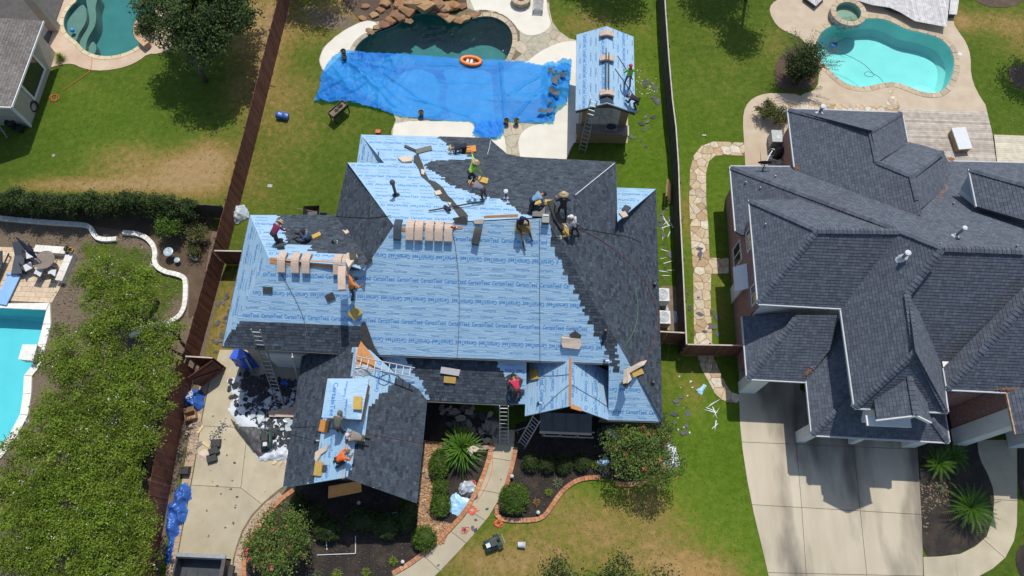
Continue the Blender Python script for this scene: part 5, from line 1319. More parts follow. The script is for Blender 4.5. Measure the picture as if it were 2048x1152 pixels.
litter(1816, 288, REa, 2.5, 1.2, 60, 'rusty leaf pile in the valley at the deck corner')
litter(1902, 319, RN, 3.5, 1.6, 110, 'rusty leaf pile below the grey roof valley by the white chair')
litter(1885, 385, RN, 1.0, 12, 45, 'thin line of orange pine straw running down the rear valley', .6)
litter(1617, 743, RSg, 1.5, 4, 70, 'rusty leaves at the foot of the lower front valley', .7)
litter(2020, 779, RSf, 14, 1.2, 160, 'rusty pine straw filling the front gutter at the right edge')
g = None
# tan house, top left
lh = thing('house', 'tan stucco house with weathered grey roof and big square window at the top left', 'house', (-31, 28, 0))
LE = Plane(-29.85, 0, 2.75, (-1, 0), .42)
rslope(LE, [(-90, 30), (86, 42), (22, 214), (-90, 210)], lh, m='shingle_tan', w=(.16, .16), expo=.15)
G().box((-44, 25.05, 0), (-30.5, 30.6, 2.7)).out('wall', mat('tan_stucco', (.42, .37, .30), (.48, .42, .34), 3, .9, .3, 40, coord='World'), lh)
G().beam(LE.hit(86, 42) + Vector((.04, 0, -.04)), LE.hit(22, 214) + Vector((.04, 0, -.04)), .05, .12).out('gutter', M['trim_white'], lh)
G().beam(LE.hit(-90, 210) + Vector((0, -.03, -.04)), LE.hit(22, 214) + Vector((0, -.03, -.04)), .05, .12).out('gutter', M['trim_white'], lh)
w = G().box((-30.515, 26.75, .55), (-30.48, 28.9, 2.15)).out('window', M['glass_dark'], lh)
for a, b in (((-30.53, 26.6, 2.15), (-30.44, 29.05, 2.28)), ((-30.53, 26.6, .42), (-30.44, 29.05, .55)), ((-30.53, 26.6, .55), (-30.44, 26.75, 2.15)), ((-30.53, 28.9, .55), (-30.44, 29.05, 2.15))): G().box(a, b).out('frame', M['trim_white'], w)
G().box((-30.56, 24.98, 0), (-30.44, 25.1, 2.65)).out('downspout', M['trim_white'], lh)
G().box((-31.4, 32.3, 0), (-30.8, 32.8, 3.0)).out('patio_column', M['stucco'], lh)
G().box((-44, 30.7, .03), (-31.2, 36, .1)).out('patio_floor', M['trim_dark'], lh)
# plants
def leaf_mat(name, c1, c2, trans=.3, rough=.65, tone=(.35, 1.75)):
 return mat(name, c1, c2, 1.3, rough, tone=tone, coord='World', trans=trans, spec=.25)
M['leaf_bright'] = leaf_mat('bright_leaf', (.155, .240, .018), (.215, .285, .036), .42, .65, (.45, 1.55))
M['leaf_dark'] = leaf_mat('dark_leaf', (.040, .070, .016), (.065, .100, .026), .25)
M['leaf_hedge'] = leaf_mat('evergreen_leaf', (.035, .062, .014), (.055, .085, .020), .2)
M['leaf_myrtle'] = leaf_mat('crape_myrtle_leaf', (.095, .17, .028), (.15, .20, .045), .3)
M['leaf_rust'] = leaf_mat('rusty_new_leaf', (.24, .13, .05), (.30, .18, .07), .25)
M['leaf_bush'] = leaf_mat('clipped_bush_leaf', (.070, .130, .014), (.105, .175, .025), .25)
M['leaf_olive'] = leaf_mat('olive_bush_leaf', (.09, .11, .03), (.14, .13, .045), .25)
M['blossom'] = mat('white_blossom', (.7, .72, .62), (.8, .8, .72), 3, .7)
M['blossom_pink'] = mat('pink_blossom', (.62, .05, .12), (.72, .12, .20), 3, .7)
M['blossom_red'] = mat('red_blossom', (.60, .07, .06), (.66, .14, .10), 3, .7)
M['bark'] = mat('grey_bark', (.12, .09, .065), (.2, .16, .12), 9, .9, .5, 30)
def cloud(blobs, n, size, seed, clump=.22, cn=None, up=.5, surf=(.55, 1.0), low=-.35):
 """leaf-sized faces gathered in clumps through the volumes of the crown; local coordinates"""
 rs = np.random.RandomState(seed); wts = np.array([b[3] * b[4] * b[5] for b in blobs]) ** .75; wts /= wts.sum()
 nc = cn or max(8, n // 26)
 bi = rs.choice(len(blobs), nc, p=wts); B = np.array(blobs)[bi]
 d = rs.normal(size=(nc, 3)); d /= np.linalg.norm(d, axis=1)[:, None]; d[:, 2] = np.where(d[:, 2] < low, -d[:, 2] * .6, d[:, 2])
 rr = rs.uniform(surf[0], surf[1], nc)[:, None]
 C = B[:, :3] + d * B[:, 3:6] * rr
 ctone = rs.uniform(.0, .95, nc)
 ci = rs.randint(0, nc, n)
 P = C[ci] + rs.normal(size=(n, 3)) * clump * np.array([1, 1, .7])
 nrm = rs.normal(size=(n, 3)); nrm[:, 2] = np.abs(nrm[:, 2]) + up; nrm += (P - B[ci][:, :3]) * .35
 nrm /= np.linalg.norm(nrm, axis=1)[:, None]
 a = np.cross(nrm, rs.normal(size=(n, 3))); a /= np.linalg.norm(a, axis=1)[:, None]; b = np.cross(nrm, a)
 s = size * rs.uniform(.6, 1.35, n)[:, None]
 v = np.stack([P - a * s, P - b * s * .55, P + a * s, P + b * s * .55], 1).reshape(-1, 3)
 tone = np.clip(ctone[ci] + rs.normal(size=n) * .16, 0, 1)
 return v, tone
def leaf_obj(name, v, tone, m, parent, kind=None):
 n = len(v) // 4
 me = bpy.data.meshes.new(name); me.vertices.add(len(v)); me.vertices.foreach_set('co', v.astype(np.float32).ravel())
 me.loops.add(4 * n); me.loops.foreach_set('vertex_index', np.arange(4 * n, dtype=np.int32))
 me.polygons.add(n); me.polygons.foreach_set('loop_start', np.arange(0, 4 * n, 4, dtype=np.int32)); me.polygons.foreach_set('loop_total', np.full(n, 4, dtype=np.int32))
 me.materials.append(m); me.update(calc_edges=True); attr(me, 'tone', tone.astype(np.float32))
 o = bpy.data.objects.new(name, me); link(o, parent)
 if kind: o['kind'] = kind
 return o
def trunk(parent, blobs, r=.1, m=None, fork=.5, multi=1, name='trunk', n=5, seed=1):
 rn = random.Random(seed); g = G(); top = Vector((sum(b[0] for b in blobs) / len(blobs), sum(b[1] for b in blobs) / len(blobs), max(b[2] for b in blobs)))
 zf = min(b[2] - b[5] * .6 for b in blobs) * fork + .2
 for k in range(multi):
  o = Vector((rn.uniform(-.15, .15), rn.uniform(-.15, .15), 0)) if multi > 1 else Vector((0, 0, 0))
  f = o * 2.2 + Vector((0, 0, max(.25, zf))); g.tube([o, (o + f) / 2 + Vector((rn.uniform(-.04, .04), 0, 0)), f], [r, r * .85, r * .75], 7)
  for b in blobs[k::multi] if len(blobs) >= multi else blobs:
   e = Vector(b[:3]); mid = f.lerp(e, .5) + Vector((rn.uniform(-.2, .2), rn.uniform(-.2, .2), .1)); g.tube([f, mid, e], [r * .6, r * .4, r * .2], 5)
   for _ in range(3):
    d = Vector((rn.gauss(0, 1), rn.gauss(0, 1), abs(rn.gauss(0, .8)))).normalized(); e2 = e + Vector((d.x * b[3], d.y * b[4], d.z * b[5])) * .85
    g.tube([mid, e, e2], [r * .3, r * .2, r * .06], 4)
 return g.lo(name, m or M['bark'], parent, smooth=True)
def tree(name, base, blobs, n, size, m, label, cat='tree', group=None, seed=1, r=.1, multi=1, clump=.22, flowers=None, fork=.5, up=.5, extra=None, surf=(.55, 1.), cn=None, low=-.35):
 t = thing(name, label, cat, base, 0, group)
 trunk(t, blobs, r, None, fork, multi, seed=seed)
 v, tone = cloud(blobs, n, size, seed, clump, cn, up, surf, low); leaf_obj('crown', v, tone, m, t)
 for (nm, fm, fn, fs, fc) in (flowers or []):
  big = [(b[0], b[1], b[2] + .06, b[3] * 1.04, b[4] * 1.04, b[5] * 1.05) for b in blobs]
  if nm == 'flower_head':
   for q in range(fc[0]):
    v, tone = cloud(big, fn, fs, seed + 77 + q * 5, fc[1], 1, .8, (.85, 1.05), 0.0); leaf_obj(nm, v, tone, fm, t)
   continue
  v, tone = cloud(big, fn, fs, seed + 77, fc[1], fc[0], .8, (.85, 1.05), 0.0); leaf_obj(nm, v, tone, fm, t)
 return t
def crown_blobs(seed, r, h, k=6, flat=.75, spread=.55):
 rn = random.Random(seed); out = [(0, 0, h, r * .62, r * .62, r * .5 * flat)]
 for i in range(k):
  a = 2 * math.pi * (i + rn.random() * .7) / k; q = r * spread * rn.uniform(.8, 1.15); rr = r * rn.uniform(.36, .52)
  out.append((q * math.cos(a), q * math.sin(a), h + rn.uniform(-.35, .25) * r * .4, rr, rr, rr * flat))
 return out
# flowering trees of the left garden
LT = [(196, 545, 1.15, 'airy flowering tree nearest the seat wall, soil and grass showing through it', 1900), (262, 560, 1.1, 'airy flowering tree top standing alone over the grass patch inside the white edging', 1700), (232, 607, 1.75, 'northernmost of the big flowering trees, its branches reaching over the seat wall corner', 5200), (318, 668, .95, 'small flowering tree whose branches reach over the white stone edging', 1500), (158, 700, 1.75, 'flowering tree leaning over the square white spillway block', 6500), (272, 772, 1.75, 'flowering tree beside the red fence opposite the blue tent tarp', 6500),
   (135, 830, 1.7, 'flowering tree overhanging the curved white rim of the light blue pool', 6500), (215, 905, 1.7, 'flowering tree in the middle of the left grove with a grey stone showing beneath', 6000), (60, 935, 1.7, 'flowering tree touching the lowest visible bend of the pool rim', 6000), (268, 870, 1.0, 'small flowering tree pressed against the red fence by the cardboard scraps', 2000),
   (130, 1010, 1.8, 'flowering tree with the densest white blossoms low in the left grove', 6800), (222, 1040, 1.6, 'flowering tree next to the red fence across from the long blue tarp', 5600), (25, 1060, 1.8, 'flowering tree at the left frame edge in the lower corner', 6000), (120, 1130, 1.8, 'flowering tree cut by the bottom frame edge, left of centre of the grove', 6200), (215, 1140, 1.5, 'flowering tree cut by the bottom frame edge beside the red fence', 5000)]
for i, (x, y, r, lb, n) in enumerate(LT):
 p = at(x, y, 3.4); tree('flowering_tree', (p.x, p.y, 0), crown_blobs(i + 3, r * 1.12, 3.2, 8, .6, .66), int(n * 1.9), .05, M['leaf_bright'], lb, group='white flowering trees in the left garden', seed=i + 20, r=.09, multi=3, clump=.15, cn=int(n / 27),
   flowers=[('blossoms', M['blossom'], int(34 * r), .03, (int(14 * r), .06))], surf=(.45, 1.02))
p = at(398, 22, 4.3); b0 = at(412, 162)
tree('oak_tree', (b0.x, b0.y, 0), [(p.x - b0.x + a, p.y - b0.y + b, 4.3 + c, r, r, r * .7) for a, b, c, r in ((0, 0, .2, 2.3), (-2.1, .3, 0, 1.8), (1.8, .4, 0, 1.6), (-2.2, 2.6, 0, 1.5), (1.2, 3.2, 0, 1.7), (-.5, 3.6, .2, 1.8), (-.6, -1.7, -.3, 1.4), (.9, -1.5, -.3, 1.3), (-1.4, 1.6, 0, 1.5), (.8, 1.9, 0, 1.6), (-2.6, -1.0, -.4, .9), (2.4, -.5, -.3, .8), (.1, -2.7, -.8, .9))],
  42000, .08, M['leaf_dark'], 'big dark green oak with dense crown shading the upper left lawn', seed=5, r=.17, clump=.22, fork=.7, cn=700)
# hedge of evergreens
HB = []
i = 0
while True:
 x = -30 + i * 30
 if x > 415: break
 y = 432 + (x / 430) * 14; p = at(x, y)
 n_ = ['first', 'second', 'third', 'fourth', 'fifth', 'sixth', 'seventh', 'eighth', 'ninth', 'tenth', 'eleventh', 'twelfth', 'thirteenth', 'fourteenth', 'fifteenth'][i]
 hh = R.uniform(1.75, 2.1)
 tree('evergreen_shrub', (p.x + R.uniform(-.1, .1), p.y + .25 + R.uniform(-.1, .1), 0), [(0, 0, hh * .55, .58, .62, hh * .55), (R.uniform(-.2, .2), R.uniform(-.2, .2), hh * .85, .48, .5, .5)], 2800, .05, M['leaf_hedge'], n_ + ' shrub from the left in the dark evergreen hedge', 'shrub', 'evergreen hedge behind the stone edging', seed=60 + i, r=.05, clump=.11)
 i += 1
for x, y, r, h, n, m, lb, sd in ((352, 466, .85, 1.7, 3600, 'leaf_bush', 'lighter green loose bush standing in front of the dark hedge', 91), (405, 478, .6, 1.3, 1500, 'leaf_olive', 'thin olive bush beside the red fence near the small stone ring', 92), (395, 505, .45, .8, 700, 'leaf_olive', 'low straggly bush below the small stone ring', 93),
        (1528, 232, .62, 1.1, 1900, 'leaf_olive', 'olive bush in the bend of the tan path, the one nearer the path', 94), (1548, 245, .72, 1.2, 2300, 'leaf_olive', 'reddish olive bush beside the brick wall at the tan path bend', 95),
        (1592, 158, .95, 1.2, 4200, 'leaf_hedge', 'dense dark bush at the foot of the spiky tree by the turquoise pool', 96), (300, 66, .8, .9, 1400, 'leaf_olive', 'grey green planter shrub spilling behind the brick arc of the left pool', 97)):
 p = at(x, y); tree('bush', (p.x, p.y, 0), crown_blobs(sd, r, h * .6, 5, .8), n, .05, M[m], lb, 'bush', seed=sd, r=.04, clump=.12, multi=3, fork=.3)
# spiky tree by the turquoise pool
p = at(1590, 165)
t = tree('spiky_tree', (p.x, p.y, 0), [(0, 0, 1.6, .9, .8, .8), (.3, .5, 2.1, .8, .7, .6), (-.6, .3, 1.7, .6, .6, .5)], 5200, .055, M['leaf_hedge'], 'dark tree with long bare whips reaching over the turquoise pool', seed=31, r=.07, multi=3, clump=.18)
g = G(); vv = []; rs = np.random.RandomState(8)
for k in range(58):
 a = R.uniform(-.5, 2.9); l = R.uniform(1.1, 2.3); d = Vector((math.cos(a), math.sin(a), R.uniform(.25, .8))).normalized()
 s = Vector((R.uniform(-.4, .4), R.uniform(-.3, .4), 1.6)); e = s + d * l; g.tube([s, s + d * l * .5 + Vector((0, 0, .1)), e], [.018, .013, .005], 4)
 for q in range(26):
  f = R.uniform(.35, 1.0); c = s.lerp(e, f) + Vector((R.gauss(0, .05), R.gauss(0, .05), R.gauss(0, .04))); u = Vector((R.gauss(0, 1), R.gauss(0, 1), R.gauss(0, .5))).normalized() * .045; w_ = u.cross(Vector((0, 0, 1))).normalized() * .02
  vv += [c - u, c - w_, c + u, c + w_]
g.lo('branch_whips', mat('purple_bark', (.10, .065, .06), (.16, .11, .09), 6, .8), t)
leaf_obj('whip_leaves', np.array([tuple(x) for x in vv]), rs.uniform(0, 1, len(vv) // 4), M['leaf_olive'], t)
# crape myrtles
for (x, y, z, r, n, lb, fm, sd) in ((557, 1082, 2.0, 1.5, 7600, 'crape myrtle with bright pink flower heads beside the driveway border', 'blossom_pink', 41), (1288, 896, 2.3, 1.75, 10000, 'crape myrtle with coral red flower heads at the right front corner of the house', 'blossom_red', 42)):
 p = at(x, y, z); t = tree('crape_myrtle', (p.x, p.y, 0), crown_blobs(sd, r, z, 9, .62, .68), n, .05, M['leaf_myrtle'], lb, seed=sd, r=.05, multi=4, clump=.13, cn=int(n / 24), fork=.3, surf=(.5, 1.12),
   flowers=[('flower_head', M[fm], 24, .035, (8, .045)), ('new_leaves', M['leaf_rust'], 240, .045, (60, .08))])
# tree whose top shows at the bottom edge
p = at(1205, 1235, 4.2)
tree('oak_tree', (p.x, p.y, 0), [(0, 0, 4.2, 1.5, 1.3, .8), (-2.1, 1.6, 4.0, .8, .7, .5), (-1.2, .9, 4.2, .9, .8, .6), (1.6, .9, 4.1, .9, .8, .6), (2.6, 1.5, 4.0, .8, .6, .5), (.5, 1.5, 4.3, .7, .6, .5), (-2.8, .6, 3.9, .7, .6, .5), (1.0, 2.2, 4.2, .4, .3, .3)], 9000, .055, M['leaf_hedge'], 'sparse dark green tree top rising at the bottom edge in front of the dry lawn', seed=51, r=.13, clump=.2, fork=.8, cn=330)
# trees that stand just above the picture and shade the lawns
for i, (x, y, r, h, n, lb) in enumerate(((1425, 20, 2.3, 6.2, 7000, 'tree beyond the top edge that shades the lawn right of the dark fence'), (1478, 92, 1.5, 6.5, 3600, 'smaller tree beyond the top edge casting the round shadow near the stone path lawn'), (1225, 20, 2.2, 6.0, 6000, 'tree beyond the top edge shading the dry grass above the pavilion'), (620, 25, 2.6, 6.0, 6500, 'tree beyond the top edge shading the bare strip left of the rocks'), (1165, -10, 1.6, 6.0, 3500, 'tree beyond the top edge near the fire pit'), (2060, 170, 2.0, 5.0, 5000, 'tree beyond the right edge shading the mulch ring'), (820, -20, 1.9, 6.0, 4000, 'tree beyond the top edge behind the waterfall rocks'))):
 s = at(x, y); c = s + Vector((.0955, .515, 0)) * h
 if i in (0, 1, 2, 3, 4, 6): c = s + Vector((.0955, .515, 0)) * (h + 1.0);
 tree('shade_tree', (c.x, c.y, 0), crown_blobs(200 + i, r, h, 7, .6), n, .085, M['leaf_dark'], lb, seed=210 + i, r=.12, clump=.26, fork=.8)
# round clipped bushes
def ball(x, y, r, h, label, n, m='leaf_bush', rx=1.0, ry=1.0, group=None, name='clipped_bush', seed=0):
 p = at(x, y, h * .5); t = thing(name, label, 'bush', (p.x, p.y, 0), 0, group)
 G().tube([(0, 0, 0), (0, 0, h * .5)], .04).lo('stem', M['bark'], t)
 v, tone = cloud([(0, 0, h * .5, r * rx, r * ry, h * .5)], n, .032, seed, .045, n // 14, .3, (.88, 1.0), -.1); leaf_obj('crown', v, tone, M[m], t)
 g = G(); bm = bmesh.new(); bmesh.ops.create_icosphere(bm, subdivisions=2, radius=1)
 G().add([Vector((q.co.x * r * rx * .86, q.co.y * r * ry * .86, h * .5 + q.co.z * h * .43)) for q in bm.verts], [tuple(w.index for w in f.verts) for f in bm.faces], .12).lo('inner_foliage', M[m], t); bm.free()
for a in ((879, 928, .66, .9, 'oblong clipped bush between the river rock and the big sago palm', 3600, 'leaf_bush', .8, 1.15), (881, 975, .42, .7, 'smallest of the clipped balls in the row beside the river rock', 1700), (881, 1011, .52, .8, 'clipped ball just left of the blue crumpled wrapper', 2300), (849, 1076, .58, .9, 'clipped ball in full sun below the end of the river rock strip', 2700), (1029, 997, .76, 1.1, 'large clipped ball in the right bed beside the curved walk', 4200)):
 ball(*a[:6], m=a[6] if len(a) > 6 else 'leaf_bush', rx=a[7] if len(a) > 7 else 1, ry=a[8] if len(a) > 8 else 1, seed=int(a[0]))
for i, (x, y) in enumerate(((1061, 925), (1095, 928), (1128, 928), (1164, 924))):
 ball(x, y, .44, .7, ['shaded clipped ball at the left end of the row under the bay window', 'second shaded clipped ball of the row under the bay window', 'third shaded clipped ball of the row under the bay window', 'shaded clipped ball at the right end of the row under the bay window'][i], 1500, 'leaf_hedge', group='row of clipped bushes under the bay window', seed=300 + i)
for i, (x, y, rx, ry) in enumerate(((598, 1010, .8, 1.0), (655, 1058, 1.1, .9), (725, 1040, 1.4, .9), (775, 1052, 1.2, .9), (812, 1030, .8, 1.3), (630, 1030, .9, .8))):
 ball(x, y, .62, 1.0, ['leftmost dark hedge bush in the shade of the garage wing', 'dark hedge bush left of the white pipe frame', 'long dark hedge bush above the white pipe frame', 'dark hedge bush right of the white pipe frame', 'tall dark hedge bush at the right end near the river rock', 'dark hedge bush second from the left in the garage wing shade'][i], 2400, 'leaf_hedge', rx, ry, 'dark hedge in the shade of the garage wing', 'hedge_bush', 320 + i)
# palms and spiky plants
def frond_mesh(L, width, n, droop, m, leaflet=.018, solid=False):
 g = G(); pts = []
 for i in range(n + 1):
  f = i / n; pts.append(Vector((L * f * (1 - droop * .25 * f), 0, L * (.55 * f - droop * f * f))))
 if solid:
  for i in range(n):
   w0, w1 = width * math.sin(math.pi * min(1, .15 + .85 * i / n)) , width * math.sin(math.pi * min(1, .15 + .85 * (i + 1) / n))
   g.add([pts[i] + Vector((0, -w0, w0 * .3)), pts[i], pts[i] + Vector((0, w0, w0 * .3)), pts[i + 1] + Vector((0, -w1, w1 * .3)), pts[i + 1], pts[i + 1] + Vector((0, w1, w1 * .3))], [(0, 1, 4, 3), (1, 2, 5, 4)], .5)
 else:
  g.tube(pts, [.014 * (1 - .7 * i / n) for i in range(n + 1)], 4, cap=False)
  for i in range(2, n + 1):
   f = i / n; w = width * math.sin(math.pi * (.12 + .84 * f)) ** .7; p = pts[i]
   for s in (-1, 1):
    tip = p + Vector((w * .55, s * w, w * .22)); g.add([p - Vector((leaflet, 0, 0)), tip, p + Vector((leaflet, 0, 0))], [(0, 1, 2)], .5 + .3 * s)
 me = mesh('frond', g.v, g.f, m); attr(me, 'tone', g.t); return me
M['frond'] = leaf_mat('sago_frond', (.055, .135, .014), (.095, .19, .022), .2, .45)
M['frond_yellow'] = leaf_mat('yellow_green_blade', (.13, .20, .02), (.21, .27, .04), .25, .45)
M['frond_grey'] = leaf_mat('grey_green_blade', (.11, .14, .075), (.18, .20, .11), .25, .5)
def palm(x, y, L, n, label, m='frond', width=.13, solid=False, droop=.5, seg=16, name='sago_palm', cat='palm', z=0, el=(.15, 1.1), trunk_h=.25, group=None, seed=1):
 rn = random.Random(seed); p = at(x, y, z); t = thing(name, label, cat, (p.x, p.y, 0), 0, group)
 G().lathe((0, 0, 0), [(.13, 0), (.15, trunk_h * .6), (.06, trunk_h)], 8).lo('trunk', M['bark'], t)
 ms = [frond_mesh(L * s, width, seg, droop, M[m], solid=solid) for s in (1.0, .88)]
 for i in range(n):
  a = i * 2.39996; e = el[0] + (el[1] - el[0]) * (i / n) + rn.uniform(-.08, .08)
  inst('frond', ms[i % 2], t, (0, 0, trunk_h), rot=(rn.uniform(-.2, .2), -e + .2, a), scale=(rn.uniform(.85, 1.08),) * 3)
 return t
palm(1928, 1018, 1.55, 64, 'sunlit sago palm in the dark bed beside the brick house driveway', seed=2, trunk_h=.35)
palm(1868, 930, 1.1, 36, 'shaded sago palm tucked against the brick house garage corner', seed=3); palm(1898, 915, 1.0, 30, 'shaded sago palm nearer the front walk of the brick house', seed=4)
palm(925, 902, 1.6, 110, 'large dark sago palm with broad glossy blades between the river rock and curved walk', m='frond', width=.055, solid=True, droop=.55, seg=6, seed=5, el=(.1, 1.3))
palm(918, 885, 1.25, 34, 'yellow green broad leaved plant growing through the top of the large palm', m='frond_yellow', width=.05, solid=True, droop=.5, seg=6, seed=6, name='broad_leaf_plant', cat='plant')
for i, (x, y, L, m, lb) in enumerate(((1115, 966, .42, 'frond_grey', 'spiky grey green plant beside the brick edging bend'), (1097, 985, .32, 'frond_yellow', 'small yellow spiky plant by the brick edging bend'), (1205, 938, .5, 'frond_grey', 'variegated clump at the foot of the coral flowered tree'), (1188, 930, .36, 'frond_yellow', 'small yellow clump left of the variegated clump'), (787, 1122, .34, 'frond_yellow', 'light green spiky clump near the lower end of the curved walk'),
           (733, 1144, .34, 'frond_yellow', 'light green spiky clump at the bottom edge, rightmost of three'), (676, 1146, .34, 'frond_bright' if False else 'frond_yellow', 'light green spiky clump at the bottom edge, middle of three'), (636, 1148, .34, 'frond_grey', 'pale spiky clump at the bottom edge, leftmost of three'), (1005, 1018, .3, 'frond_grey', 'tiny grey plant under the large clipped ball'), (1876, 978, .38, 'frond_grey', 'small grey green plant in the brown bed left of the sunlit sago'), (1073, 1005, .3, 'leaf_rust', 'small dry brown plant in the bay window bed'))):
 palm(x, y, L, 30, lb, m=m, width=.022, solid=True, droop=.45, seg=4, name='spiky_plant', cat='plant', trunk_h=.06, seed=30 + i, el=(.1, 1.4))
palm(124, 120, .62, 110, 'tufted yellow green ornamental grass at the corner of the tan stucco house', m='frond_yellow', width=.014, solid=True, droop=.6, seg=4, name='ornamental_grass', cat='grass clump', trunk_h=.08, seed=50, el=(.2, 1.45))
# fences
def fence(label, tops, h, m, board_w=.145, cap=True, rails='right', name='fence', posts=True, closed_ends=True):
 """upright boards one by one between the given top-line points (world xy); rails and posts on one side"""
 P = [Vector((x, y, 0)) for x, y in tops]; t = thing(name, label, 'fence', P[0])
 g = G().box((-board_w / 2 + .003, -.01, .03), (board_w / 2 - .003, .01, h)); me = mesh('fence_board', g.v, g.f, m)
 for p, a in walk(P, board_w):
  inst('fence_board', me, t, p - P[0] + Vector((R.uniform(-.004, .004), R.uniform(-.004, .004), 0)), rot=(R.uniform(-.008, .008), 0, a), scale=(1, 1, R.uniform(.992, 1.0)))
 sgn = -1 if rails == 'right' else 1
 for a, b in zip(P, P[1:]):
  d = (b - a); u = d.normalized(); nn = Vector((-u.y, u.x, 0)) * .035 * sgn
  for z in (.35, h * .55, h - .28): G().beam(a + nn + Vector((0, 0, z)), b + nn + Vector((0, 0, z)), .045, .09).out('rail', m, t)
  if cap: G().beam(a + Vector((0, 0, h + .02)), b + Vector((0, 0, h + .02)), .07, .025).out('cap_rail', M['fence_cap'], t)
 if posts:
  gp_ = G().box((-.045, -.045, 0), (.045, .045, h - .05)); mp = mesh('post', gp_.v, gp_.f, m)
  for p, a in walk(P, 2.4):
   inst('post', mp, t, p - P[0] + Vector((-math.sin(a), math.cos(a), 0)) * .09 * sgn, rz=a)
 return t
fl_top = [(-16.15, 40.0), (-16.28, 33.9), (-16.6, 24), (-16.92, 16.4)]
fence('reddish brown board fence between the oak lawn and the back yard of the reroofed house', fl_top, 1.83, M['fence_red'], rails='right', cap=False)
fence('reddish brown board fence running down beside the serpentine white stone edging', [(-16.94, 16.36), (-17.1, 13.4), (-17.26, 10.5)], 1.83, M['fence_red'], rails='right', cap=False)
fence('taller reddish brown board fence beside the cream driveway and long blue tarp', [(-17.3, 10.2), (-17.34, 6.3), (-17.2, 2), (-16.95, -4.5)], 2.25, M['fence_red'], rails='right', cap=False)
fence('short brown cross fence between the red fence and the left end of the house', [(-16.8, 16.38), (-13.8, 16.45)], 1.83, M['fence_red'], rails='left')
fence('low dark fence behind the evergreen hedge', [(-40, 19.8), (-17.1, 19.25)], 1.6, M['fence_dark'], rails='left', cap=False)
fence('brown fence panel beside the open gate at the top of the cream driveway', [(-17.1, 10.42), (-15.7, 10.4)], 1.83, M['fence_red'], rails='left')
gt = thing('gate', 'brown wooden gate leaf standing open in front of the fence panel', 'gate', (-15.7, 10.3, 0), math.radians(-138))
for k in range(10): G().box((k * .145 + .004, -.012, .06), (k * .145 + .141, .012, 1.8)).lo('gate_board', M['fence_red'], gt)
for z in (.3, 1.5): G().box((0, .014, z), (1.45, .05, z + .09)).lo('gate_rail', M['fence_red'], gt)
G().beam((0, .03, .35), (1.42, .03, 1.5), .035, .09, up=(0, 1, 0)).lo('gate_brace', M['fence_red'], gt)
frt = [at(x, y, 1.83) for x, y in ((1327, -60), (1331, 20), (1338, 120), (1345, 200), (1352, 255), (1357, 330), (1360, 420), (1366, 540), (1373, 689))]
fence('weathered dark grey board fence between the two yards with a pale cap', [(p.x, p.y) for p in frt], 1.83, M['fence_dark'], rails='left')
a, b = at(1373, 689, 1.83), at(1484, 691, 1.83)
fence('brown board fence across the stone path between the two houses', [(a.x + .05, a.y), (11.45, b.y)], 1.83, M['fence_red'], rails='left')
a, b = at(1322, 663, 1.83), at(1371, 666, 1.83)
fence('short brown board fence closing the side yard with the air conditioners', [(6.5, a.y), (b.x - .05, b.y)], 1.83, M['fence_red'], rails='left')

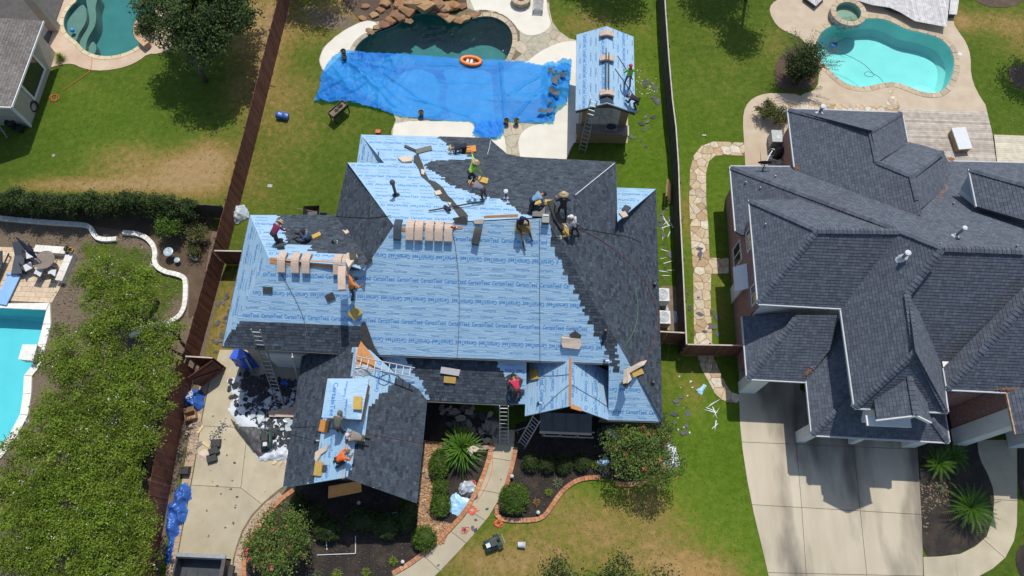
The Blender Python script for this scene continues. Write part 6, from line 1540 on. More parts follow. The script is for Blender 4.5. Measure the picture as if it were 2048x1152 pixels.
# people
SK = [mat('tanned_skin', (.30, .16, .09), (.34, .19, .11), 8, .6)]
CL = {}
def cloth(c):
 if c not in CL: CL[c] = mat('cloth_%d' % len(CL), c, tuple(x * .8 for x in c), 14, .9, .3, 30)
 return CL[c]
STRAW = mat('straw_hat', (.50, .36, .18), (.58, .44, .25), 20, .9, .5, 60)
POSES = {
 'bend': dict(hip=(0, 0, .90), ch=(.34, 0, 1.08), nk=(.46, 0, 1.12), hd=(.60, 0, 1.10), kl=(.06, .13, .48), fl=(-.02, .15, .06), kr=(.02, -.13, .47), fr=(-.08, -.16, .06), el=(.44, .26, .80), hl=(.62, .18, .55), er=(.46, -.26, .82), hr=(.66, -.20, .58)),
 'bendlow': dict(hip=(0, 0, .72), ch=(.36, 0, .82), nk=(.47, 0, .82), hd=(.60, 0, .78), kl=(.20, .17, .42), fl=(-.05, .20, .06), kr=(.20, -.17, .42), fr=(-.05, -.22, .06), el=(.50, .27, .52), hl=(.62, .18, .25), er=(.50, -.27, .52), hr=(.66, -.16, .27)),
 'reach': dict(hip=(0, 0, .70), ch=(.26, 0, .95), nk=(.34, .02, 1.04), hd=(.42, .03, 1.14), kl=(.22, .18, .44), fl=(.0, .2, .06), kr=(.20, -.17, .40), fr=(-.1, -.22, .06), el=(.52, .42, 1.05), hl=(.62, .62, 1.25), er=(.48, -.24, .62), hr=(.62, -.14, .32)),
 'kneel': dict(hip=(-.15, 0, .42), ch=(.20, 0, .66), nk=(.31, 0, .72), hd=(.43, 0, .78), kl=(.10, .16, .07), fl=(-.38, .16, .06), kr=(.12, -.16, .07), fr=(-.36, -.16, .06), el=(.36, .27, .42), hl=(.52, .18, .14), er=(.36, -.27, .42), hr=(.56, -.12, .16)),
 'crawl': dict(hip=(-.25, 0, .45), ch=(.22, 0, .48), nk=(.34, 0, .47), hd=(.50, 0, .44), kl=(-.18, .16, .07), fl=(-.62, .16, .06), kr=(-.12, -.16, .07), fr=(-.58, -.2, .06), el=(.30, .26, .28), hl=(.38, .24, .05), er=(.32, -.26, .28), hr=(.44, -.22, .05)),
 'sit': dict(hip=(0, 0, .16), ch=(.04, 0, .56), nk=(.07, 0, .66), hd=(.12, 0, .80), kl=(.40, .20, .42), fl=(.70, .18, .06), kr=(.44, -.18, .34), fr=(.85, -.26, .06), el=(.20, .30, .42), hl=(.42, .16, .36), er=(.22, -.30, .42), hr=(.44, -.12, .38)),
 'stand': dict(hip=(0, 0, .93), ch=(.02, 0, 1.32), nk=(.04, 0, 1.46), hd=(.10, 0, 1.60), kl=(.05, .12, .50), fl=(.02, .15, .06), kr=(.05, -.12, .50), fr=(-.12, -.15, .06), el=(.10, .30, 1.10), hl=(.34, .26, 1.0), er=(.10, -.30, 1.10), hr=(.34, -.22, 1.0)),
 'lean': dict(hip=(0, 0, .88), ch=(.14, 0, 1.22), nk=(.2, 0, 1.34), hd=(.28, 0, 1.46), kl=(.12, .14, .48), fl=(.02, .18, .06), kr=(.05, -.14, .46), fr=(-.16, -.18, .06), el=(.24, .32, 1.02), hl=(.5, .28, .86), er=(.24, -.32, 1.02), hr=(.5, -.18, .86)),
 'carry': dict(hip=(0, 0, .90), ch=(.16, 0, 1.25), nk=(.24, 0, 1.36), hd=(.36, 0, 1.44), kl=(.16, .12, .50), fl=(.12, .14, .06), kr=(-.04, -.12, .46), fr=(-.26, -.14, .08), el=(.20, .36, 1.30), hl=(.02, .38, 1.48), er=(.30, -.34, 1.15), hr=(.46, -.36, 1.32)),
}
def person(px, py, pl, head, pose, shirt, pants, label, hat=None, z=None, sleeves=True, boots=(.08, .06, .045), size=1.0, extra=None):
 """one worker; px, py is where the hips stand over; head = heading in degrees of the picture plane (0 = right, 90 = up)"""
 b = pl.hit(px, py) if pl is not None else at(px, py, z or 0)
 h = math.radians(head); J = {k: Vector(v) * size for k, v in POSES[pose].items()}
 t = thing('person', label, 'person', b)
 M_ = Matrix.Rotation(h, 3, 'Z')
 for k in J:
  v = M_ @ J[k]
  if pl is not None and k in ('kl', 'kr', 'fl', 'fr', 'hl', 'hr'):
   low = 1.0 if J[k].z < .5 else .3
   v.z += (pl.z(b.x + v.x, b.y + v.y) - b.z) * low
  J[k] = v
 chest, hip, nk, hd = J['ch'], J['hip'], J['nk'], J['hd']
 side = M_ @ Vector((0, 1, 0)); up = (chest - hip).normalized()
 sh = {s: chest + side * .17 * s * size + up * .08 for s in (1, -1)}
 hj = {s: hip + side * .10 * s * size for s in (1, -1)}
 V = []; Ed = []; Rr = []; reg = []
 def node(p, r, g_): V.append(p); Rr.append(r); reg.append(g_); return len(V) - 1
 def edge_(a, c): Ed.append((a, c))
 n_hip = node(hip, (.155, .13), 'p'); n_wa = node(hip.lerp(chest, .45), (.14, .115), 's'); n_ch = node(chest, (.17, .125), 's'); n_nk = node(nk, (.058, .058), 'k')
 hdv = (hd - nk).normalized(); n_h1 = node(nk.lerp(hd, .55), (.072, .078), 'k'); n_h2 = node(hd + hdv * .01, (.088, .10), 'k'); n_h3 = node(hd + hdv * .09, (.07, .075), 'r')
 for a, c in ((n_hip, n_wa), (n_wa, n_ch), (n_ch, n_nk), (n_nk, n_h1), (n_h1, n_h2), (n_h2, n_h3)): edge_(a, c)
 for s, q in ((1, 'l'), (-1, 'r')):
  a = node(sh[s], (.075, .075), 's'); e = node(J['e' + q], (.047, .047), 's' if sleeves else 'k'); w = node(J['h' + q].lerp(J['e' + q], .12), (.032, .032), 's' if sleeves == 2 else 'k')
  edge_(n_ch, a); edge_(a, e); edge_(e, w)
  hh = node(hj[s], (.095, .095), 'p'); k = node(J['k' + q], (.066, .066), 'p'); f = node(J['f' + q] + Vector((0, 0, .04)), (.048, .048), 'b'); toe = node(J['f' + q] + M_ @ Vector((.17, .01 * s, -.01)), (.042, .034), 'b')
  edge_(n_hip, hh); edge_(hh, k); edge_(k, f); edge_(f, toe)
 me = bpy.data.meshes.new('body'); me.from_pydata([tuple(v) for v in V], Ed, []); o = bpy.data.objects.new('body', me); COL.objects.link(o)
 sk = o.modifiers.new('skin', 'SKIN'); sk.use_smooth_shade = True
 for i, r in enumerate(Rr): me.skin_vertices[0].data[i].radius = r
 me.skin_vertices[0].data[0].use_root = True
 sb = o.modifiers.new('sub', 'SUBSURF'); sb.levels = 1; sb.render_levels = 1
 dg = bpy.context.evaluated_depsgraph_get(); m2 = bpy.data.meshes.new_from_object(o.evaluated_get(dg))
 bpy.data.objects.remove(o)
 mats = {'s': cloth(shirt), 'p': cloth(pants), 'k': SK[0], 'b': cloth(boots), 'r': cloth((.03, .02, .015))}
 ks = list(mats); m2.materials.clear()
 for k in ks: m2.materials.append(mats[k])
 segs = [(V[a], V[c], reg[a], reg[c]) for a, c in Ed]
 for p in m2.polygons:
  c = p.center; best = None
  for a, q, ra, rq in segs:
   d = q - a; f = max(0, min(1, (c - a).dot(d) / max(1e-9, d.length_squared))); dd = (a + d * f - c).length
   if best is None or dd < best[0]: best = (dd, ra if f < .5 else rq)
  p.material_index = ks.index(best[1]); p.use_smooth = True
 ob = bpy.data.objects.new('body', m2); link(ob, t)
 # hands: palm, four unequal bent fingers, thumb
 for s, q in ((1, 'l'), (-1, 'r')):
  hp, el_ = J['h' + q], J['e' + q]; d = (hp - el_).normalized(); sd = d.cross(Vector((0, 0, 1))); sd = sd.normalized() if sd.length > .05 else side; nn = sd.cross(d)
  g = G().beam(hp - d * .05, hp + d * .045, .085, .03, up=nn)
  for i, L in enumerate((.065, .078, .072, .056)):
   r0 = hp + d * .045 + sd * (.031 - i * .0207); g.tube([r0, r0 + d * L * .55 - nn * .01, r0 + d * L * .85 - nn * .035], [.010, .009, .007], 5)
  r0 = hp - d * .02 + sd * .04; g.tube([r0, r0 + d * .03 + sd * .028 - nn * .01, r0 + d * .06 + sd * .026 - nn * .025], [.012, .011, .008], 5)
  g.lo('hand', SK[0], t, smooth=True)
 # face: nose, ears, eyes
 fw = M_ @ Vector((1, 0, 0)); fdir = (fw - hdv * fw.dot(hdv)); fdir = fdir.normalized() if fdir.length > .1 else Vector((0, 0, -1))
 if hdv.z < .4: fdir = (Vector((0, 0, -1)) - hdv * Vector((0, 0, -1)).dot(hdv)).normalized()
 hs = hdv.cross(fdir); g = G().tube([hd + fdir * .085 + hdv * .02, hd + fdir * .115 - hdv * .015], [.008, .016], 5)
 for s in (1, -1): g.lathe(hd + hs * .088 * s, [(.006, -.03), (.02, 0), (.008, .03)], 6)
 g.lo('face_features', SK[0], t)
 g = G()
 for s in (1, -1): g.lathe(hd + fdir * .093 + hs * .032 * s + hdv * .02, [(.004, -.006), (.009, 0), (.004, .006)], 6)
 g.lo('eyes', cloth((.02, .02, .02)), t)
 if hat:
  kind, col = hat; mh = STRAW if kind == 'straw' else cloth(col)
  ax = hdv; q = Vector((0, 0, 1)).rotation_difference((ax + Vector((0, 0, .35))).normalized()).to_matrix()
  prof = {'straw': [(.10, .07), (.225, .025), (.235, .035), (.11, .085), (.095, .15), (.04, .17), (.005, .165)], 'cap': [(.108, .01), (.112, .04), (.095, .10), (.05, .135), (.005, .14)], 'hood': [(.09, -.10), (.12, -.03), (.122, .04), (.10, .10), (.05, .14), (.005, .145)], 'hair': [(.095, .03), (.103, .05), (.09, .10), (.05, .125), (.005, .13)]}[kind]
  g = G().lathe((0, 0, 0), prof, 16, cap=False)
  if kind == 'cap': g.add([(x, y, .03) for x, y in ((.09, -.07), (.19, -.045), (.20, 0), (.19, .045), (.09, .07))] + [(x, y, .018) for x, y in ((.09, -.07), (.19, -.045), (.20, 0), (.19, .045), (.09, .07))], [(0, 1, 2, 3, 4), (9, 8, 7, 6, 5)])
  rz_ = Matrix.Rotation(h, 3, 'Z'); g.v = [q @ (rz_ @ v) + hd + hdv * .01 for v in g.v]
  g.lo({'straw': 'hat', 'cap': 'cap', 'hood': 'hood', 'hair': 'hair'}[kind], mh, t, smooth=True)
  if kind == 'straw':
   g = G().lathe((0, 0, 0), [(.112, .082), (.108, .11)], 16, cap=False); g.v = [q @ v + hd + hdv * .01 for v in g.v]; g.lo('hat_band', cloth((.05, .03, .02)), t)
 # harness straps
 if extra == 'harness':
  g = G()
  for s in (1, -1):
   back = side.cross(up).normalized() * (.135 if side.cross(up).z > 0 else -.135)
   g.beam(hip + side * .09 * s + back * .9, chest + side * .08 * -s + back, .04, .012, up=back)
  g.lo('harness', cloth((.015, .015, .018)), t)
 return t
person(557, 486, HNw, 60, 'bend', (.20, .02, .07), (.05, .04, .035), 'worker in maroon shirt and straw hat bending over at the blue hip edge', ('straw', 0), sleeves=2)
person(620, 480, HNw, 165, 'sit', (.10, .17, .26), (.05, .04, .08), 'worker in blue grey shirt sitting with dark cap near the wheelbarrow', ('cap', (.02, .025, .04)))
person(709, 590, HS, 35, 'carry', (.75, .22, .03), (.04, .045, .06), 'worker in orange shirt carrying a load across the blue front roof', ('hair', (.02, .015, .01)), sleeves=2)
person(922, 303, HN, 195, 'crawl', (.02, .025, .05), (.02, .02, .025), 'worker in black with straw hat crawling on the rear roof by an orange pad', ('straw', 0), sleeves=2)
person(941, 360, HN, 40, 'reach', (.42, .72, .08), (.05, .045, .05), 'worker in lime green shirt and straw hat swinging an arm up on the rear roof', ('straw', 0), sleeves=2)
person(968, 398, HN, 160, 'bend', (.22, .20, .24), (.07, .05, .05), 'worker in checked grey shirt and wide straw hat bent over the blue rear roof', ('straw', 0), sleeves=2)
person(1062, 420, HN, 25, 'bend', (.20, .38, .55), (.03, .045, .08), 'worker in light blue shirt and jeans bending towards a foam pad at the ridge', ('cap', (.02, .02, .03)), sleeves=True)
person(1041, 450, HS, -60, 'sit', (.02, .02, .05), (.28, .17, .10), 'worker in navy hood and tan trousers sitting on a yellow foam pad below the ridge', ('hood', (.02, .02, .06)), sleeves=2)
person(1124, 432, HE, 95, 'lean', (.04, .03, .035), (.03, .03, .03), 'worker in black with a broad straw hat standing at the ridge end', ('straw', 0), sleeves=2)
person(1149, 470, HE, 150, 'lean', (.62, .62, .66), (.03, .028, .03), 'worker in white shirt, white cap and black harness on the charcoal side roof', ('cap', (.75, .75, .75)), extra='harness', sleeves=2)
person(1254, 172, PE, 100, 'stand', (.32, .66, .10), (.16, .14, .12), 'worker in green shirt and red cap standing on the pavilion roof', ('cap', (.75, .05, .08)), sleeves=True)
person(1273, 216, PE, 160, 'bendlow', (.03, .025, .03), (.02, .02, .02), 'worker in black crouching at the front right corner of the pavilion roof', ('cap', (.05, .02, .03)), sleeves=2)
person(1034, 790, HP, 110, 'bend', (.62, .04, .09), (.15, .04, .04), 'worker in bright pink shirt bending over the shaded porch roof', ('hair', (.02, .015, .01)), sleeves=2)
person(682, 864, HGw, 80, 'bend', (.12, .12, .09), (.07, .05, .04), 'worker in olive hooded shirt leaning on the raised square hood', ('hood', (.12, .12, .09)), sleeves=2)
person(722, 880, HGe, 175, 'kneel', (.28, .22, .18), (.10, .10, .06), 'worker in mottled brown shirt kneeling on the garage roof beside a black hose', ('cap', (.6, .55, .6)), sleeves=2)
person(683, 921, HGw, 30, 'kneel', (.90, .16, .02), (.04, .04, .045), 'worker in bright orange vest kneeling at the garage ridge near the gable', ('hair', (.12, .10, .06)), sleeves=True)
# cloths and tarps
def tarp_mat(name, c1, c2, see=.25, rough=.38, bump=.5, bs=5.0, c3=None, tint=None):
 m = mat(name, c1, c2, 1.5, rough, bump, bs, coord='World', detail=6, bdist=.04, c3=c3, s3=1.2, mix3=.6)
 nt = m.node_tree; out = next(n for n in nt.nodes if n.type == 'OUTPUT_MATERIAL'); b = next(n for n in nt.nodes if n.type == 'BSDF_PRINCIPLED')
 b.inputs['Specular IOR Level'].default_value = .25 if tint else .6
 if see:
  tr = nd(nt, 'ShaderNodeBsdfTransparent'); tr.inputs[0].default_value = (*tint, 1)
  ms = nd(nt, 'ShaderNodeMixShader'); ms.inputs[0].default_value = see
  nt.links.new(b.outputs[0], ms.inputs[1]); nt.links.new(tr.outputs[0], ms.inputs[2]); nt.links.new(ms.outputs[0], out.inputs[0])
 return m
M['tarp'] = tarp_mat('blue_tarp', (.012, .21, .76), (.025, .26, .84), .40, .5, tint=(.36, .92, 1.0))
M['tarp_dark'] = tarp_mat('deep_blue_tarp', (.020, .085, .36), (.04, .14, .46), 0)
M['tarp_bright'] = tarp_mat('royal_blue_tarp', (.012, .085, .55), (.02, .12, .62), 0)
M['silver'] = tarp_mat('silver_tarp', (.36, .42, .46), (.50, .55, .58), 0, .35)
M['greytarp'] = tarp_mat('white_grey_tarp', (.56, .61, .67), (.68, .72, .76), 0, .5)
M['blacktarp'] = tarp_mat('black_tarp', (.025, .027, .03), (.05, .052, .055), 0, .5)
def ridged(x, y, f, ang, str_=2.6, seed=0):
 c, s = math.cos(ang), math.sin(ang); u, v = (x * c + y * s) * f, (-x * s + y * c) * f / str_
 n = mnoise.noise((u + seed, v, seed * 1.7)); return 1 - abs(n) * 2.2
def sheet_cloth(name, outline, m, parent=None, z=.05, step=.09, zf=None, smooth=True, plane=None, kind=None):
 """a limp sheet cut to an outline, heights from zf(x, y, distance to the rim)"""
 P = [Vector((p[0], p[1], 0)) for p in outline]
 if area2(P) < 0: P = P[::-1]
 xs = [p.x for p in P]; ys = [p.y for p in P]; nx = int((max(xs) - min(xs)) / step) + 2; ny = int((max(ys) - min(ys)) / step) + 2
 idx = {}; V = []; F = []
 def rim(x, y):
  d = 9
  for i in range(len(P)):
   a, b = P[i], P[(i + 1) % len(P)]; e = b - a; f = max(0, min(1, ((x - a.x) * e.x + (y - a.y) * e.y) / max(1e-9, e.x ** 2 + e.y ** 2)))
   d = min(d, math.hypot(x - a.x - e.x * f, y - a.y - e.y * f))
  return d
 def vid(i, j):
  if (i, j) not in idx:
   x, y = min(xs) + i * step, min(ys) + j * step
   x += mnoise.noise((x * 5, y * 5, 3)) * step * .5; y += mnoise.noise((x * 5, y * 5, 9)) * step * .5
   zz = (plane.z(x, y) if plane else 0) + z + zf(x, y, rim(x, y)); idx[(i, j)] = len(V); V.append(Vector((x, y, zz)))
  return idx[(i, j)]
 for i in range(nx):
  for j in range(ny):
   cx, cy = min(xs) + (i + .5) * step, min(ys) + (j + .5) * step
   if inside(cx, cy, P): F.append((vid(i, j), vid(i + 1, j), vid(i + 1, j + 1), vid(i, j + 1)))
 return obj(name, (V, F), m, parent, smooth=smooth, kind=kind)
TARP = gp([(688, 103), (760, 108), (860, 113), (940, 119), (1000, 121), (1042, 123), (1085, 131), (1100, 126), (1112, 130), (1127, 121), (1143, 125), (1141, 152), (1138, 185), (1134, 207), (1112, 221), (1108, 246), (1060, 247), (1010, 243), (1003, 262), (992, 277), (972, 276), (945, 266), (952, 250), (938, 243), (880, 242), (800, 233), (745, 216), (700, 207), (660, 206), (628, 202), (640, 184), (643, 152), (652, 138), (668, 121), (678, 112)], .05)
xl, xr = at(760, 170).x, at(1098, 170).x
FOLDS = [(gp([a, b])[0], gp([a, b])[1], h) for a, b, h in (((690, 122), (735, 160), .10), ((735, 160), (790, 215), .12), ((695, 118), (745, 130), .06), ((745, 130), (790, 144), .07), ((668, 172), (712, 150), .09), ((655, 190), (705, 178), .08), ((700, 190), (760, 150), .07), ((770, 150), (850, 205), .07), ((840, 130), (1000, 136), .03), ((880, 165), (990, 170), .03), ((800, 190), (935, 232), .05), ((1002, 132), (1010, 236), .06), ((1085, 150), (1020, 190), .07), ((1100, 160), (1030, 235), .08))]
def tz(x, y, d):
 fz = 0
 for a, b, h in FOLDS:
  e = b - a; f = ((x - a.x) * e.x + (y - a.y) * e.y) / e.length_squared
  if -.05 < f < 1.05: fz += h * math.exp(-(math.hypot(x - a.x - e.x * f, y - a.y - e.y * f + .05 * math.sin(f * 9)) / .075) ** 2)
 left = max(0, min(1, (xl + 2.2 - x) / 3.2)); right = max(0, min(1, (x - xr + .5) / .9)); low = max(0, min(1, (at(800, 205).y - y) / 1.0))
 z = .012 * ridged(x, y, 3.4, 1.5, 5, 2) + .008 * ridged(x, y, 7, 1.2, 3, 4)
 z += left * (.20 * max(0, ridged(x, y, .9, .55, 3, 5)) ** 3 + .11 * max(0, ridged(x, y, 1.9, -.6, 3, 8)) ** 2 + .05 * max(0, ridged(x, y, 3.5, .3, 2, 11)))
 z += right * (.34 * max(0, ridged(x, y, 1.1, 1.2, 2, 15)) + .20 * max(0, ridged(x, y, 2.8, .4, 1.5, 18)))
 z += low * (.07 * max(0, ridged(x, y, 1.2, 1.3, 3, 21)) ** 2) + .04 * max(0, ridged(x, y, .7, 1.62, 9, 31)) ** 9
 return max(0, z) + fz
t = sheet_cloth('blue_tarp', TARP, M['tarp'], z=.075, step=.06, zf=tz)
tag(t, 'huge bright blue tarp spread over the pool terrace, crumpled at both ends', 'tarp')
P2 = gp([(945, 246), (1012, 240), (1008, 262), (1002, 276), (975, 279), (946, 270), (952, 256)], .05)
t = sheet_cloth('blue_tarp', P2, M['tarp'], z=.13, step=.07, zf=lambda x, y, d: .10 * max(0, ridged(x, y, 2.2, .8, 2, 3)) + .04 * ridged(x, y, 5, 2, 2, 6)); tag(t, 'small rumpled blue tarp corner folded over the cream deck below the big tarp', 'tarp')
def heap(name, label, cat, pts, m, h=.3, f=2.0, z=.03, step=.06, seed=1, plane=None, prof=.25):
 P = gp(pts, z) if plane is None else [plane.hit(*p) for p in pts]
 o = sheet_cloth(name, P, m, z=z, step=step, plane=plane, zf=lambda x, y, d: min(1, d / prof) * h * (.35 + .65 * max(0, ridged(x, y, f, .9, 1.8, seed))) + .25 * h * max(0, ridged(x, y, f * 2.6, 2.2, 1.5, seed + 9)) * min(1, d / .08))
 return tag(o, label, cat)
heap('crumpled_tarp', 'long crumpled deep blue tarp lying beside the driveway, upper wide part', 'tarp', [(362, 968), (375, 966), (382, 976), (383, 996), (372, 1008), (376, 1020), (370, 1046), (358, 1052), (362, 1066), (350, 1075), (345, 1100), (342, 1124), (333, 1130), (331, 1115), (338, 1080), (331, 1062), (333, 1040), (336, 1010), (347, 1003), (350, 985)], M['tarp_dark'], .38, 2.6, seed=3, step=.05)
heap('crumpled_tarp', 'bundle of blue and grey tarp against the red fence by the cardboard boxes', 'tarp', [(372, 790), (385, 778), (402, 779), (411, 790), (408, 805), (410, 812), (398, 823), (384, 822), (370, 812), (369, 800)], M['tarp_dark'], .45, 2.8, seed=12, step=.05)
heap('crumpled_sheet', 'grey plastic sheet crumpled into the middle of the blue tarp bundle', 'sheet', [(374, 787), (384, 780), (390, 790), (388, 802), (376, 808), (371, 799)], M['silver'], .5, 3, z=.12, seed=15, step=.05)
heap('crumpled_tarp', 'silver grey tarp crumpled on the grass at the rear left corner of the house', 'tarp', [(459, 422), (468, 411), (480, 412), (488, 409), (498, 424), (499, 435), (488, 440), (478, 447), (465, 447), (457, 438), (463, 430)], M['silver'], .42, 2.4, seed=21, step=.05)
heap('crumpled_tarp', 'pale silver tarp dropped beside the curved walk above the light blue wrapper', 'tarp', [(920, 968), (930, 962), (945, 961), (951, 972), (948, 985), (935, 984), (922, 990), (917, 980)], M['silver'], .4, 2.6, seed=25, step=.05)
heap('crumpled_sheet', 'light blue plastic wrapper lying by the curved walk below the silver tarp', 'sheet', [(903, 990), (912, 985), (922, 994), (940, 997), (936, 1010), (925, 1022), (915, 1032), (900, 1024), (898, 1008)], tarp_mat('light_blue_plastic', (.30, .56, .78), (.42, .66, .84), 0), .16, 2.2, seed=29, step=.05)
M['plastic_blue'] = bpy.data.materials['light_blue_plastic']
heap('crumpled_sheet', 'black plastic piece beneath the silver tarp beside the curved walk', 'sheet', [(935, 986), (948, 984), (957, 992), (952, 1000), (940, 996), (930, 994)], M['blacktarp'], .2, 3, seed=33, step=.05)
heap('crumpled_sheet', 'cyan plastic scrap on the lawn right of the stone path end', 'sheet', [(1392, 780), (1400, 775), (1407, 768), (1413, 771), (1407, 780), (1405, 789), (1400, 790)], M['plastic_blue'], .16, 4, seed=36, step=.04)
heap('crumpled_sheet', 'light blue plastic strip in the bed at the left of the coral flowered tree', 'sheet', [(1176, 922), (1188, 926), (1200, 918), (1214, 914), (1220, 924), (1208, 932), (1192, 931)], M['plastic_blue'], .18, 4, seed=40, step=.04)
heap('crumpled_sheet', 'grey blue plastic piled against the wall right of the bay window', 'sheet', [(1212, 852), (1226, 856), (1236, 868), (1240, 880), (1228, 878), (1216, 868)], M['silver'], .3, 3, seed=44, step=.05)
heap('crumpled_tarp', 'grey white tarp with scraps on the lawn edge behind the coral flowered tree', 'tarp', [(1335, 885), (1352, 895), (1360, 930), (1340, 940), (1322, 930), (1326, 900)], M['greytarp'], .18, 2.5, seed=47, step=.05)
heap('crumpled_sheet', 'light blue grey sheet folded on the sheathing at the top of the garage ridge', 'sheet', [(712, 733), (722, 729), (738, 732), (748, 741), (742, 750), (725, 752), (712, 748)], M['silver'], .22, 3, seed=52, step=.05, plane=HGe)
heap('crumpled_sheet', 'blue plastic wrapper leaning beside the front ladder', 'sheet', [(994, 866), (999, 862), (1001, 875), (999, 884), (993, 880)], M['plastic_blue'], .25, 3, seed=55, step=.04)
# court tarp under the torn-off shingles
ct = heap('ground_tarp', 'white grey tarp on the driveway court covered with torn black shingles', 'tarp', [(455, 760), (478, 752), (540, 768), (600, 780), (600, 905), (575, 912), (530, 919), (515, 915), (512, 900), (496, 862), (470, 840), (456, 820), (468, 792), (458, 775)], M['greytarp'], .05, 1.2, z=.04, seed=60, step=.08)
heap('ground_tarp', 'black underside of the driveway tarp folded along its curved edge', 'tarp', [(462, 838), (480, 853), (520, 856), (535, 862), (540, 900), (518, 914), (512, 908), (490, 882), (470, 855)], M['blacktarp'], .05, 2, z=.11, seed=63, step=.06)
heap('crumpled_sheet', 'white crumpled plastic at the lower end of the driveway tarp', 'sheet', [(548, 900), (560, 888), (575, 895), (584, 905), (575, 918), (556, 920), (520, 921), (518, 914)], M['greytarp'], .25, 3, z=.06, seed=66, step=.05)
heap('crumpled_sheet', 'deep blue tarp strip in the shaded corner of the driveway court', 'tarp', [(556, 752), (566, 760), (582, 766), (590, 764), (588, 772), (574, 774), (558, 764)], M['tarp_bright'], .25, 3, z=.1, seed=69, step=.05)
tt_ = thing('covered_cart', 'tall cart wrapped in royal blue tarp at the corner of the driveway court', 'tarp', at(476, 735))
def crump_prism(top, bot, m, parent, name):
 n = len(top); g = G(); rows = 5; V = []
 for r in range(rows + 1):
  for i in range(n * 3):
   k, f = divmod(i, 3); a = top[k].lerp(top[(k + 1) % n], f / 3); b = bot[k].lerp(bot[(k + 1) % n], f / 3); p = a.lerp(b, r / rows)
   if r: p = p + Vector((R.uniform(-.05, .05), R.uniform(-.05, .05), 0))
   V.append(p)
 F = [(r * n * 3 + i, r * n * 3 + (i + 1) % (n * 3), (r + 1) * n * 3 + (i + 1) % (n * 3), (r + 1) * n * 3 + i) for r in range(rows) for i in range(n * 3)] + [tuple(range(n * 3))]
 return obj(name, (V, F), m, parent)
tpz = gp([(458, 716), (468, 698), (484, 698), (495, 714), (478, 719)], 1.7); bc = sum(tpz, Vector()) / 5
crump_prism(tpz, [Vector((bc.x + (p.x - bc.x) * 1.15, bc.y + (p.y - bc.y) * 1.2 + .0, .03)) for p in tpz], M['tarp_bright'], tt_, 'cover')
G().beam(bc + Vector((.35, -.5, -1.6)), bc + Vector((.35, -.1, .05)), .12, .05).out('handle', M['galv'], tt_)

# roof bundles
M['kraft'] = mat('tan_shingle_wrapper', (.50, .37, .28), (.58, .45, .36), 6, .8, .25, 40, coord='World', c3=(.36, .26, .19), s3=9, mix3=.35)
M['kraft_pale'] = mat('pale_paper', (.56, .44, .34), (.62, .51, .40), 5, .8, .3, 30, coord='World')
M['foam'] = mat('yellow_foam', (.46, .29, .06), (.54, .36, .10), 9, .95, .6, 40, coord='World')
M['foam_o'] = mat('orange_foam', (.52, .20, .04), (.60, .27, .07), 9, .95, .6, 40, coord='World')
def bundle(c, axis, slope_, label, group, w=.30, L=1.15, m='kraft', dark=None, tilt=0):
 """a wrapped bundle of shingles sagging over a ridge; axis = the ridge direction"""
 t = thing('shingle_bundle', label, 'shingle bundle', c, 0, group); ax = Vector(axis).normalized(); cr = Vector((-ax.y, ax.x, 0))
 def ring(s, h0, h1, hw):
  z = -slope_ * (math.sqrt(s * s + .16 ** 2) - .16) + .01
  ca = cr * s; return [ca + ax * -hw + Vector((0, 0, z + h0)), ca + ax * hw + Vector((0, 0, z + h0)), ca + ax * hw + Vector((0, 0, z + h1)), ca + ax * -hw + Vector((0, 0, z + h1))]
 def body(h0, h1, hw, LL, name, mm):
  g = G(); n = 9; V = []
  for i in range(n): V += ring((i / (n - 1) - .5 + tilt) * LL, h0, h1, hw)
  F = [(4 * i + k, 4 * i + (k + 1) % 4, 4 * (i + 1) + (k + 1) % 4, 4 * (i + 1) + k) for i in range(n - 1) for k in range(4)] + [(3, 2, 1, 0), tuple(4 * (n - 1) + k for k in range(4))]
  g.add(V, F).lo(name, mm, t)
 body(0, .05, w / 2 - .012, L - .02, 'shingle_stack', M['shingle_new']); body(.052, .19, w / 2, L, 'wrapper', M[m])
 return t
for i, x in enumerate((797, 822, 840, 861, 880, 899)):
 c = at(x, 446 - (x - 797) * .02, 7.95); c.y = 15.12; lb = ['unwrapped black shingle bundle at the left end of the upper ridge row', 'first tan bundle from the left on the upper ridge', 'second tan bundle from the left on the upper ridge', 'third tan bundle from the left on the upper ridge', 'fourth tan bundle from the left on the upper ridge', 'tan bundle with a white torn wrapper at the right end of the upper ridge row'][i]
 c.z = HS.z(c.x, 15.12) + .02
 bundle(c, (1, 0, 0), .66, lb, 'shingle bundles lined up on the upper ridge', w=.36 if i else .34, L=.98, m='kraft' if i else 'shingle_new', tilt=-.06)
for i, x in enumerate((565, 592.5, 614, 677, 694)):
 c = at(x, 521, 6.95); c.y = 13.72; c.z = HS.z(c.x, 13.72) + .02
 bundle(c, (1, 0, 0), .7, ['leftmost tan bundle on the lower left ridge', 'second tan bundle on the lower left ridge', 'third tan bundle on the lower left ridge', 'fourth tan bundle, just right of the wide gap on the lower left ridge', 'fifth tan bundle, touching the torn wrapper heap on the lower left ridge'][i], 'shingle bundles lined up on the lower left ridge', w=.36, L=.98, tilt=-.08)
for i, (x, y) in enumerate(((1213, 68), (1213, 117), (1213, 186))):
 c = at(x, y, 3.75); c.x = 4.2; c.z = 3.71
 bundle(c, (0, 1, 0), .47, ['rearmost tan bundle across the pavilion ridge', 'middle tan bundle across the pavilion ridge under the black bars', 'front tan bundle across the pavilion ridge near the ladder'][i], 'shingle bundles across the pavilion ridge', w=.36, L=.82)
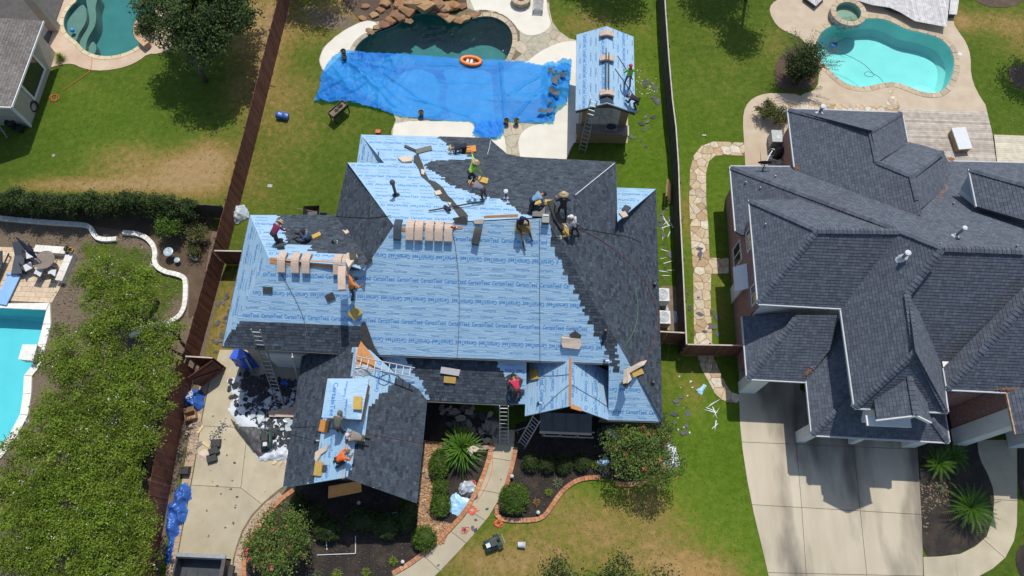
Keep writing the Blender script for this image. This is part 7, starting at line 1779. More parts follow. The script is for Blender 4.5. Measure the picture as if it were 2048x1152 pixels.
G().add([PW.xy(3.82, 25.62) + Vector((0, 0, .03)), Vector((4.2, 25.62, 3.74)), Vector((4.2, 26.05, 3.74)), PW.xy(3.82, 26.05) + Vector((0, 0, .03)), PE.xy(4.58, 25.62) + Vector((0, 0, .03)), PE.xy(4.58, 26.05) + Vector((0, 0, .03))], [(0, 1, 2, 3), (1, 4, 5, 2)]).out('ridge_shingles', M['shingle_new'], pav)
for i, x in enumerate((4.12, 4.28)):
 o = G().tube([(x, 26.3, 3.93), (x + .02, 29.2 - i * .3, 3.93)], .03).out('metal_bar', M['blackpipe']); tag(o, ['left black metal bar lying along the pavilion ridge', 'right black metal bar lying along the pavilion ridge'][i], 'bar')
for i, (a, b) in enumerate((((1235, 112), (1266, 160)), ((1230, 138), (1268, 192)))):
 p, q = PE.hit(*a), PE.hit(*b); o = G().beam(p + Vector((0, 0, .03)), q + Vector((0, 0, .03)), .03, .03).out('metal_strip', M['blackpipe']); tag(o, ['upper slanting black strip beside the green shirted worker', 'lower slanting dark strip beside the green shirted worker'][i], 'strip')
c = HS.hit(699, 583) + Vector((0, 0, 1.55)); bundle(c, (1, .12, 0), .25, 'tan bundle carried on the shoulder of the orange shirted worker', None, w=.34, L=1.15)
# torn wrappers, pads, loose shingles on the roof
def flat(name, label, cat, pl, pts, m, h=.03, t=.015, group=None, wob=.02):
 o = roof_blob(name, pl, pts, m, h, t, wob=wob); return tag(o, label, cat, group)
def rot_rect(x, y, w, h, a):
 c, s = math.cos(math.radians(a)), math.sin(math.radians(a)); return [(x + u * c - v * s, y + u * s + v * c) for u, v in ((-w / 2, -h / 2), (w / 2, -h / 2), (w / 2, h / 2), (-w / 2, h / 2))]
def foam(px, py, pl, w, h, a, label, m='foam', thick=.09):
 return flat('foam_pad', label, 'foam pad', pl, rot_rect(px, py, w, h, a), M[m], .02, thick, wob=.0)
foam(941, 301, HN, 22, 12, -5, 'orange foam pad beside the crawling black clothed worker', 'foam_o'); foam(966, 363, HN, 20, 11, 15, 'yellow foam pad by the lime shirted worker'); foam(1046, 455, HS, 30, 22, 3, 'large yellow foam pad under the hooded worker below the ridge', thick=.14)
foam(1076, 407, HN, 18, 9, -20, 'yellow foam pad in front of the blue shirted worker'); foam(1097, 408, HN, 16, 10, 5, 'pale yellow foam pad at the end of the ridge'); foam(1128, 462, HE, 8, 26, -4, 'narrow upright yellow foam pad beside the white shirted worker', thick=.16)
foam(633, 474, HNw, 18, 7, -25, 'yellow foam pad beneath the sitting blue grey shirted worker'); foam(711, 626, HS, 20, 20, 42, 'tilted yellow foam pad below the orange shirted carrier', thick=.15)
foam(900, 759, HP, 24, 12, 5, 'yellow foam pad in the shade of the porch roof'); foam(1070, 750, HEw, 15, 20, -10, 'yellow foam pad folded at the left eave of the entry gable', thick=.12); foam(1272, 746, HE, 22, 12, -22, 'yellow foam pad on the side roof next to the long torn wrapper')
foam(716, 807, Plane(0, 0, hc.z + .12, (0, 1), .0001), 17, 26, 2, 'yellow foam pad on the raised square hood'); foam(651, 853, HGw, 17, 24, 12, 'orange foam pad left of the olive hooded worker', 'foam_o'); foam(639, 938, HGw, 14, 28, 8, 'long yellow foam strip low on the blue garage slope')
for i, (x, y, w, h, a, lb) in enumerate(((536, 580, 19, 13, 2, 'dark shingle lying flat on the left part of the blue front roof'), (661, 594, 15, 17, 65, 'dark shingle lying askew left of the yellow pad on the blue front roof'), (822, 299, 28, 5, 24, 'thin dark board near the rear eave'), (848, 301, 32, 9, -14, 'flat olive grey board on the blue rear roof'), (757, 314, 2, 18, 0, 'black bar on the lower blue rear roof'))):
 flat('loose_shingle' if i < 2 else 'board', lb, 'shingle' if i < 2 else 'board', [HS, HS, HNx, HN, HNx][i], rot_rect(x, y, w, h, a), M['membrane'] if i != 3 else mat('olive_board', (.11, .12, .10), (.15, .16, .13), 5, .8), .03, .02)
flat('torn_wrapper', 'tan torn wrapper heap where the left wing meets the main roof', 'wrapper', HNw, [(694, 512), (712, 510), (716, 520), (706, 530), (698, 542), (692, 530)], M['kraft_pale'], .05, .10, wob=.1)
bundle(Vector((HS.hit(707, 532).x, 13.9, HS.hit(707, 532).z + .15)), (.96, .25, 0), .6, 'unwrapped black bundle leaning off the lower left ridge', None, w=.30, L=1.0, m='membrane')
flat('loose_shingle', 'bent black shingle in the valley right of the torn wrapper heap', 'shingle', HS, [(712, 534), (735, 522), (743, 513), (746, 521), (725, 538), (718, 540)], M['membrane'], .06, .05)
bundle(Vector((HS.hit(957, 432).x, 15.1, HS.z(0, 15.1) + .02)), (.98, -.2, 0), .62, 'opened black bundle with torn tan wrapper on the ridge between two groups of workers', None, w=.32, L=1.2, m='membrane')
flat('torn_wrapper', 'torn tan wrapper under the opened bundle on the ridge', 'wrapper', HS, [(946, 440), (968, 438), (966, 447), (950, 447)], M['kraft_pale'], .03, .03)
flat('torn_wrapper', 'tan torn wrapper lying at the upper rear eave step', 'wrapper', HNx, [(795, 318), (824, 316), (824, 326), (806, 328)], M['kraft_pale'], .05, .06, wob=.05)
flat('torn_wrapper', 'star shaped tan paper scrap on the charcoal rear slope', 'paper scrap', HNw, [(684, 461), (692, 463), (696, 458), (700, 465), (692, 470), (688, 466)], M['kraft_pale'], .02, .02, wob=.04)
flat('open_bundle', 'bundle in pale torn wrapper on the front roof above the entry gable', 'shingle bundle', HS, [(1123, 673), (1160, 676), (1163, 686), (1158, 696), (1125, 692), (1122, 684)], M['kraft_pale'], .02, .17, wob=.05)
flat('loose_shingle', 'black house shaped shingle piece above the pale torn bundle', 'shingle', HS, [(1138, 668), (1150, 660), (1162, 669), (1160, 678), (1142, 675)], M['membrane'], .1, .03)
flat('torn_wrapper', 'long folded tan wrapper low on the side roof', 'wrapper', HE, [(1246, 740), (1262, 733), (1278, 724), (1286, 722), (1280, 732), (1262, 742), (1252, 748), (1256, 760), (1250, 768), (1243, 768), (1246, 756)], M['kraft_pale'], .04, .12, wob=.12)
flat('loose_shingle', 'black shingle bent beneath the long folded tan wrapper', 'shingle', HE, [(1240, 768), (1248, 760), (1260, 764), (1252, 778)], M['membrane'], .03, .04)
flat('open_bundle', 'whitish printed bundle on the shaded porch roof', 'shingle bundle', HP, [(883, 732), (921, 739), (918, 751), (881, 745)], mat('whitish_wrapper', (.5, .47, .46), (.58, .55, .53), 12, .8), .02, .10, wob=.0)
flat('loose_shingle', 'black shingle pieces at the ragged edge of the porch roof shingles', 'shingle', HP, [(1012, 752), (1027, 745), (1046, 760), (1040, 775), (1024, 768)], M['membrane'], .03, .04)
flat('loose_shingle', 'loose grey shingles on the small blue rear corner, upper piece', 'shingle', HNe, [(1243, 421), (1250, 412), (1262, 417), (1254, 428)], M['shingle_right'], .04, .03); flat('loose_shingle', 'loose brownish shingles on the small blue rear corner, lower piece', 'shingle', HNe, [(1237, 428), (1250, 425), (1256, 434), (1246, 438)], M['kraft'], .04, .03)
flat('torn_wrapper', 'tan wrapper scraps on the blue garage slope', 'wrapper', HGw, [(634, 905), (646, 897), (660, 891), (655, 902), (644, 910), (636, 925), (632, 918)], M['kraft_pale'], .03, .05, wob=.06)
flat('loose_shingle', 'small dark shingle by the long yellow foam strip', 'shingle', HGw, rot_rect(650, 937, 9, 14, 4), M['membrane'], .03, .02)
flat('valley_flap', 'black membrane flap lying over the top of the garage ridge', 'membrane', HS, [(702, 686), (722, 684), (728, 700), (712, 706), (698, 700)], M['membrane'], .05, .03)
for pts, lb in (([(868, 385), (880, 383), (884, 390), (872, 393)], 'upper'), ([(842, 341), (850, 343), (848, 352), (843, 350)], 'topmost'), ([(895, 407), (903, 409), (900, 414)], 'lowest')):
 flat('paper_scrap', lb + ' of the tan paper scraps lying along the black valley strip', 'paper scrap', HN, pts, M['kraft_pale'], .05, .02, wob=.03)
P_ = [HN.hit(*p) for p in ((925, 300), (926, 300))]
g = G().tube([HN.hit(858, 424) + Vector((0, 0, .12)), HN.hit(970, 406) + Vector((0, 0, .2))], .035, 6); g.tube([HN.hit(890, 415) + Vector((0, 0, .1)), HN.hit(900, 425) + Vector((0, 0, .25))], .09, 6); tag(g.out('safety_pole', M['blackpipe']), 'long black pole resting across the valley behind the ridge bundles', 'pole')
# the machine and gear between the workers
def gear(name, label, cat, px, py, pl, z, parts):
 b = pl.hit(px, py) if pl else at(px, py, z); t = thing(name, label, cat, b)
 for nm, a, c, m in parts: G().box(a, c).lo(nm, m, t)
 return t
M['green_box'] = mat('dark_green_gear', (.02, .06, .05), (.04, .09, .08), 5, .6); M['red_gear'] = mat('red_gear', (.55, .05, .03), (.6, .09, .05), 4, .5); M['yellow_gear'] = mat('yellow_gear', (.6, .42, .03), (.66, .5, .08), 4, .5)
gear('tool_box', 'dark green tool crate beside the blue shirted worker at the ridge', 'tool box', 1078, 428, HN, 0, [('box', (-.3, -.3, 0), (.25, .3, .3), M['green_box']), ('lid', (-.31, -.31, .3), (.26, .31, .34), M['blackpipe'])])
gear('tool_box', 'grey tool box with pale handle between two workers at the ridge', 'tool box', 1091, 440, HS, 0, [('box', (-.16, -.24, 0), (.16, .2, .22), M['metal_dark']), ('handle', (-.12, .08, .22), (.12, .14, .26), M['cap_white'])])
flat('shingle_stack', 'long black membrane roll unrolled between the ridge workers', 'membrane', HE, [(1092, 404), (1102, 402), (1112, 422), (1122, 440), (1130, 455), (1118, 462), (1105, 440)], M['membrane'], .04, .08, wob=.05)
def nailer(px, py, pl, label, m='yellow_gear', a=0):
 b = pl.hit(px, py); t = thing('nail_gun', label, 'nail gun', b, a)
 G().lathe((0, 0, .04), [(.05, 0), (.055, .16), (.03, .2)], 8).lo('head', M['blackpipe'], t); G().box((.03, -.03, .10), (.22, .03, .16)).lo('handle', M[m], t); G().box((.16, -.08, .02), (.24, .08, .09)).lo('magazine', M['galv'], t)
nailer(1112, 476, HE, 'nail gun lying on the charcoal roof right of the suspended worker', 'green_box'); nailer(904, 458, HS, 'red roofing tool at the right end of the ridge bundles', 'red_gear', .5); nailer(666, 485, HNw, 'tiny tool on the charcoal slope right of the sitting worker', 'green_box'); nailer(1208, 723, HS, 'black tool at the right end of the main front eave', 'galv')
nailer(631, 882, HGw, 'small white tool at the shingle edge on the garage roof', 'galv'); nailer(1076, 807, HEw, 'small black tool on the left slope of the entry gable', 'galv')
flat('shingle_stack', 'black shingle stack at the feet of the maroon shirted worker', 'shingle stack', HNw, [(551, 484), (566, 483), (570, 499), (555, 500)], M['membrane'], .02, .16, wob=.03)
# ropes and air hoses
M['rope'] = mat('grey_rope', (.10, .11, .12), (.15, .16, .17), 9, .8); M['hose_red'] = mat('red_air_hose', (.15, .03, .03), (.19, .045, .04), 9, .5); M['hose_orange'] = mat('orange_red_hose', (.75, .10, .05), (.8, .16, .08), 9, .5); M['hose_green'] = mat('green_air_hose', (.08, .22, .05), (.1, .26, .08), 9, .5)
def line(name, label, pts, m, r=.012, pl=None, z=0.03, cat='hose', sm=2, seq=None):
 P = [((seq[i] if seq else pl).hit(*p) + Vector((0, 0, .03))) if (pl or seq) else at(p[0], p[1], z) for i, p in enumerate(pts)]
 P = smooth_poly(P, sm, False);
 if len(P) > 2: P = [P[0]] + [p for a, p in zip(P, P[1:]) if (p - a).length > .01]
 return tag(G().tube(P, r, 5).out(name, m, smooth=True), label, cat)
line('rope', 'grey safety rope running straight down the blue roof from the red tool', [(905, 462), (912, 500), (918, 560), (919, 640), (914, 722)], M['rope'], .012, HS, cat='rope')
line('rope', 'grey safety rope running down the blue roof from the hooded worker', [(1079, 440), (1079, 500), (1079, 600), (1080, 726)], M['rope'], .012, HS, cat='rope')
line('rope', 'grey rope from the lower left ridge bundles down past the dark shingle eave', [(554, 535), (575, 570), (597, 610), (612, 650), (620, 700)], M['rope'], .012, HS, cat='rope')
line('air_hose', 'dark red air hose looping down the charcoal side roof', [(1155, 457), (1200, 478), (1255, 520), (1295, 570), (1316, 620), (1314, 665), (1295, 710), (1275, 735)], M['hose_red'], .016, HE)
line('air_hose', 'black air hose stretching right from the white shirted worker', [(1120, 452), (1160, 457), (1210, 466), (1260, 474), (1282, 486)], M['blackpipe'], .014, HE)
line('air_hose', 'thin green air hose curving down the side roof', [(1270, 575), (1276, 600), (1275, 640), (1265, 670), (1250, 692)], M['hose_green'], .012, HE)
line('air_hose', 'black hose crossing the dark west hip behind the ridge bundles', [(672, 433), (700, 435), (740, 437), (782, 432)], M['blackpipe'], .016, HWm)
line('air_hose', 'thin red hose crossing the garage roof to its right eave', [(737, 868), (780, 876), (846, 887)], M['hose_red'], .012, HGe)
line('rope', 'black cable crossing the left garage slope to the orange pad', [(582, 856), (610, 854), (640, 853), (675, 860)], M['blackpipe'], .012, HGw, cat='cable')
line('rope', 'thin black cable lower on the left garage slope', [(580, 868), (600, 874), (622, 879)], M['blackpipe'], .01, HGw, cat='cable')
line('rope', 'black cord from the entry gable ridge down its right slope', [(1144, 770), (1170, 786), (1195, 800), (1217, 815)], M['rope'], .012, HEe, cat='cord')
line('rope', 'black cord from the entry gable ridge down its left slope', [(1138, 770), (1115, 788), (1095, 808), (1078, 825)], M['rope'], .012, HEw, cat='cord')
line('rope', 'short cord from the yellow pad to the entry gable ridge', [(1086, 752), (1110, 752), (1138, 749)], M['rope'], .012, HEw, cat='cord')
line('air_hose', 'loop of black hose on the blue strip beside the folded sheet', [(745, 735), (762, 743), (778, 748), (782, 760), (772, 772), (758, 768), (757, 755), (775, 748)], M['blackpipe'], .012, HGe)
for i, (x, y, n, s, lb) in enumerate(((945, 1020, 26, 13, 'tangled orange red air hose coiled on the curved walk'), (998, 1046, 20, 15, 'tangled orange red air hose at the corner of the brick edging'), (945, 965, 8, 10, 'loose loop of orange red hose at the upper part of the curved walk'), (110, 195, 9, 14, 'tangled red hose on the lawn beside the tan stucco house'), (930, 1060, 10, 12, 'faint red hose loops low on the curved walk'))):
 rn = random.Random(i); pts = [(x + math.cos(k * 1.9) * s * rn.uniform(.4, 1.2), y + math.sin(k * 1.9) * s * rn.uniform(.4, 1.1)) for k in range(n)]
 line('air_hose', lb, pts, M['hose_orange'], .013, z=.06)
line('air_hose', 'orange red hose running down the walk beside the palm', [(985, 905), (985, 940), (972, 975), (952, 1005)], M['hose_orange'], .012, z=.05); line('garden_hose', 'red hose running from the left pool deck across the grass', [(184, 112), (183, 135), (178, 145), (155, 160), (125, 180)], M['hose_orange'], .014, z=.05)
line('white_rope', 'white rope hanging over the rear eave below the blue tarp', [(981, 282), (979, 296), (975, 309)], M['cap_white'], .014, HN, cat='rope')

# ladders
M['alu'] = mat('ladder_aluminium', (.36, .37, .38), (.44, .45, .46), 6, .5, metal=.3)
M['fibre'] = mat('dull_ladder_rail', (.26, .24, .20), (.32, .3, .26), 6, .6)
def ladder(label, bot, top, w, m, n=None, wt=None):
 d = top - bot; L = d.length; u = d.normalized(); s = u.cross(Vector((0, 0, 1))).normalized(); wt = wt or w
 t = thing('ladder', label, 'ladder', bot)
 for k in (-1, 1): G().beam(bot + s * w / 2 * k, top + s * wt / 2 * k, .035, .085, up=s.cross(u)).out('rail', m, t)
 n = n or int(L / .31)
 for i in range(n):
  f = (i + .7) / (n + .3); p = bot + d * f; ww = w + (wt - w) * f; G().beam(p - s * ww / 2, p + s * ww / 2, .035, .035).out('rung', M['alu'], t)
 return t
ladder('tall extension ladder leaning on the left wing eave above the covered tarp', at(562, 810, .1), at(511, 659, 5.7), .42, M['fibre'])
ladder('shorter ladder against the beige wall beside the garage wing', at(597, 764, .05), at(584, 706, 4.5), .40, M['alu'])
ladder('aluminium ladder lying flat across the top of the garage wing roof', at(712, 722, 5.25), at(828, 745, 4.3), .44, M['alu'])
ladder('aluminium ladder standing upright at the porch eave over the front walk', at(1008, 889, .05), at(1008, 812, 3.15), .42, M['alu'])
ladder('aluminium ladder slanting against the left corner of the entry gable', at(1043, 891, .05), at(1074, 836, 3.0), .42, M['alu'])
ladder('aluminium ladder leaning on the front of the pavilion roof', at(1164, 304, .05), at(1188, 199, 4.0), .40, M['alu'])
o = G().beam(at(1030, 862, .6), at(1066, 850, 1.3), .04, .03).out('metal_strip', M['alu']); tag(o, 'thin metal strip propped against the slanting entry ladder', 'strip')

# debris
M['scrap'] = by_piece('torn_shingle', [(.05, .053, .06), (.09, .095, .105), (.13, .13, .14), (.07, .07, .078)], scale=9, var=.2)
M['scrap_black'] = by_piece('torn_black_shingle', [(.018, .019, .022), (.035, .037, .042), (.05, .052, .058)], scale=9, var=.2)
M['white_scrap'] = by_piece('white_scrap', [(.7, .72, .72), (.6, .62, .64), (.78, .78, .76)], scale=5, var=.1)
SM = []
for k in range(6):
 rn = random.Random(k + 40); n = rn.randint(4, 6); pr = [Vector((math.cos(6.283 * i / n + rn.uniform(-.3, .3)) * rn.uniform(.6, 1.1), math.sin(6.283 * i / n + rn.uniform(-.3, .3)) * rn.uniform(.4, .8), 0)) for i in range(n)]
 g = G().prism(pr, 0, .05);
 for v in g.v: v.z += .12 * v.x * rn.uniform(-1, 1) + .15
 SM.append((g.v, g.f))
def scraps(name, label, group, cat, zone, n, s, m, z=.02, seed=1, stretch=1, pl=None):
 rn = random.Random(seed); me = [mesh(name, v, f, m) for v, f in SM[:4]]; xs = [p[0] for p in zone]; ys = [p[1] for p in zone]
 while n > 0:
  x, y = rn.uniform(min(xs), max(xs)), rn.uniform(min(ys), max(ys))
  if not inside(x, y, zone): continue
  n -= 1; o = bpy.data.objects.new(name, rn.choice(me)); COL.objects.link(o); sc = rn.uniform(*s)
  o.location = (pl.hit(x, y) if pl else at(x, y, z)); o.rotation_euler = (rn.uniform(-.15, .15), rn.uniform(-.15, .15), rn.uniform(0, 6.3)); o.scale = (sc * stretch, sc, sc * .5 if stretch == 1 else sc * .3); tag(o, label, cat, group)
scraps('shingle_scrap', 'torn grey shingle scrap on the grass right of the pavilion', 'shingle scraps right of the pavilion', 'shingle scrap', [(1272, 140), (1300, 150), (1318, 185), (1310, 260), (1290, 300), (1262, 290), (1262, 230)], 22, (.10, .26), M['scrap'], seed=1)
scraps('white_scrap', 'white bit of trim on the grass right of the pavilion', 'white bits right of the pavilion', 'scrap', [(1272, 135), (1295, 145), (1318, 160), (1312, 200), (1285, 190), (1272, 180)], 34, (.02, .06), M['white_scrap'], seed=2)
scraps('shingle_scrap', 'torn shingle scrap on the dry strip between red fence and house', 'shingle scraps on the left side strip', 'shingle scrap', [(438, 570), (468, 570), (462, 640), (448, 710), (425, 710)], 15, (.08, .22), M['scrap'], seed=3)
scraps('shingle_scrap', 'shingle scrap on the narrow grass by the air conditioners', 'shingle scraps in the side yard', 'shingle scrap', [(1322, 390), (1346, 400), (1350, 540), (1330, 560), (1322, 480)], 14, (.10, .24), M['scrap'], seed=4)
scraps('metal_strip', 'white metal flashing strip on the narrow side yard grass', 'white flashing strips in the side yard', 'metal strip', [(1322, 440), (1344, 420), (1346, 540), (1326, 560)], 14, (.035, .05), M['white_scrap'], seed=5, stretch=8)
scraps('shingle_scrap', 'grey shingle scrap lying on or beside the stone path', 'shingle scraps along the stone path', 'shingle scrap', [(1368, 480), (1388, 480), (1432, 560), (1436, 690), (1376, 690)], 14, (.12, .30), M['scrap'], seed=6)
scraps('shingle_scrap', 'grey shingle scrap on the right front lawn', 'shingle scraps on the right front lawn', 'shingle scrap', [(1345, 790), (1375, 790), (1380, 920), (1350, 880)], 9, (.12, .28), M['scrap'], seed=7)
scraps('white_scrap', 'white scrap on the right front lawn', 'white scraps on the right front lawn', 'scrap', [(1355, 730), (1385, 730), (1395, 880), (1350, 860)], 12, (.03, .08), M['white_scrap'], seed=8)
scraps('metal_strip', 'bent white metal strip on the lawn below the stone path end', 'bent white metal strips on the lawn', 'metal strip', [(1412, 800), (1434, 805), (1434, 860), (1416, 860)], 8, (.035, .05), M['white_scrap'], seed=9, stretch=10)
scraps('shingle_scrap', 'small dark scrap on the cream driveway', 'small dark scraps on the cream driveway', 'shingle scrap', [(410, 790), (450, 780), (500, 930), (560, 950), (490, 1040), (395, 1090), (400, 960)], 26, (.03, .10), M['scrap'], z=.035, seed=10)
scraps('shingle_scrap', 'dark scrap on the curved front walk', 'dark scraps on the curved front walk', 'shingle scrap', [(985, 930), (1015, 950), (950, 1080), (870, 1150), (840, 1130), (930, 1050)], 8, (.06, .16), M['scrap'], z=.035, seed=11)
scraps('shingle_scrap', 'torn black shingle lying on the driveway tarp', 'torn shingles on the driveway tarp', 'shingle scrap', [(500, 775), (590, 785), (590, 900), (555, 880), (520, 850), (490, 800)], 90, (.06, .26), M['scrap_black'], z=.12, seed=12)
scraps('shingle_scrap', 'torn black shingle in the shaded heap beside the blue cart', 'torn shingles in the shaded court', 'shingle scrap', [(480, 745), (590, 760), (590, 800), (500, 790), (470, 770)], 44, (.12, .32), M['scrap_black'], z=.2, seed=13)
scraps('paper_scrap', 'torn tan wrapper in the heap by the front door', 'torn tan wrappers by the front door', 'paper scrap', [(880, 815), (1000, 815), (1003, 880), (960, 900), (900, 850)], 42, (.12, .32), by_piece('torn_kraft', [(.36, .27, .20), (.46, .35, .26), (.30, .23, .18), (.20, .17, .15)], scale=8), z=.12, seed=14)
scraps('shingle_scrap', 'dark shingle piece in the heap by the front door', 'dark pieces by the front door', 'shingle scrap', [(880, 815), (1000, 815), (1003, 870), (950, 880), (900, 850)], 40, (.12, .30), M['scrap'], z=.08, seed=15)
scraps('paper_scrap', 'torn tan paper on the river rock', 'torn tan paper on the river rock', 'paper scrap', [(840, 895), (875, 895), (866, 960), (840, 990)], 9, (.08, .2), bpy.data.materials['torn_kraft'], z=.1, seed=16)
scraps('shingle_scrap', 'dark debris piece behind the coral flowered tree', 'debris behind the coral flowered tree', 'shingle scrap', [(1188, 855), (1340, 860), (1350, 920), (1200, 900)], 40, (.10, .26), M['scrap'], z=.08, seed=17)
scraps('shingle_scrap', 'dark piece caught in the crumpled right end of the big tarp', 'pieces on the crumpled tarp end', 'shingle scrap', [(1095, 135), (1130, 130), (1128, 180), (1110, 228), (1065, 228), (1100, 200)], 16, (.14, .30), M['scrap'], z=.42, seed=18)
scraps('paper_scrap', 'torn brown cardboard on the driveway border', 'torn cardboard on the driveway border', 'cardboard scrap', [(374, 850), (402, 845), (400, 920), (378, 900)], 22, (.07, .2), bpy.data.materials['torn_kraft'], z=.04, seed=19)
scraps('paper_scrap', 'pale torn paper at the lower corner of the driveway tarp', 'torn paper below the driveway tarp', 'paper scrap', [(540, 912), (572, 905), (574, 930), (548, 932)], 10, (.1, .22), M['kraft_pale'], z=.06, seed=20)
scraps('paper_scrap', 'torn pink tan paper on top of the big palm', 'torn paper on the big palm', 'paper scrap', [(936, 885), (962, 885), (960, 910), (936, 905)], 5, (.14, .24), M['kraft_pale'], z=1.05, seed=21)
rn = random.Random(5); g = G()
for _ in range(1500):
 x, y = rn.uniform(460, 592), rn.uniform(758, 905)
 if x < 485 + max(0, y - 810) * .7: continue
 c = at(x, y, .06 + rn.uniform(0, .1)); a = rn.random() * 6; s = rn.uniform(.02, .09); u = Vector((math.cos(a), math.sin(a), rn.uniform(-.3, .3))) * s; v = Vector((-math.sin(a), math.cos(a), rn.uniform(-.3, .3))) * s * .6
 g.add([c - u - v, c + u - v, c + u + v, c - u + v], [(0, 1, 2, 3)], rn.random())
tag(g.out('shingle_crumbs', M['shingle_new'], kind='stuff'), 'crumbs of torn black shingle strewn over the driveway tarp', 'debris')
scraps('white_scrap', 'torn pale underlayment piece on the driveway tarp', 'torn pale pieces on the driveway tarp', 'scrap', [(478, 765), (590, 785), (590, 870), (530, 850), (490, 820)], 34, (.10, .28), M['silver'], z=.16, seed=31)
scraps('shingle_scrap', 'torn black shingle on the lit edge of the driveway tarp', 'torn shingles at the tarp edge', 'shingle scrap', [(455, 760), (490, 765), (500, 830), (480, 850), (458, 800)], 26, (.05, .18), M['scrap_black'], z=.1, seed=32)
# plank
o = G().prism(gp([(536, 822), (588, 812), (588, 834), (538, 833)], .3), .22, .27).out('plank', M['kraft']); tag(o, 'tan board bridging the debris below the tall ladder', 'board')

# things in the yards
def pot(px, py, r, h, label, z=.12, plant=True, m=None):
 t = thing('plant_pot', label, 'pot', at(px, py, z)); G().lathe((0, 0, 0), [(r * .7, 0), (r, h), (r * 1.08, h), (r * 1.08, h + .03), (r * .9, h + .03), (r * .88, h - .05), (.01, h - .05)], 14).lo('pot', m or M['blackpipe'], t)
 if plant:
  v, tn = cloud([(0, 0, h, r * .7, r * .7, .1)], 60, .04, int(px), .04, 6); leaf_obj('plant', v, tn, M['leaf_olive'], t)
for x, y, lb, z in ((688, 108, 'nursery pot with yellow plant holding down the upper left tarp corner', .2), (690, 120, 'dark nursery pot directly below the yellow plant pot on the tarp', .2), (843, 230, 'lone brown pot on the lower rim of the big tarp', .12), (1013, 246, 'left one of two pots beside the small rumpled tarp', .1), (1033, 246, 'right one of two pots beside the small rumpled tarp', .1)):
 pot(x, y, .17, .28, lb, z, m=mat('brown_pot', (.08, .05, .04), (.12, .08, .06), 4, .6) if x > 800 else None)
pot(65, 505, .17, .2, 'black bowl on the travertine between two loungers', .03, False)
# inflatable raft
c = at(942, 122, .2); t = thing('raft', 'orange inflatable raft with white straps at the upper edge of the blue tarp', 'raft', c, -.12)
n = 26; g = G().tube([Vector((math.cos(a) * .62, math.sin(a) * .30, 0)) for a in [2 * math.pi * k / n for k in range(n + 1)]], .13, 8, cap=False); g.lo('ring', mat('orange_vinyl', (.80, .17, .02), (.86, .22, .03), 3, .35), t, smooth=True)
G().prism([Vector((math.cos(a) * .56, math.sin(a) * .24, 0)) for a in [2 * math.pi * k / 20 for k in range(20)]], -.1, -.06).lo('floor', M['blackpipe'], t)
for a in (-.3, -.05): G().box((a, -.2, -.05), (a + .16, .18, -.01)).lo('strap', M['cap_white'], t)
# planter table, rolled tarp, wheelbarrow, stool
c = at(681, 232); t = thing('planter_box', 'black raised planter box on legs on the lawn below the big tarp', 'planter', c, math.radians(52))
g = G();
for a, b in (((-.62, -.26, .55), (.62, -.22, .8)), ((-.62, .22, .55), (.62, .26, .8)), ((-.62, -.22, .55), (-.58, .22, .8)), ((.58, -.22, .55), (.62, .22, .8)), ((-.6, -.24, .5), (.6, .24, .55))): G().box(a, b).lo('side_board', M['blackpipe'], t)
for x in (-.58, .54):
 for y in (-.24, .20): G().box((x, y, 0), (x + .05, y + .05, .55)).lo('leg', M['blackpipe'], t)
G().box((-.57, -.21, .56), (.57, .21, .70)).lo('soil', M['soil'], t); v, tn = cloud([(0, 0, .74, .45, .15, .08)], 140, .04, 9, .05); leaf_obj('seedlings', v, tn, M['leaf_olive'], t)
c = at(565, 232, .18); t = thing('rolled_tarp', 'rolled deep blue tarp lying on the left back lawn', 'roll', c, -.15)
g = G().tube([(-.36, 0, 0), (-.2, .0, .02), (0, 0, .0), (.2, 0, .02), (.36, 0, 0)], [.2, .24, .21, .24, .2], 12);
for v in g.v: v += Vector((0, R.uniform(-.02, .02), R.uniform(-.02, .02)))
g.lo('roll', M['tarp_dark'], t)
c = at(627, 432); t = thing('wheelbarrow', 'black wheelbarrow behind the left wing of the house', 'wheelbarrow', c, .1)
g = G(); top = [(-.45, -.33, .62), (.5, -.3, .68), (.5, .3, .68), (-.45, .33, .62)]; bo = [(-.25, -.18, .35), (.28, -.16, .32), (.28, .16, .32), (-.25, .18, .35)]
g.add(top + bo, [(0, 1, 5, 4), (1, 2, 6, 5), (2, 3, 7, 6), (3, 0, 4, 7), (4, 5, 6, 7)]); g.lo('tray', M['blackpipe'], t)
for s in (-1, 1): G().beam((.6, s * .06, .18), (-.95, s * .26, .58), .04, .04).lo('handle', M['cedar'], t); G().box((-.3, s * .2 - .02, 0), (-.26, s * .2 + .02, .45)).lo('leg', M['blackpipe'], t)
w = G().lathe((0, 0, 0), [(.13, -.04), (.2, -.04), (.2, .04), (.13, .04)], 14); w.v = [Vector((v.x + .62, v.z, v.y + .2)) for v in w.v]; w.lo('wheel', M['membrane'], t)
c = at(757, 266); t = thing('toy_stool', 'small red plastic stool at the rear left edge of the roof', 'stool', c); G().box((-.15, -.12, .15), (.15, .12, .2)).lo('seat', M['red_gear'], t)
for x in (-.13, .1):
 for y in (-.1, .07): G().box((x, y, 0), (x + .03, y + .03, .15)).lo('leg', M['red_gear'], t)
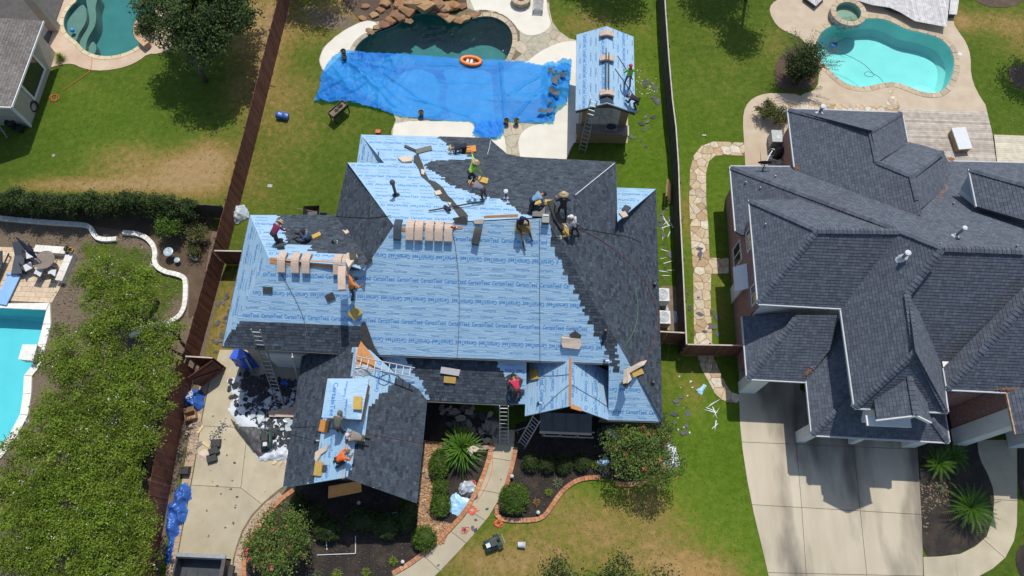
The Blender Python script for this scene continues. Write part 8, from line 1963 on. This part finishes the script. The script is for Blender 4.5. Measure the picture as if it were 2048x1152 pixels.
# pallet leaning on the dark fence
c = at(1342, 392); t = thing('pallet', 'wooden pallet leaning on the dark fence by the side yard', 'pallet', c, math.radians(84))
M['pallet'] = by_piece('pallet_wood', [(.36, .22, .11), (.44, .29, .15), (.30, .19, .10)], scale=6)
for k in range(7): G().box((-.55 + k * .165, -.02, 0), (-.55 + k * .165 + .1, .0, 1.0)).lo('slat', M['pallet'], t)
for z in (.02, .46, .9): G().box((-.56, .0, z), (.56, .09, z + .06)).lo('stringer', M['pallet'], t)
t.rotation_euler = (math.radians(-22), 0, math.radians(84))
# air conditioners
for i, (x, y) in enumerate(((1325, 589), (1327, 634))):
 c = at(x, y, .85); t = thing('air_conditioner', ['white air conditioner at the side wall, the one farther from the cross fence', 'white air conditioner at the side wall, the one nearer the cross fence'][i], 'air conditioner', (c.x, c.y, 0))
 G().box((-.36, -.36, .08), (.36, .36, .82)).lo('cabinet', mat('ac_white', (.6, .61, .6), (.66, .67, .66), 3, .5), t); G().box((-.37, -.37, .82), (.37, .37, .86)).lo('top_panel', M['cap_white'], t)
 for r in (.08, .15, .22, .29): G().tube([Vector((math.cos(a) * r, math.sin(a) * r, .875)) for a in [k * math.pi / 12 for k in range(25)]], .010, 4, cap=False).lo('grille_ring', M['rope'], t)
 G().lathe((0, 0, .85), [(.30, .012), (.3, .014), (.01, .015)], 20).lo('fan_recess', M['galv'], t)
 G().box((-.45, -.45, 0), (.45, .45, .07)).lo('pad', M['concrete_grey'], t)
patch('side_slab', gp([(1322, 572), (1352, 572), (1356, 664), (1322, 664)]), M['soil'], .02, .02)
heap('crumpled_sheet', 'light blue sheet hanging by the air conditioners against the dark fence', 'sheet', [(1347, 622), (1354, 624), (1355, 645), (1348, 646)], M['plastic_blue'], .2, 3, seed=71, step=.04); heap('crumpled_sheet', 'white crumpled plastic between the two air conditioners', 'sheet', [(1329, 608), (1335, 610), (1337, 622), (1330, 620)], M['greytarp'], .2, 3, seed=72, step=.04)
# left driveway bits
c = at(385, 833); t = thing('cardboard_box', 'open brown cardboard box on the driveway border below the tarp bundle', 'box', c, .35); M['card'] = mat('brown_cardboard', (.36, .21, .11), (.42, .26, .14), 4, .85)
for a, b in (((-.28, -.2, 0), (-.26, .2, .35)), ((.26, -.2, 0), (.28, .2, .35)), ((-.28, -.22, 0), (.28, -.2, .35)), ((-.28, .2, 0), (.28, .22, .35)), ((-.27, -.2, 0), (.27, .2, .02))): G().box(a, b).lo('panel', M['card'], t)
G().add([(-.28, .22, .35), (.28, .22, .35), (.28, .42, .42), (-.28, .42, .42)], [(0, 1, 2, 3), (3, 2, 1, 0)]).lo('flap', M['card'], t)
for i, (x0, y0, x1, y1) in enumerate(((395, 866, 406, 851), (405, 884, 419, 894))):
 a, b = at(x0, y0, .06), at(x1, y1, .06); tag(G().beam(a, b, .14, .04).out('board', mat('new_pine', (.62, .47, .24), (.68, .54, .3), 4, .8)), ['yellow pine board at the driveway border, upper one', 'yellow pine board at the driveway border, lower one'][i], 'board')
M['binplastic'] = mat('black_bin_plastic', (.022, .024, .027), (.035, .037, .04), 4, .55)
def stack(px, py, rz, label, lay=2):
 t = thing('shingle_pack', label, 'pack', at(px, py), rz)
 for k in range(lay): G().box((-.26 + k * .03, -.2, k * .14 + .002), (.24, .2 - k * .03, k * .14 + .12)).lo('pack', M['binplastic'], t)
stack(434, 887, .1, 'topmost dark grey pack of the three stacked along the cream driveway'); stack(430, 903, .5, 'middle dark grey pack of the three stacked along the cream driveway'); stack(426, 917, .35, 'lowest dark grey pack of the three stacked along the cream driveway'); stack(373, 942, .05, 'lone black pack on the paver border of the driveway', 3)
gp_ = G(); rn = random.Random(9)
for _ in range(160):
 f = rn.random(); x, y = 424 + f * 26 + rn.gauss(0, 4), 875 - f * 28 + rn.gauss(0, 5); c = at(x, y, .034); s = rn.uniform(.01, .05); gp_.add([c + Vector((-s, 0, 0)), c + Vector((0, -s * .6, 0)), c + Vector((s, 0, .01)), c + Vector((0, s, 0))], [(0, 1, 2, 3)], rn.random())
tag(gp_.out('granule_spill', M['shingle_new'], kind='stuff'), 'trail of spilled dark granules above the stacked packs on the driveway', 'debris')
heap('crumpled_sheet', 'heap of tan paper and plastic left of the stacked packs', 'paper', [(395, 905), (410, 898), (420, 905), (422, 915), (405, 920), (393, 915)], M['kraft_pale'], .14, 4, seed=81, step=.05)
# dump trailer at the bottom edge
t = thing('dump_trailer', 'black dump trailer cut by the bottom edge of the picture on the cream driveway', 'trailer', at(400, 1160))
a, b, cc, d = at(352, 1112, 1.3), at(462, 1118, 1.3), at(455, 1210, 1.3), at(340, 1200, 1.3)
x0, x1, y1 = a.x, b.x, a.y; y0 = y1 - 3.6
for s, e in (((x0, y0, .5), (x0 + .08, y1, 1.3)), ((x1 - .35, y0, .5), (x1 - .27, y1, 1.3)), ((x0, y1 - .08, .5), (x1 - .27, y1, 1.3))): G().box(s, e).out('side_panel', M['metal_dark'], t)
G().box((x0 + .08, y0, .5), (x1 - .35, y1 - .08, .56)).out('bed_floor', mat('dirty_trailer_floor', (.03, .04, .05), (.06, .065, .07), 3, .6, coord='World'), t)
for k in range(4): G().box((x0 + .3 + k * .55, y0, .561), (x0 + .34 + k * .55, y1 - .6, .60)).out('floor_rib', M['metal_dark'], t)
G().box((x0 - .02, y1 - .02, 1.3), (x1 - .25, y1 + .14, 1.38)).out('top_rail', M['galv'], t); G().box((x1 - .40, y0, 1.3), (x1 - .22, y1, 1.36)).out('top_rail', M['trim_dark'], t)
G().box((x1 - .2, y0, .6), (x1 + .02, y1 - .3, .8)).out('fender', M['membrane'], t)
w = G().lathe((0, 0, 0), [(.18, -.12), (.34, -.12), (.34, .12), (.18, .12)], 16)
for yy in (y1 - 1.6, y1 - 2.5):
 g = G().add([Vector((x1 - .1 + v.z, yy + v.x, .34 + v.y)) for v in w.v], w.f); g.out('wheel', M['membrane'], t)
# compressors
def compressor(px, py, rz, label, z=.03):
 t = thing('air_compressor', label, 'air compressor', at(px, py, z), rz)
 for s in (-.16, .16): g = G().tube([(-.42, s, .22), (.42, s, .22)], .12, 10); g.lo('tank', M['green_box'], t, smooth=True)
 G().box((-.1, -.15, .36), (.22, .15, .60)).lo('motor', M['blackpipe'], t); G().box((-.34, -.1, .36), (-.12, .1, .5)).lo('fuel_tank', M['cap_white'], t); G().tube([(.4, -.2, .3), (.55, -.2, .55), (.55, .2, .55), (.4, .2, .3)], .02).lo('handle', M['galv'], t)
 w = G().lathe((0, 0, 0), [(.05, -.04), (.13, -.04), (.13, .04), (.05, .04)], 10)
 for s in (-.32, .32): G().add([Vector((.25 + v.x, s + v.z, .13 + v.y)) for v in w.v], w.f).lo('wheel', M['membrane'], t)
compressor(986, 1088, .45, 'black and white air compressor on the front lawn beside the walk'); compressor(536, 882, 1.7, 'dark air compressor with white tank on the driveway tarp', .12)
c = at(1043, 1090); t = thing('bucket', 'white bucket lying on the front lawn', 'bucket', c + Vector((0, 0, .15))); g = G().lathe((0, 0, 0), [(.13, -.18), (.155, .18), (.165, .18), (.165, .15)], 16, cap=False); g.lathe((0, 0, 0), [(.13, -.18), (.01, -.179)], 16, cap=False)
g.v = [Vector((v.z, v.y, v.x)) for v in g.v]; g.lo('body', M['cap_white'], t, smooth=True)
for pts, lb in ([[(634, 1110), (710, 1107)], 'long white pipe at the foot of the pipe frame in the shaded bed'], [[(711, 1107), (711, 1072)], 'upright white pipe at the right of the pipe frame in the shaded bed'], [[(652, 1078), (654, 1100)], 'short white pipe inside the pipe frame in the shaded bed'], [[(784, 1027), (804, 1021)], 'white strip lying in the shade near the hedge'], [[(1313, 985), (1326, 953)], 'thin wooden stick leaning from the coral flowered tree']):
 a, b = at(*pts[0], .1), at(*pts[1], .1); tag(G().tube([a, b], .022).out('pipe' if 'pipe' in lb else 'stick', M['cap_white'] if 'wooden' not in lb else M['pallet']), lb, 'pipe' if 'pipe' in lb else 'stick')
# small lights in the beds
for i, (x, y, lb) in enumerate(((1076, 1026, 'small white path light in the right bed by the edging'), (807, 1124, 'small white path light by the lower curved walk'), (1024, 954, 'small white path light where the walk meets the right bed'), (720, 1007, 'small round white light near the garage front wall'))):
 t = thing('path_light', lb, 'light', at(x, y)); G().lathe((0, 0, 0), [(.015, 0), (.015, .3)], 6).lo('stem', M['galv'], t); G().lathe((0, 0, .3), [(.08, 0), (.09, .03), (.03, .08)], 10).lo('head', M['cap_white'], t)

# rocks at the pool
M['rock'] = by_piece('orange_sandstone', [(.28, .135, .06), (.36, .19, .075), (.20, .10, .06), (.40, .25, .11), (.22, .15, .10)], scale=4, var=.25, bump=.6, bdist=.03)
rockm = []
for k in range(6):
 bm = bmesh.new(); rn = random.Random(k + 70)
 for _ in range(15):
  d = Vector((rn.gauss(0, 1), rn.gauss(0, 1), rn.gauss(0, .6))).normalized(); bm.verts.new((d.x, d.y, max(-.5, min(.55 + d.x * .12, d.z * 1.3))))
 bmesh.ops.convex_hull(bm, input=bm.verts); me = bpy.data.meshes.new('rock'); bm.to_mesh(me); bm.free(); me.materials.append(M['rock']); rockm.append(me)
wf = thing('rock_waterfall', 'stacked orange sandstone boulders of the waterfall behind the middle pool', 'rocks', at(850, 15))
RK = [(768, 48, .45, .3, .2), (781, 40, .4, .35, .3), (755, 54, .35, .2, .15), (740, 62, .35, .2, .12), (795, 30, .6, .4, .5), (812, 18, .6, .45, .8), (800, 8, .5, .4, .7), (828, 8, .75, .4, 1.0), (850, 12, .8, .45, 1.0), (838, -6, .7, .5, 1.1), (872, 6, .6, .5, .9), (866, 20, .5, .3, .5), (888, 14, .5, .4, .6), (886, 30, .4, .3, .35), (900, 38, .4, .3, .3), (915, 40, .4, .25, .25), (930, 36, .4, .25, .2), (944, 30, .4, .2, .18), (955, 28, .25, .15, .12), (905, 10, .5, .4, .6), (905, -12, .6, .5, .9), (815, 40, .4, .25, .25), (870, -15, .7, .6, 1.2), (800, -14, .6, .5, .9), (730, 12, .3, .2, .2), (760, 20, .3, .25, .2), (748, 30, .35, .25, .2), (925, 12, .3, .25, .3), (770, 5, .4, .3, .4), (725, 36, .3, .2, .15)]
for i, (x, y, rx, ry, h) in enumerate(RK):
 p = at(x, y, h * .5); inst('boulder', rockm[i % 6], wf, (p.x - wf.location.x, p.y - wf.location.y, h * .42), rot=(0, 0, R.uniform(-.6, .6)), scale=(rx * 1.1, ry * 1.15, max(.12, h * .55)))
# fire pit
c = at(1042, 4); t = thing('fire_pit', 'round stone fire pit on the cream deck at the top of the picture', 'fire pit', c)
for lv in range(2):
 for k in range(16):
  a0, a1 = 2 * math.pi * (k + lv * .5) / 16 + .02, 2 * math.pi * (k + 1 + lv * .5) / 16 - .02
  G().prism([Vector((r * math.cos(a), r * math.sin(a), 0)) for r, a in ((.42, a0), (.42, a1), (.63, a1), (.63, a0))], .02 + lv * .2, .21 + lv * .2).lo('stone_block', M['coping'], t)
for k in range(12):
 a0, a1 = 2 * math.pi * k / 12 + .015, 2 * math.pi * (k + 1) / 12 - .015
 G().prism([Vector((r * math.cos(a), r * math.sin(a), 0)) for r, a in ((.38, a0), (.38, a1), (.68, a1), (.68, a0))], .42, .48).lo('cap_stone', M['coping'], t)
G().lathe((0, 0, 0), [(.42, .3), (.01, .34)], 16).lo('lava_rock', mat('purple_lava_rock', (.05, .025, .035), (.10, .05, .06), 20, .9, .8, 30), t)
# slatted chair by the fire pit
def lounge(px, py, rz, label, mw, z=.05, L=1.7, wd=.6, back=.6, name='lounger', ms=None, slats=True):
 t = thing(name, label, 'lounger', at(px, py, z), rz)
 for s in (-1, 1): G().box((-L / 2, s * wd / 2 - .03, .26), (L / 2, s * wd / 2 + .03, .32)).lo('rail', mw, t)
 for x in (-L / 2 + .1, L / 2 - .15):
  for s in (-1, 1): G().box((x, s * wd / 2 - .03, 0), (x + .05, s * wd / 2 + .03, .26)).lo('leg', mw, t)
 if slats:
  for k in range(9): G().box((-L / 2 + .05 + k * .11, -wd / 2 + .03, .32), (-L / 2 + .13 + k * .11, wd / 2 - .03, .345)).lo('slat', mw, t)
  for k in range(6): x = -L / 2 + 1.05 + k * .1; zz = .34 + k * .07; G().box((x, -wd / 2 + .03, zz), (x + .08, wd / 2 - .03, zz + .025)).lo('back_slat', mw, t)
 else:
  G().box((-L / 2, -wd / 2 + .02, .32), (L / 2 - back, wd / 2 - .02, .38)).lo('seat', ms or mw, t)
  G().add([(L / 2 - back, -wd / 2 + .02, .33), (L / 2 - back, wd / 2 - .02, .33), (L / 2 - .08, wd / 2 - .02, .75), (L / 2 - .08, -wd / 2 + .02, .75), (L / 2 - back, -wd / 2 + .02, .39), (L / 2 - back, wd / 2 - .02, .39), (L / 2 - .12, wd / 2 - .02, .80), (L / 2 - .12, -wd / 2 + .02, .80)], [(0, 1, 2, 3), (7, 6, 5, 4), (0, 4, 5, 1), (2, 6, 7, 3), (1, 5, 6, 2), (3, 7, 4, 0)]).lo('backrest', ms or mw, t)
 return t
M['teak_grey'] = by_piece('grey_teak', [(.34, .33, .31), (.42, .41, .38)], scale=5)
lounge(1077, 8, math.radians(88), 'grey slatted lounge chair right of the fire pit', M['teak_grey'])
M['sling'] = mat('charcoal_sling', (.055, .065, .08), (.075, .088, .105), 12, .8); M['frame_dark'] = M['blackpipe']
lounge(47, 522, math.radians(97), 'charcoal sling lounger beside the patio umbrella', M['frame_dark'], .04, 1.9, .62, .75, ms=M['sling'], slats=False); lounge(0, 540, math.radians(84), 'charcoal sling lounger cut by the left edge', M['frame_dark'], .04, 1.9, .62, .75, ms=M['sling'], slats=False)
t = thing('pool_float', 'light blue foam pool float lying beside the light blue pool', 'pool float', at(16, 580, .04), math.radians(82));
for k, (o_, w_) in enumerate(((.0, .34), (.05, .33))): G().box((-.95 + o_, -w_ - o_ * 2, .02 + k * .08), (.85 + o_, w_ - o_ * 2, .09 + k * .08)).lo('foam_layer', mat('float_blue_%d' % k, (.22, .42, .70), (.28, .48, .75), 2, .5), t)
G().tube([(.86, -.32, .17), (.86, .32, .17)], .09, 8).lo('pillow_roll', bpy.data.materials['float_blue_1'], t)
t = thing('patio_table', 'round metal patio table with closed umbrella near the seat wall', 'table', at(103, 530, .03)); G().lathe((0, 0, .68), [(.56, 0), (.56, .03), (.01, .031)], 24).lo('table_top', mat('bronze_glass', (.20, .16, .13), (.26, .21, .17), 6, .35), t)
for a in (.8, 2.4, 4.0, 5.5): G().tube([(math.cos(a) * .1, math.sin(a) * .1, .66), (math.cos(a) * .4, math.sin(a) * .4, 0)], .02).lo('leg', M['frame_dark'], t)
t = thing('patio_umbrella', 'closed navy umbrella leaning over the patio table', 'umbrella', at(96, 534, .03)); G().tube([(.1, -.1, 0), (.05, 0, .9), (-.5, .55, 1.9)], .022).lo('pole', M['frame_dark'], t); G().tube([(-.05, .08, 1.05), (-.25, .3, 1.4), (-.75, .8, 2.1)], [.05, .16, .03], 8).lo('canopy', cloth((.012, .018, .05)), t)
for i, (x, y, a, lb) in enumerate(((70, 516, 20, 'patio chair with white cushion nearest the lounger'), (66, 540, 35, 'patio chair with white cushion left of the table'), (86, 552, 80, 'patio chair with white cushion below the table'), (113, 553, 95, 'patio chair with white cushion by the seat wall end'))):
 t = thing('patio_chair', lb, 'chair', at(x, y, .03), math.radians(a), 'white cushioned chairs round the patio table')
 G().box((-.22, -.22, .36), (.22, .22, .40)).lo('seat', M['frame_dark'], t); G().box((-.21, -.21, .402), (.21, .21, .47)).lo('cushion', M['cap_white'], t)
 G().box((-.24, -.22, .42), (-.21, .22, .85)).lo('backrest', M['frame_dark'], t)
 for sx in (-.2, .17):
  for sy in (-.21, .18): G().box((sx, sy, 0), (sx + .03, sy + .03, .36)).lo('leg', M['frame_dark'], t)
pot(137, 501, .15, .2, 'dark flower pot on the left part of the seat wall corner', .45); pot(145, 503, .15, .2, 'pot with orange rim on the seat wall corner', .45, m=mat('orange_pot', (.5, .25, .08), (.55, .3, .1), 4, .6))
# garden ornaments by the hedge
t = thing('birdbath', 'round glass birdbath dish in the soil bed inside the white edging', 'birdbath', at(345, 512)); G().lathe((0, 0, 0), [(.12, 0), (.05, .1), (.05, .45), (.12, .5), (.28, .56), (.27, .58), (.10, .52), (.01, .51)], 18).lo('bowl', mat('pale_glazed', (.34, .42, .45), (.42, .5, .52), 4, .25), t, smooth=True)
t = thing('birdbath', 'smaller glass dish directly below the round birdbath', 'birdbath', at(358, 524)); G().lathe((0, 0, 0), [(.1, 0), (.05, .05), (.05, .2), (.17, .27), (.16, .29), (.01, .25)], 16).lo('bowl', bpy.data.materials['pale_glazed'], t, smooth=True)
rg = thing('stone_ring', 'small crescent of pale blocks round a white ball near the red fence', 'edging', at(393, 500));
for k in range(13):
 a = math.radians(70 + k * 17); p = Vector((math.cos(a) * .42 + .1, math.sin(a) * .62, 0)); inst('edging_block', mesh('edging_block', *(lambda q: (q.v, q.f))(G().box((-.09, -.05, 0), (.09, .05, .1))), M['white_stone']), rg, p, rz=a + 1.57)
bm = bmesh.new(); bmesh.ops.create_uvsphere(bm, u_segments=16, v_segments=10, radius=.15); me = bpy.data.meshes.new('ball'); bm.to_mesh(me); me.materials.append(M['cap_white']); o = bpy.data.objects.new('garden_ball', me); COL.objects.link(o); o.location = at(393, 494) + Vector((0, 0, .15)); tag(o, 'white garden ball inside the crescent of pale blocks', 'ball')
me2 = me.copy(); me2.materials.clear(); me2.materials.append(mat('blue_ball', (.05, .25, .65), (.07, .3, .7), 2, .4)); o = bpy.data.objects.new('pool_ball', me2); COL.objects.link(o); o.location = at(144, 60) + Vector((0, 0, -.02)); tag(o, 'blue ball floating over the grey ledge of the left pool', 'ball'); bm.free()
t = thing('robot_cleaner', 'dark blue pool cleaner at the left of the turquoise pool', 'pool cleaner', at(1667, 91, -.9)); G().box((-.2, -.15, 0), (.2, .15, .15)).lo('body', M['tarp_dark'], t); G().tube([(0, 0, .15), (.5, .1, .6), (.9, -.1, .78)], .015).lo('hose', M['blackpipe'], t)
line('pool_hose', 'thin dark cleaner hose looping over the turquoise water', [(1680, 105), (1705, 115), (1728, 128), (1742, 142), (1750, 152), (1736, 154), (1726, 148), (1736, 142), (1748, 148), (1760, 155), (1766, 164)], M['blackpipe'], .014, z=-.07)
t = thing('skimmer_lid', 'round white skimmer lid on the tan deck right of the turquoise pool', 'lid', at(1920, 108, .032)); G().lathe((0, 0, 0), [(.14, 0), (.14, .01), (.01, .012)], 16).lo('lid', M['cap_white'], t)
t = thing('wheel_ring', 'dark red tyre leaning on the tan stucco house wall', 'tyre', at(68, 213, .3)); g = G().tube([Vector((.05 * math.cos(a), math.cos(a) * .3, math.sin(a) * .3)) for a in [2 * math.pi * k / 20 for k in range(21)]], .07, 6, cap=False); g.lo('tyre', mat('dark_red_rubber', (.05, .015, .012), (.07, .02, .018), 4, .7), t, smooth=True)
pot(30, 256, .26, .6, 'black barrel at the lower corner of the tan stucco house', 0, False); pot(44, 262, .24, .35, 'lower black tub beside the barrel at the tan stucco house', 0, False)
t = thing('folding_chair', 'white tubular chair frame below the tan stucco house', 'chair', at(4, 272), .5)
for a, b in (((-.25, -.25, 0), (-.25, .2, .5)), ((.25, -.25, 0), (.25, .2, .5)), ((-.25, .25, 0), (-.25, -.25, .75)), ((.25, .25, 0), (.25, -.25, .75)), ((-.25, .2, .5), (.25, .2, .5)), ((-.25, -.25, .75), (.25, -.25, .75))): G().tube([a, b], .018).lo('tube', M['cap_white'], t)
# timber decks of the right yard
def board_deck(name, label, polypx, z, m, along='x', bw=.14, frame=True, cat='deck'):
 P = [(p.x, p.y) for p in gp(polypx, z)]
 if area2(P) < 0: P = P[::-1]
 xs = [p[0] for p in P]; ys = [p[1] for p in P]; t = thing(name, label, cat, (xs[0], ys[0], 0)); l = Vector((xs[0], ys[0], 0)); v = min(ys if along == 'x' else xs)
 hi = max(ys if along == 'x' else xs)
 while v < hi:
  c = [(min(xs) - 1, v + .004), (max(xs) + 1, v + .004), (max(xs) + 1, v + bw - .004), (min(xs) - 1, v + bw - .004)] if along == 'x' else [(v + .004, min(ys) - 1), (v + bw - .004, min(ys) - 1), (v + bw - .004, max(ys) + 1), (v + .004, max(ys) + 1)]
  q = clip_convex(P, c)
  if len(q) > 2 and abs(area2(q)) > .05:
   G().prism(q, z - .03, z + R.uniform(-.003, .003)).out('deck_board', m, t)
  v += bw
 if frame: G().prism([Vector((a, b, 0)) for a, b in shrink(P, .06)] if True else P, .0, z - .035).out('deck_frame', M['trim_dark'], t)
board_deck('timber_deck', 'weathered timber deck with white bench slab behind the grey roofed house', [(1797, 218), (1974, 222), (1985, 268), (1994, 335), (1800, 330), (1800, 250)], .3, M['wood_deck'])
board_deck('timber_deck', 'paler timber deck at the right edge beside the weathered one', [(1988, 269), (2110, 273), (2110, 345), (1996, 340)], .26, M['wood_new'], 'x')
board_deck('timber_platform', 'silver grey timber platform overlapping the top rim of the turquoise pool deck', [(1700, -60), (1712, 0), (1745, 10), (1780, 15), (1800, 24), (1830, 42), (1893, 54), (1906, -60)], .45, M['wood_dock'], 'y')
board_deck('timber_platform', 'narrow silver grey step beside the platform at the top right', [(1898, 28), (1914, 29), (1926, -60), (1907, -60)], .42, M['wood_dock'], 'y')
board_deck('timber_platform', 'small grey boarded corner at the top left of the spa', [(1608, -6), (1632, 12), (1652, -8), (1640, -40), (1612, -40)], .35, M['wood_dock'], 'y')
t = thing('bench_slab', 'white topped rectangular bench on the weathered deck', 'bench', at(1923, 278, .31), .0); q = [at(x, y, .75) - t.location for x, y in ((1903, 256), (1931, 254), (1945, 297), (1918, 299))]
G().prism(q, .38, .45).lo('top', M['cap_white'], t); c4 = sum(q, Vector()) / 4; G().prism([c4 + (p - c4) * .93 for p in q], 0, .37).lo('base', M['pallet'], t)
patch('stone_strip', gp([(1577, 205), (1798, 215), (1798, 232), (1576, 226)]), M['path_joint'], .036, .02)
pieces(thing('flagstone_strip', 'thin flagstone strip between the rear gutter and the tan pool deck', 'paving'), 'flagstone', voronoi(gp([(1577, 204), (1798, 214), (1798, 232), (1576, 226)]), .38, R, gap=.01), M['stone_tan'], .02, .05, .003)
pieces(thing('flagstone_strip', 'narrow flagstone band crossing the tan deck below the turquoise pool', 'paving'), 'flagstone', voronoi(gp([(1774, 168), (1790, 168), (1787, 190), (1800, 214), (1772, 212), (1778, 190)]), .3, R, gap=.01), M['stone_tan'], .02, .045, .003)
# pool equipment at the brick wall
t = thing('generator', 'grey generator cabinet beside the tan path at the brick house', 'generator', at(1545, 288)); G().box((-.3, -.4, .05), (.3, .4, .8)).lo('cabinet', M['galv'], t); G().box((-.31, -.41, .8), (.31, .41, .86)).lo('lid', mat('grey_green_lid', (.3, .34, .33), (.36, .4, .38), 3, .5), t); G().box((-.05, -.2, .861), (.15, .05, .875)).lo('hatch', M['galv'], t)
t = thing('pool_pump', 'black pool filter and white pipes beside the generator', 'pool pump', at(1553, 316)); G().lathe((0, .1, 0), [(.28, 0), (.3, .6), (.22, .8), (.05, .88)], 14).lo('filter_tank', M['blackpipe'], t, smooth=True); G().lathe((.1, -.5, 0), [(.2, 0), (.22, .35), (.1, .42)], 12).lo('pump_body', mat('beige_pump', (.4, .36, .3), (.45, .4, .34), 3, .5), t)
for a in ([(-.45, .4, .1), (-.45, .4, .4), (-.1, .2, .5)], [(-.4, .1, .1), (-.45, -.3, .35), (.1, -.5, .4)], [(-.1, -.8, .1), (.5, -.8, .15)], [(-.5, -.1, .3), (-.2, 0, .3)]): G().tube(a, .035, 6).lo('pipe', M['cap_white'], t)
G().lathe((.35, .45, 0), [(.2, 0), (.22, .5), (.05, .6)], 12).lo('chlorinator', M['blackpipe'], t)
o = None
t = thing('valve_lid', 'small white cover strip on the grass above the stone path', 'cover', at(1408, 271)); G().box((-.12, -.03, 0), (.12, .03, .05)).lo('lid', M['cap_white'], t)
t = thing('utility_cover', 'small grey utility cover in the grass of the left back lawn', 'cover', at(540, 372)); G().box((-.14, -.1, 0), (.14, .1, .03)).lo('lid', M['galv'], t)
t = thing('sprinkler_cover', 'small round valve cover in the grass of the upper left lawn', 'cover', at(107, 311)); G().lathe((0, 0, 0), [(.1, 0), (.1, .02), (.01, .025)], 12).lo('lid', M['galv'], t)
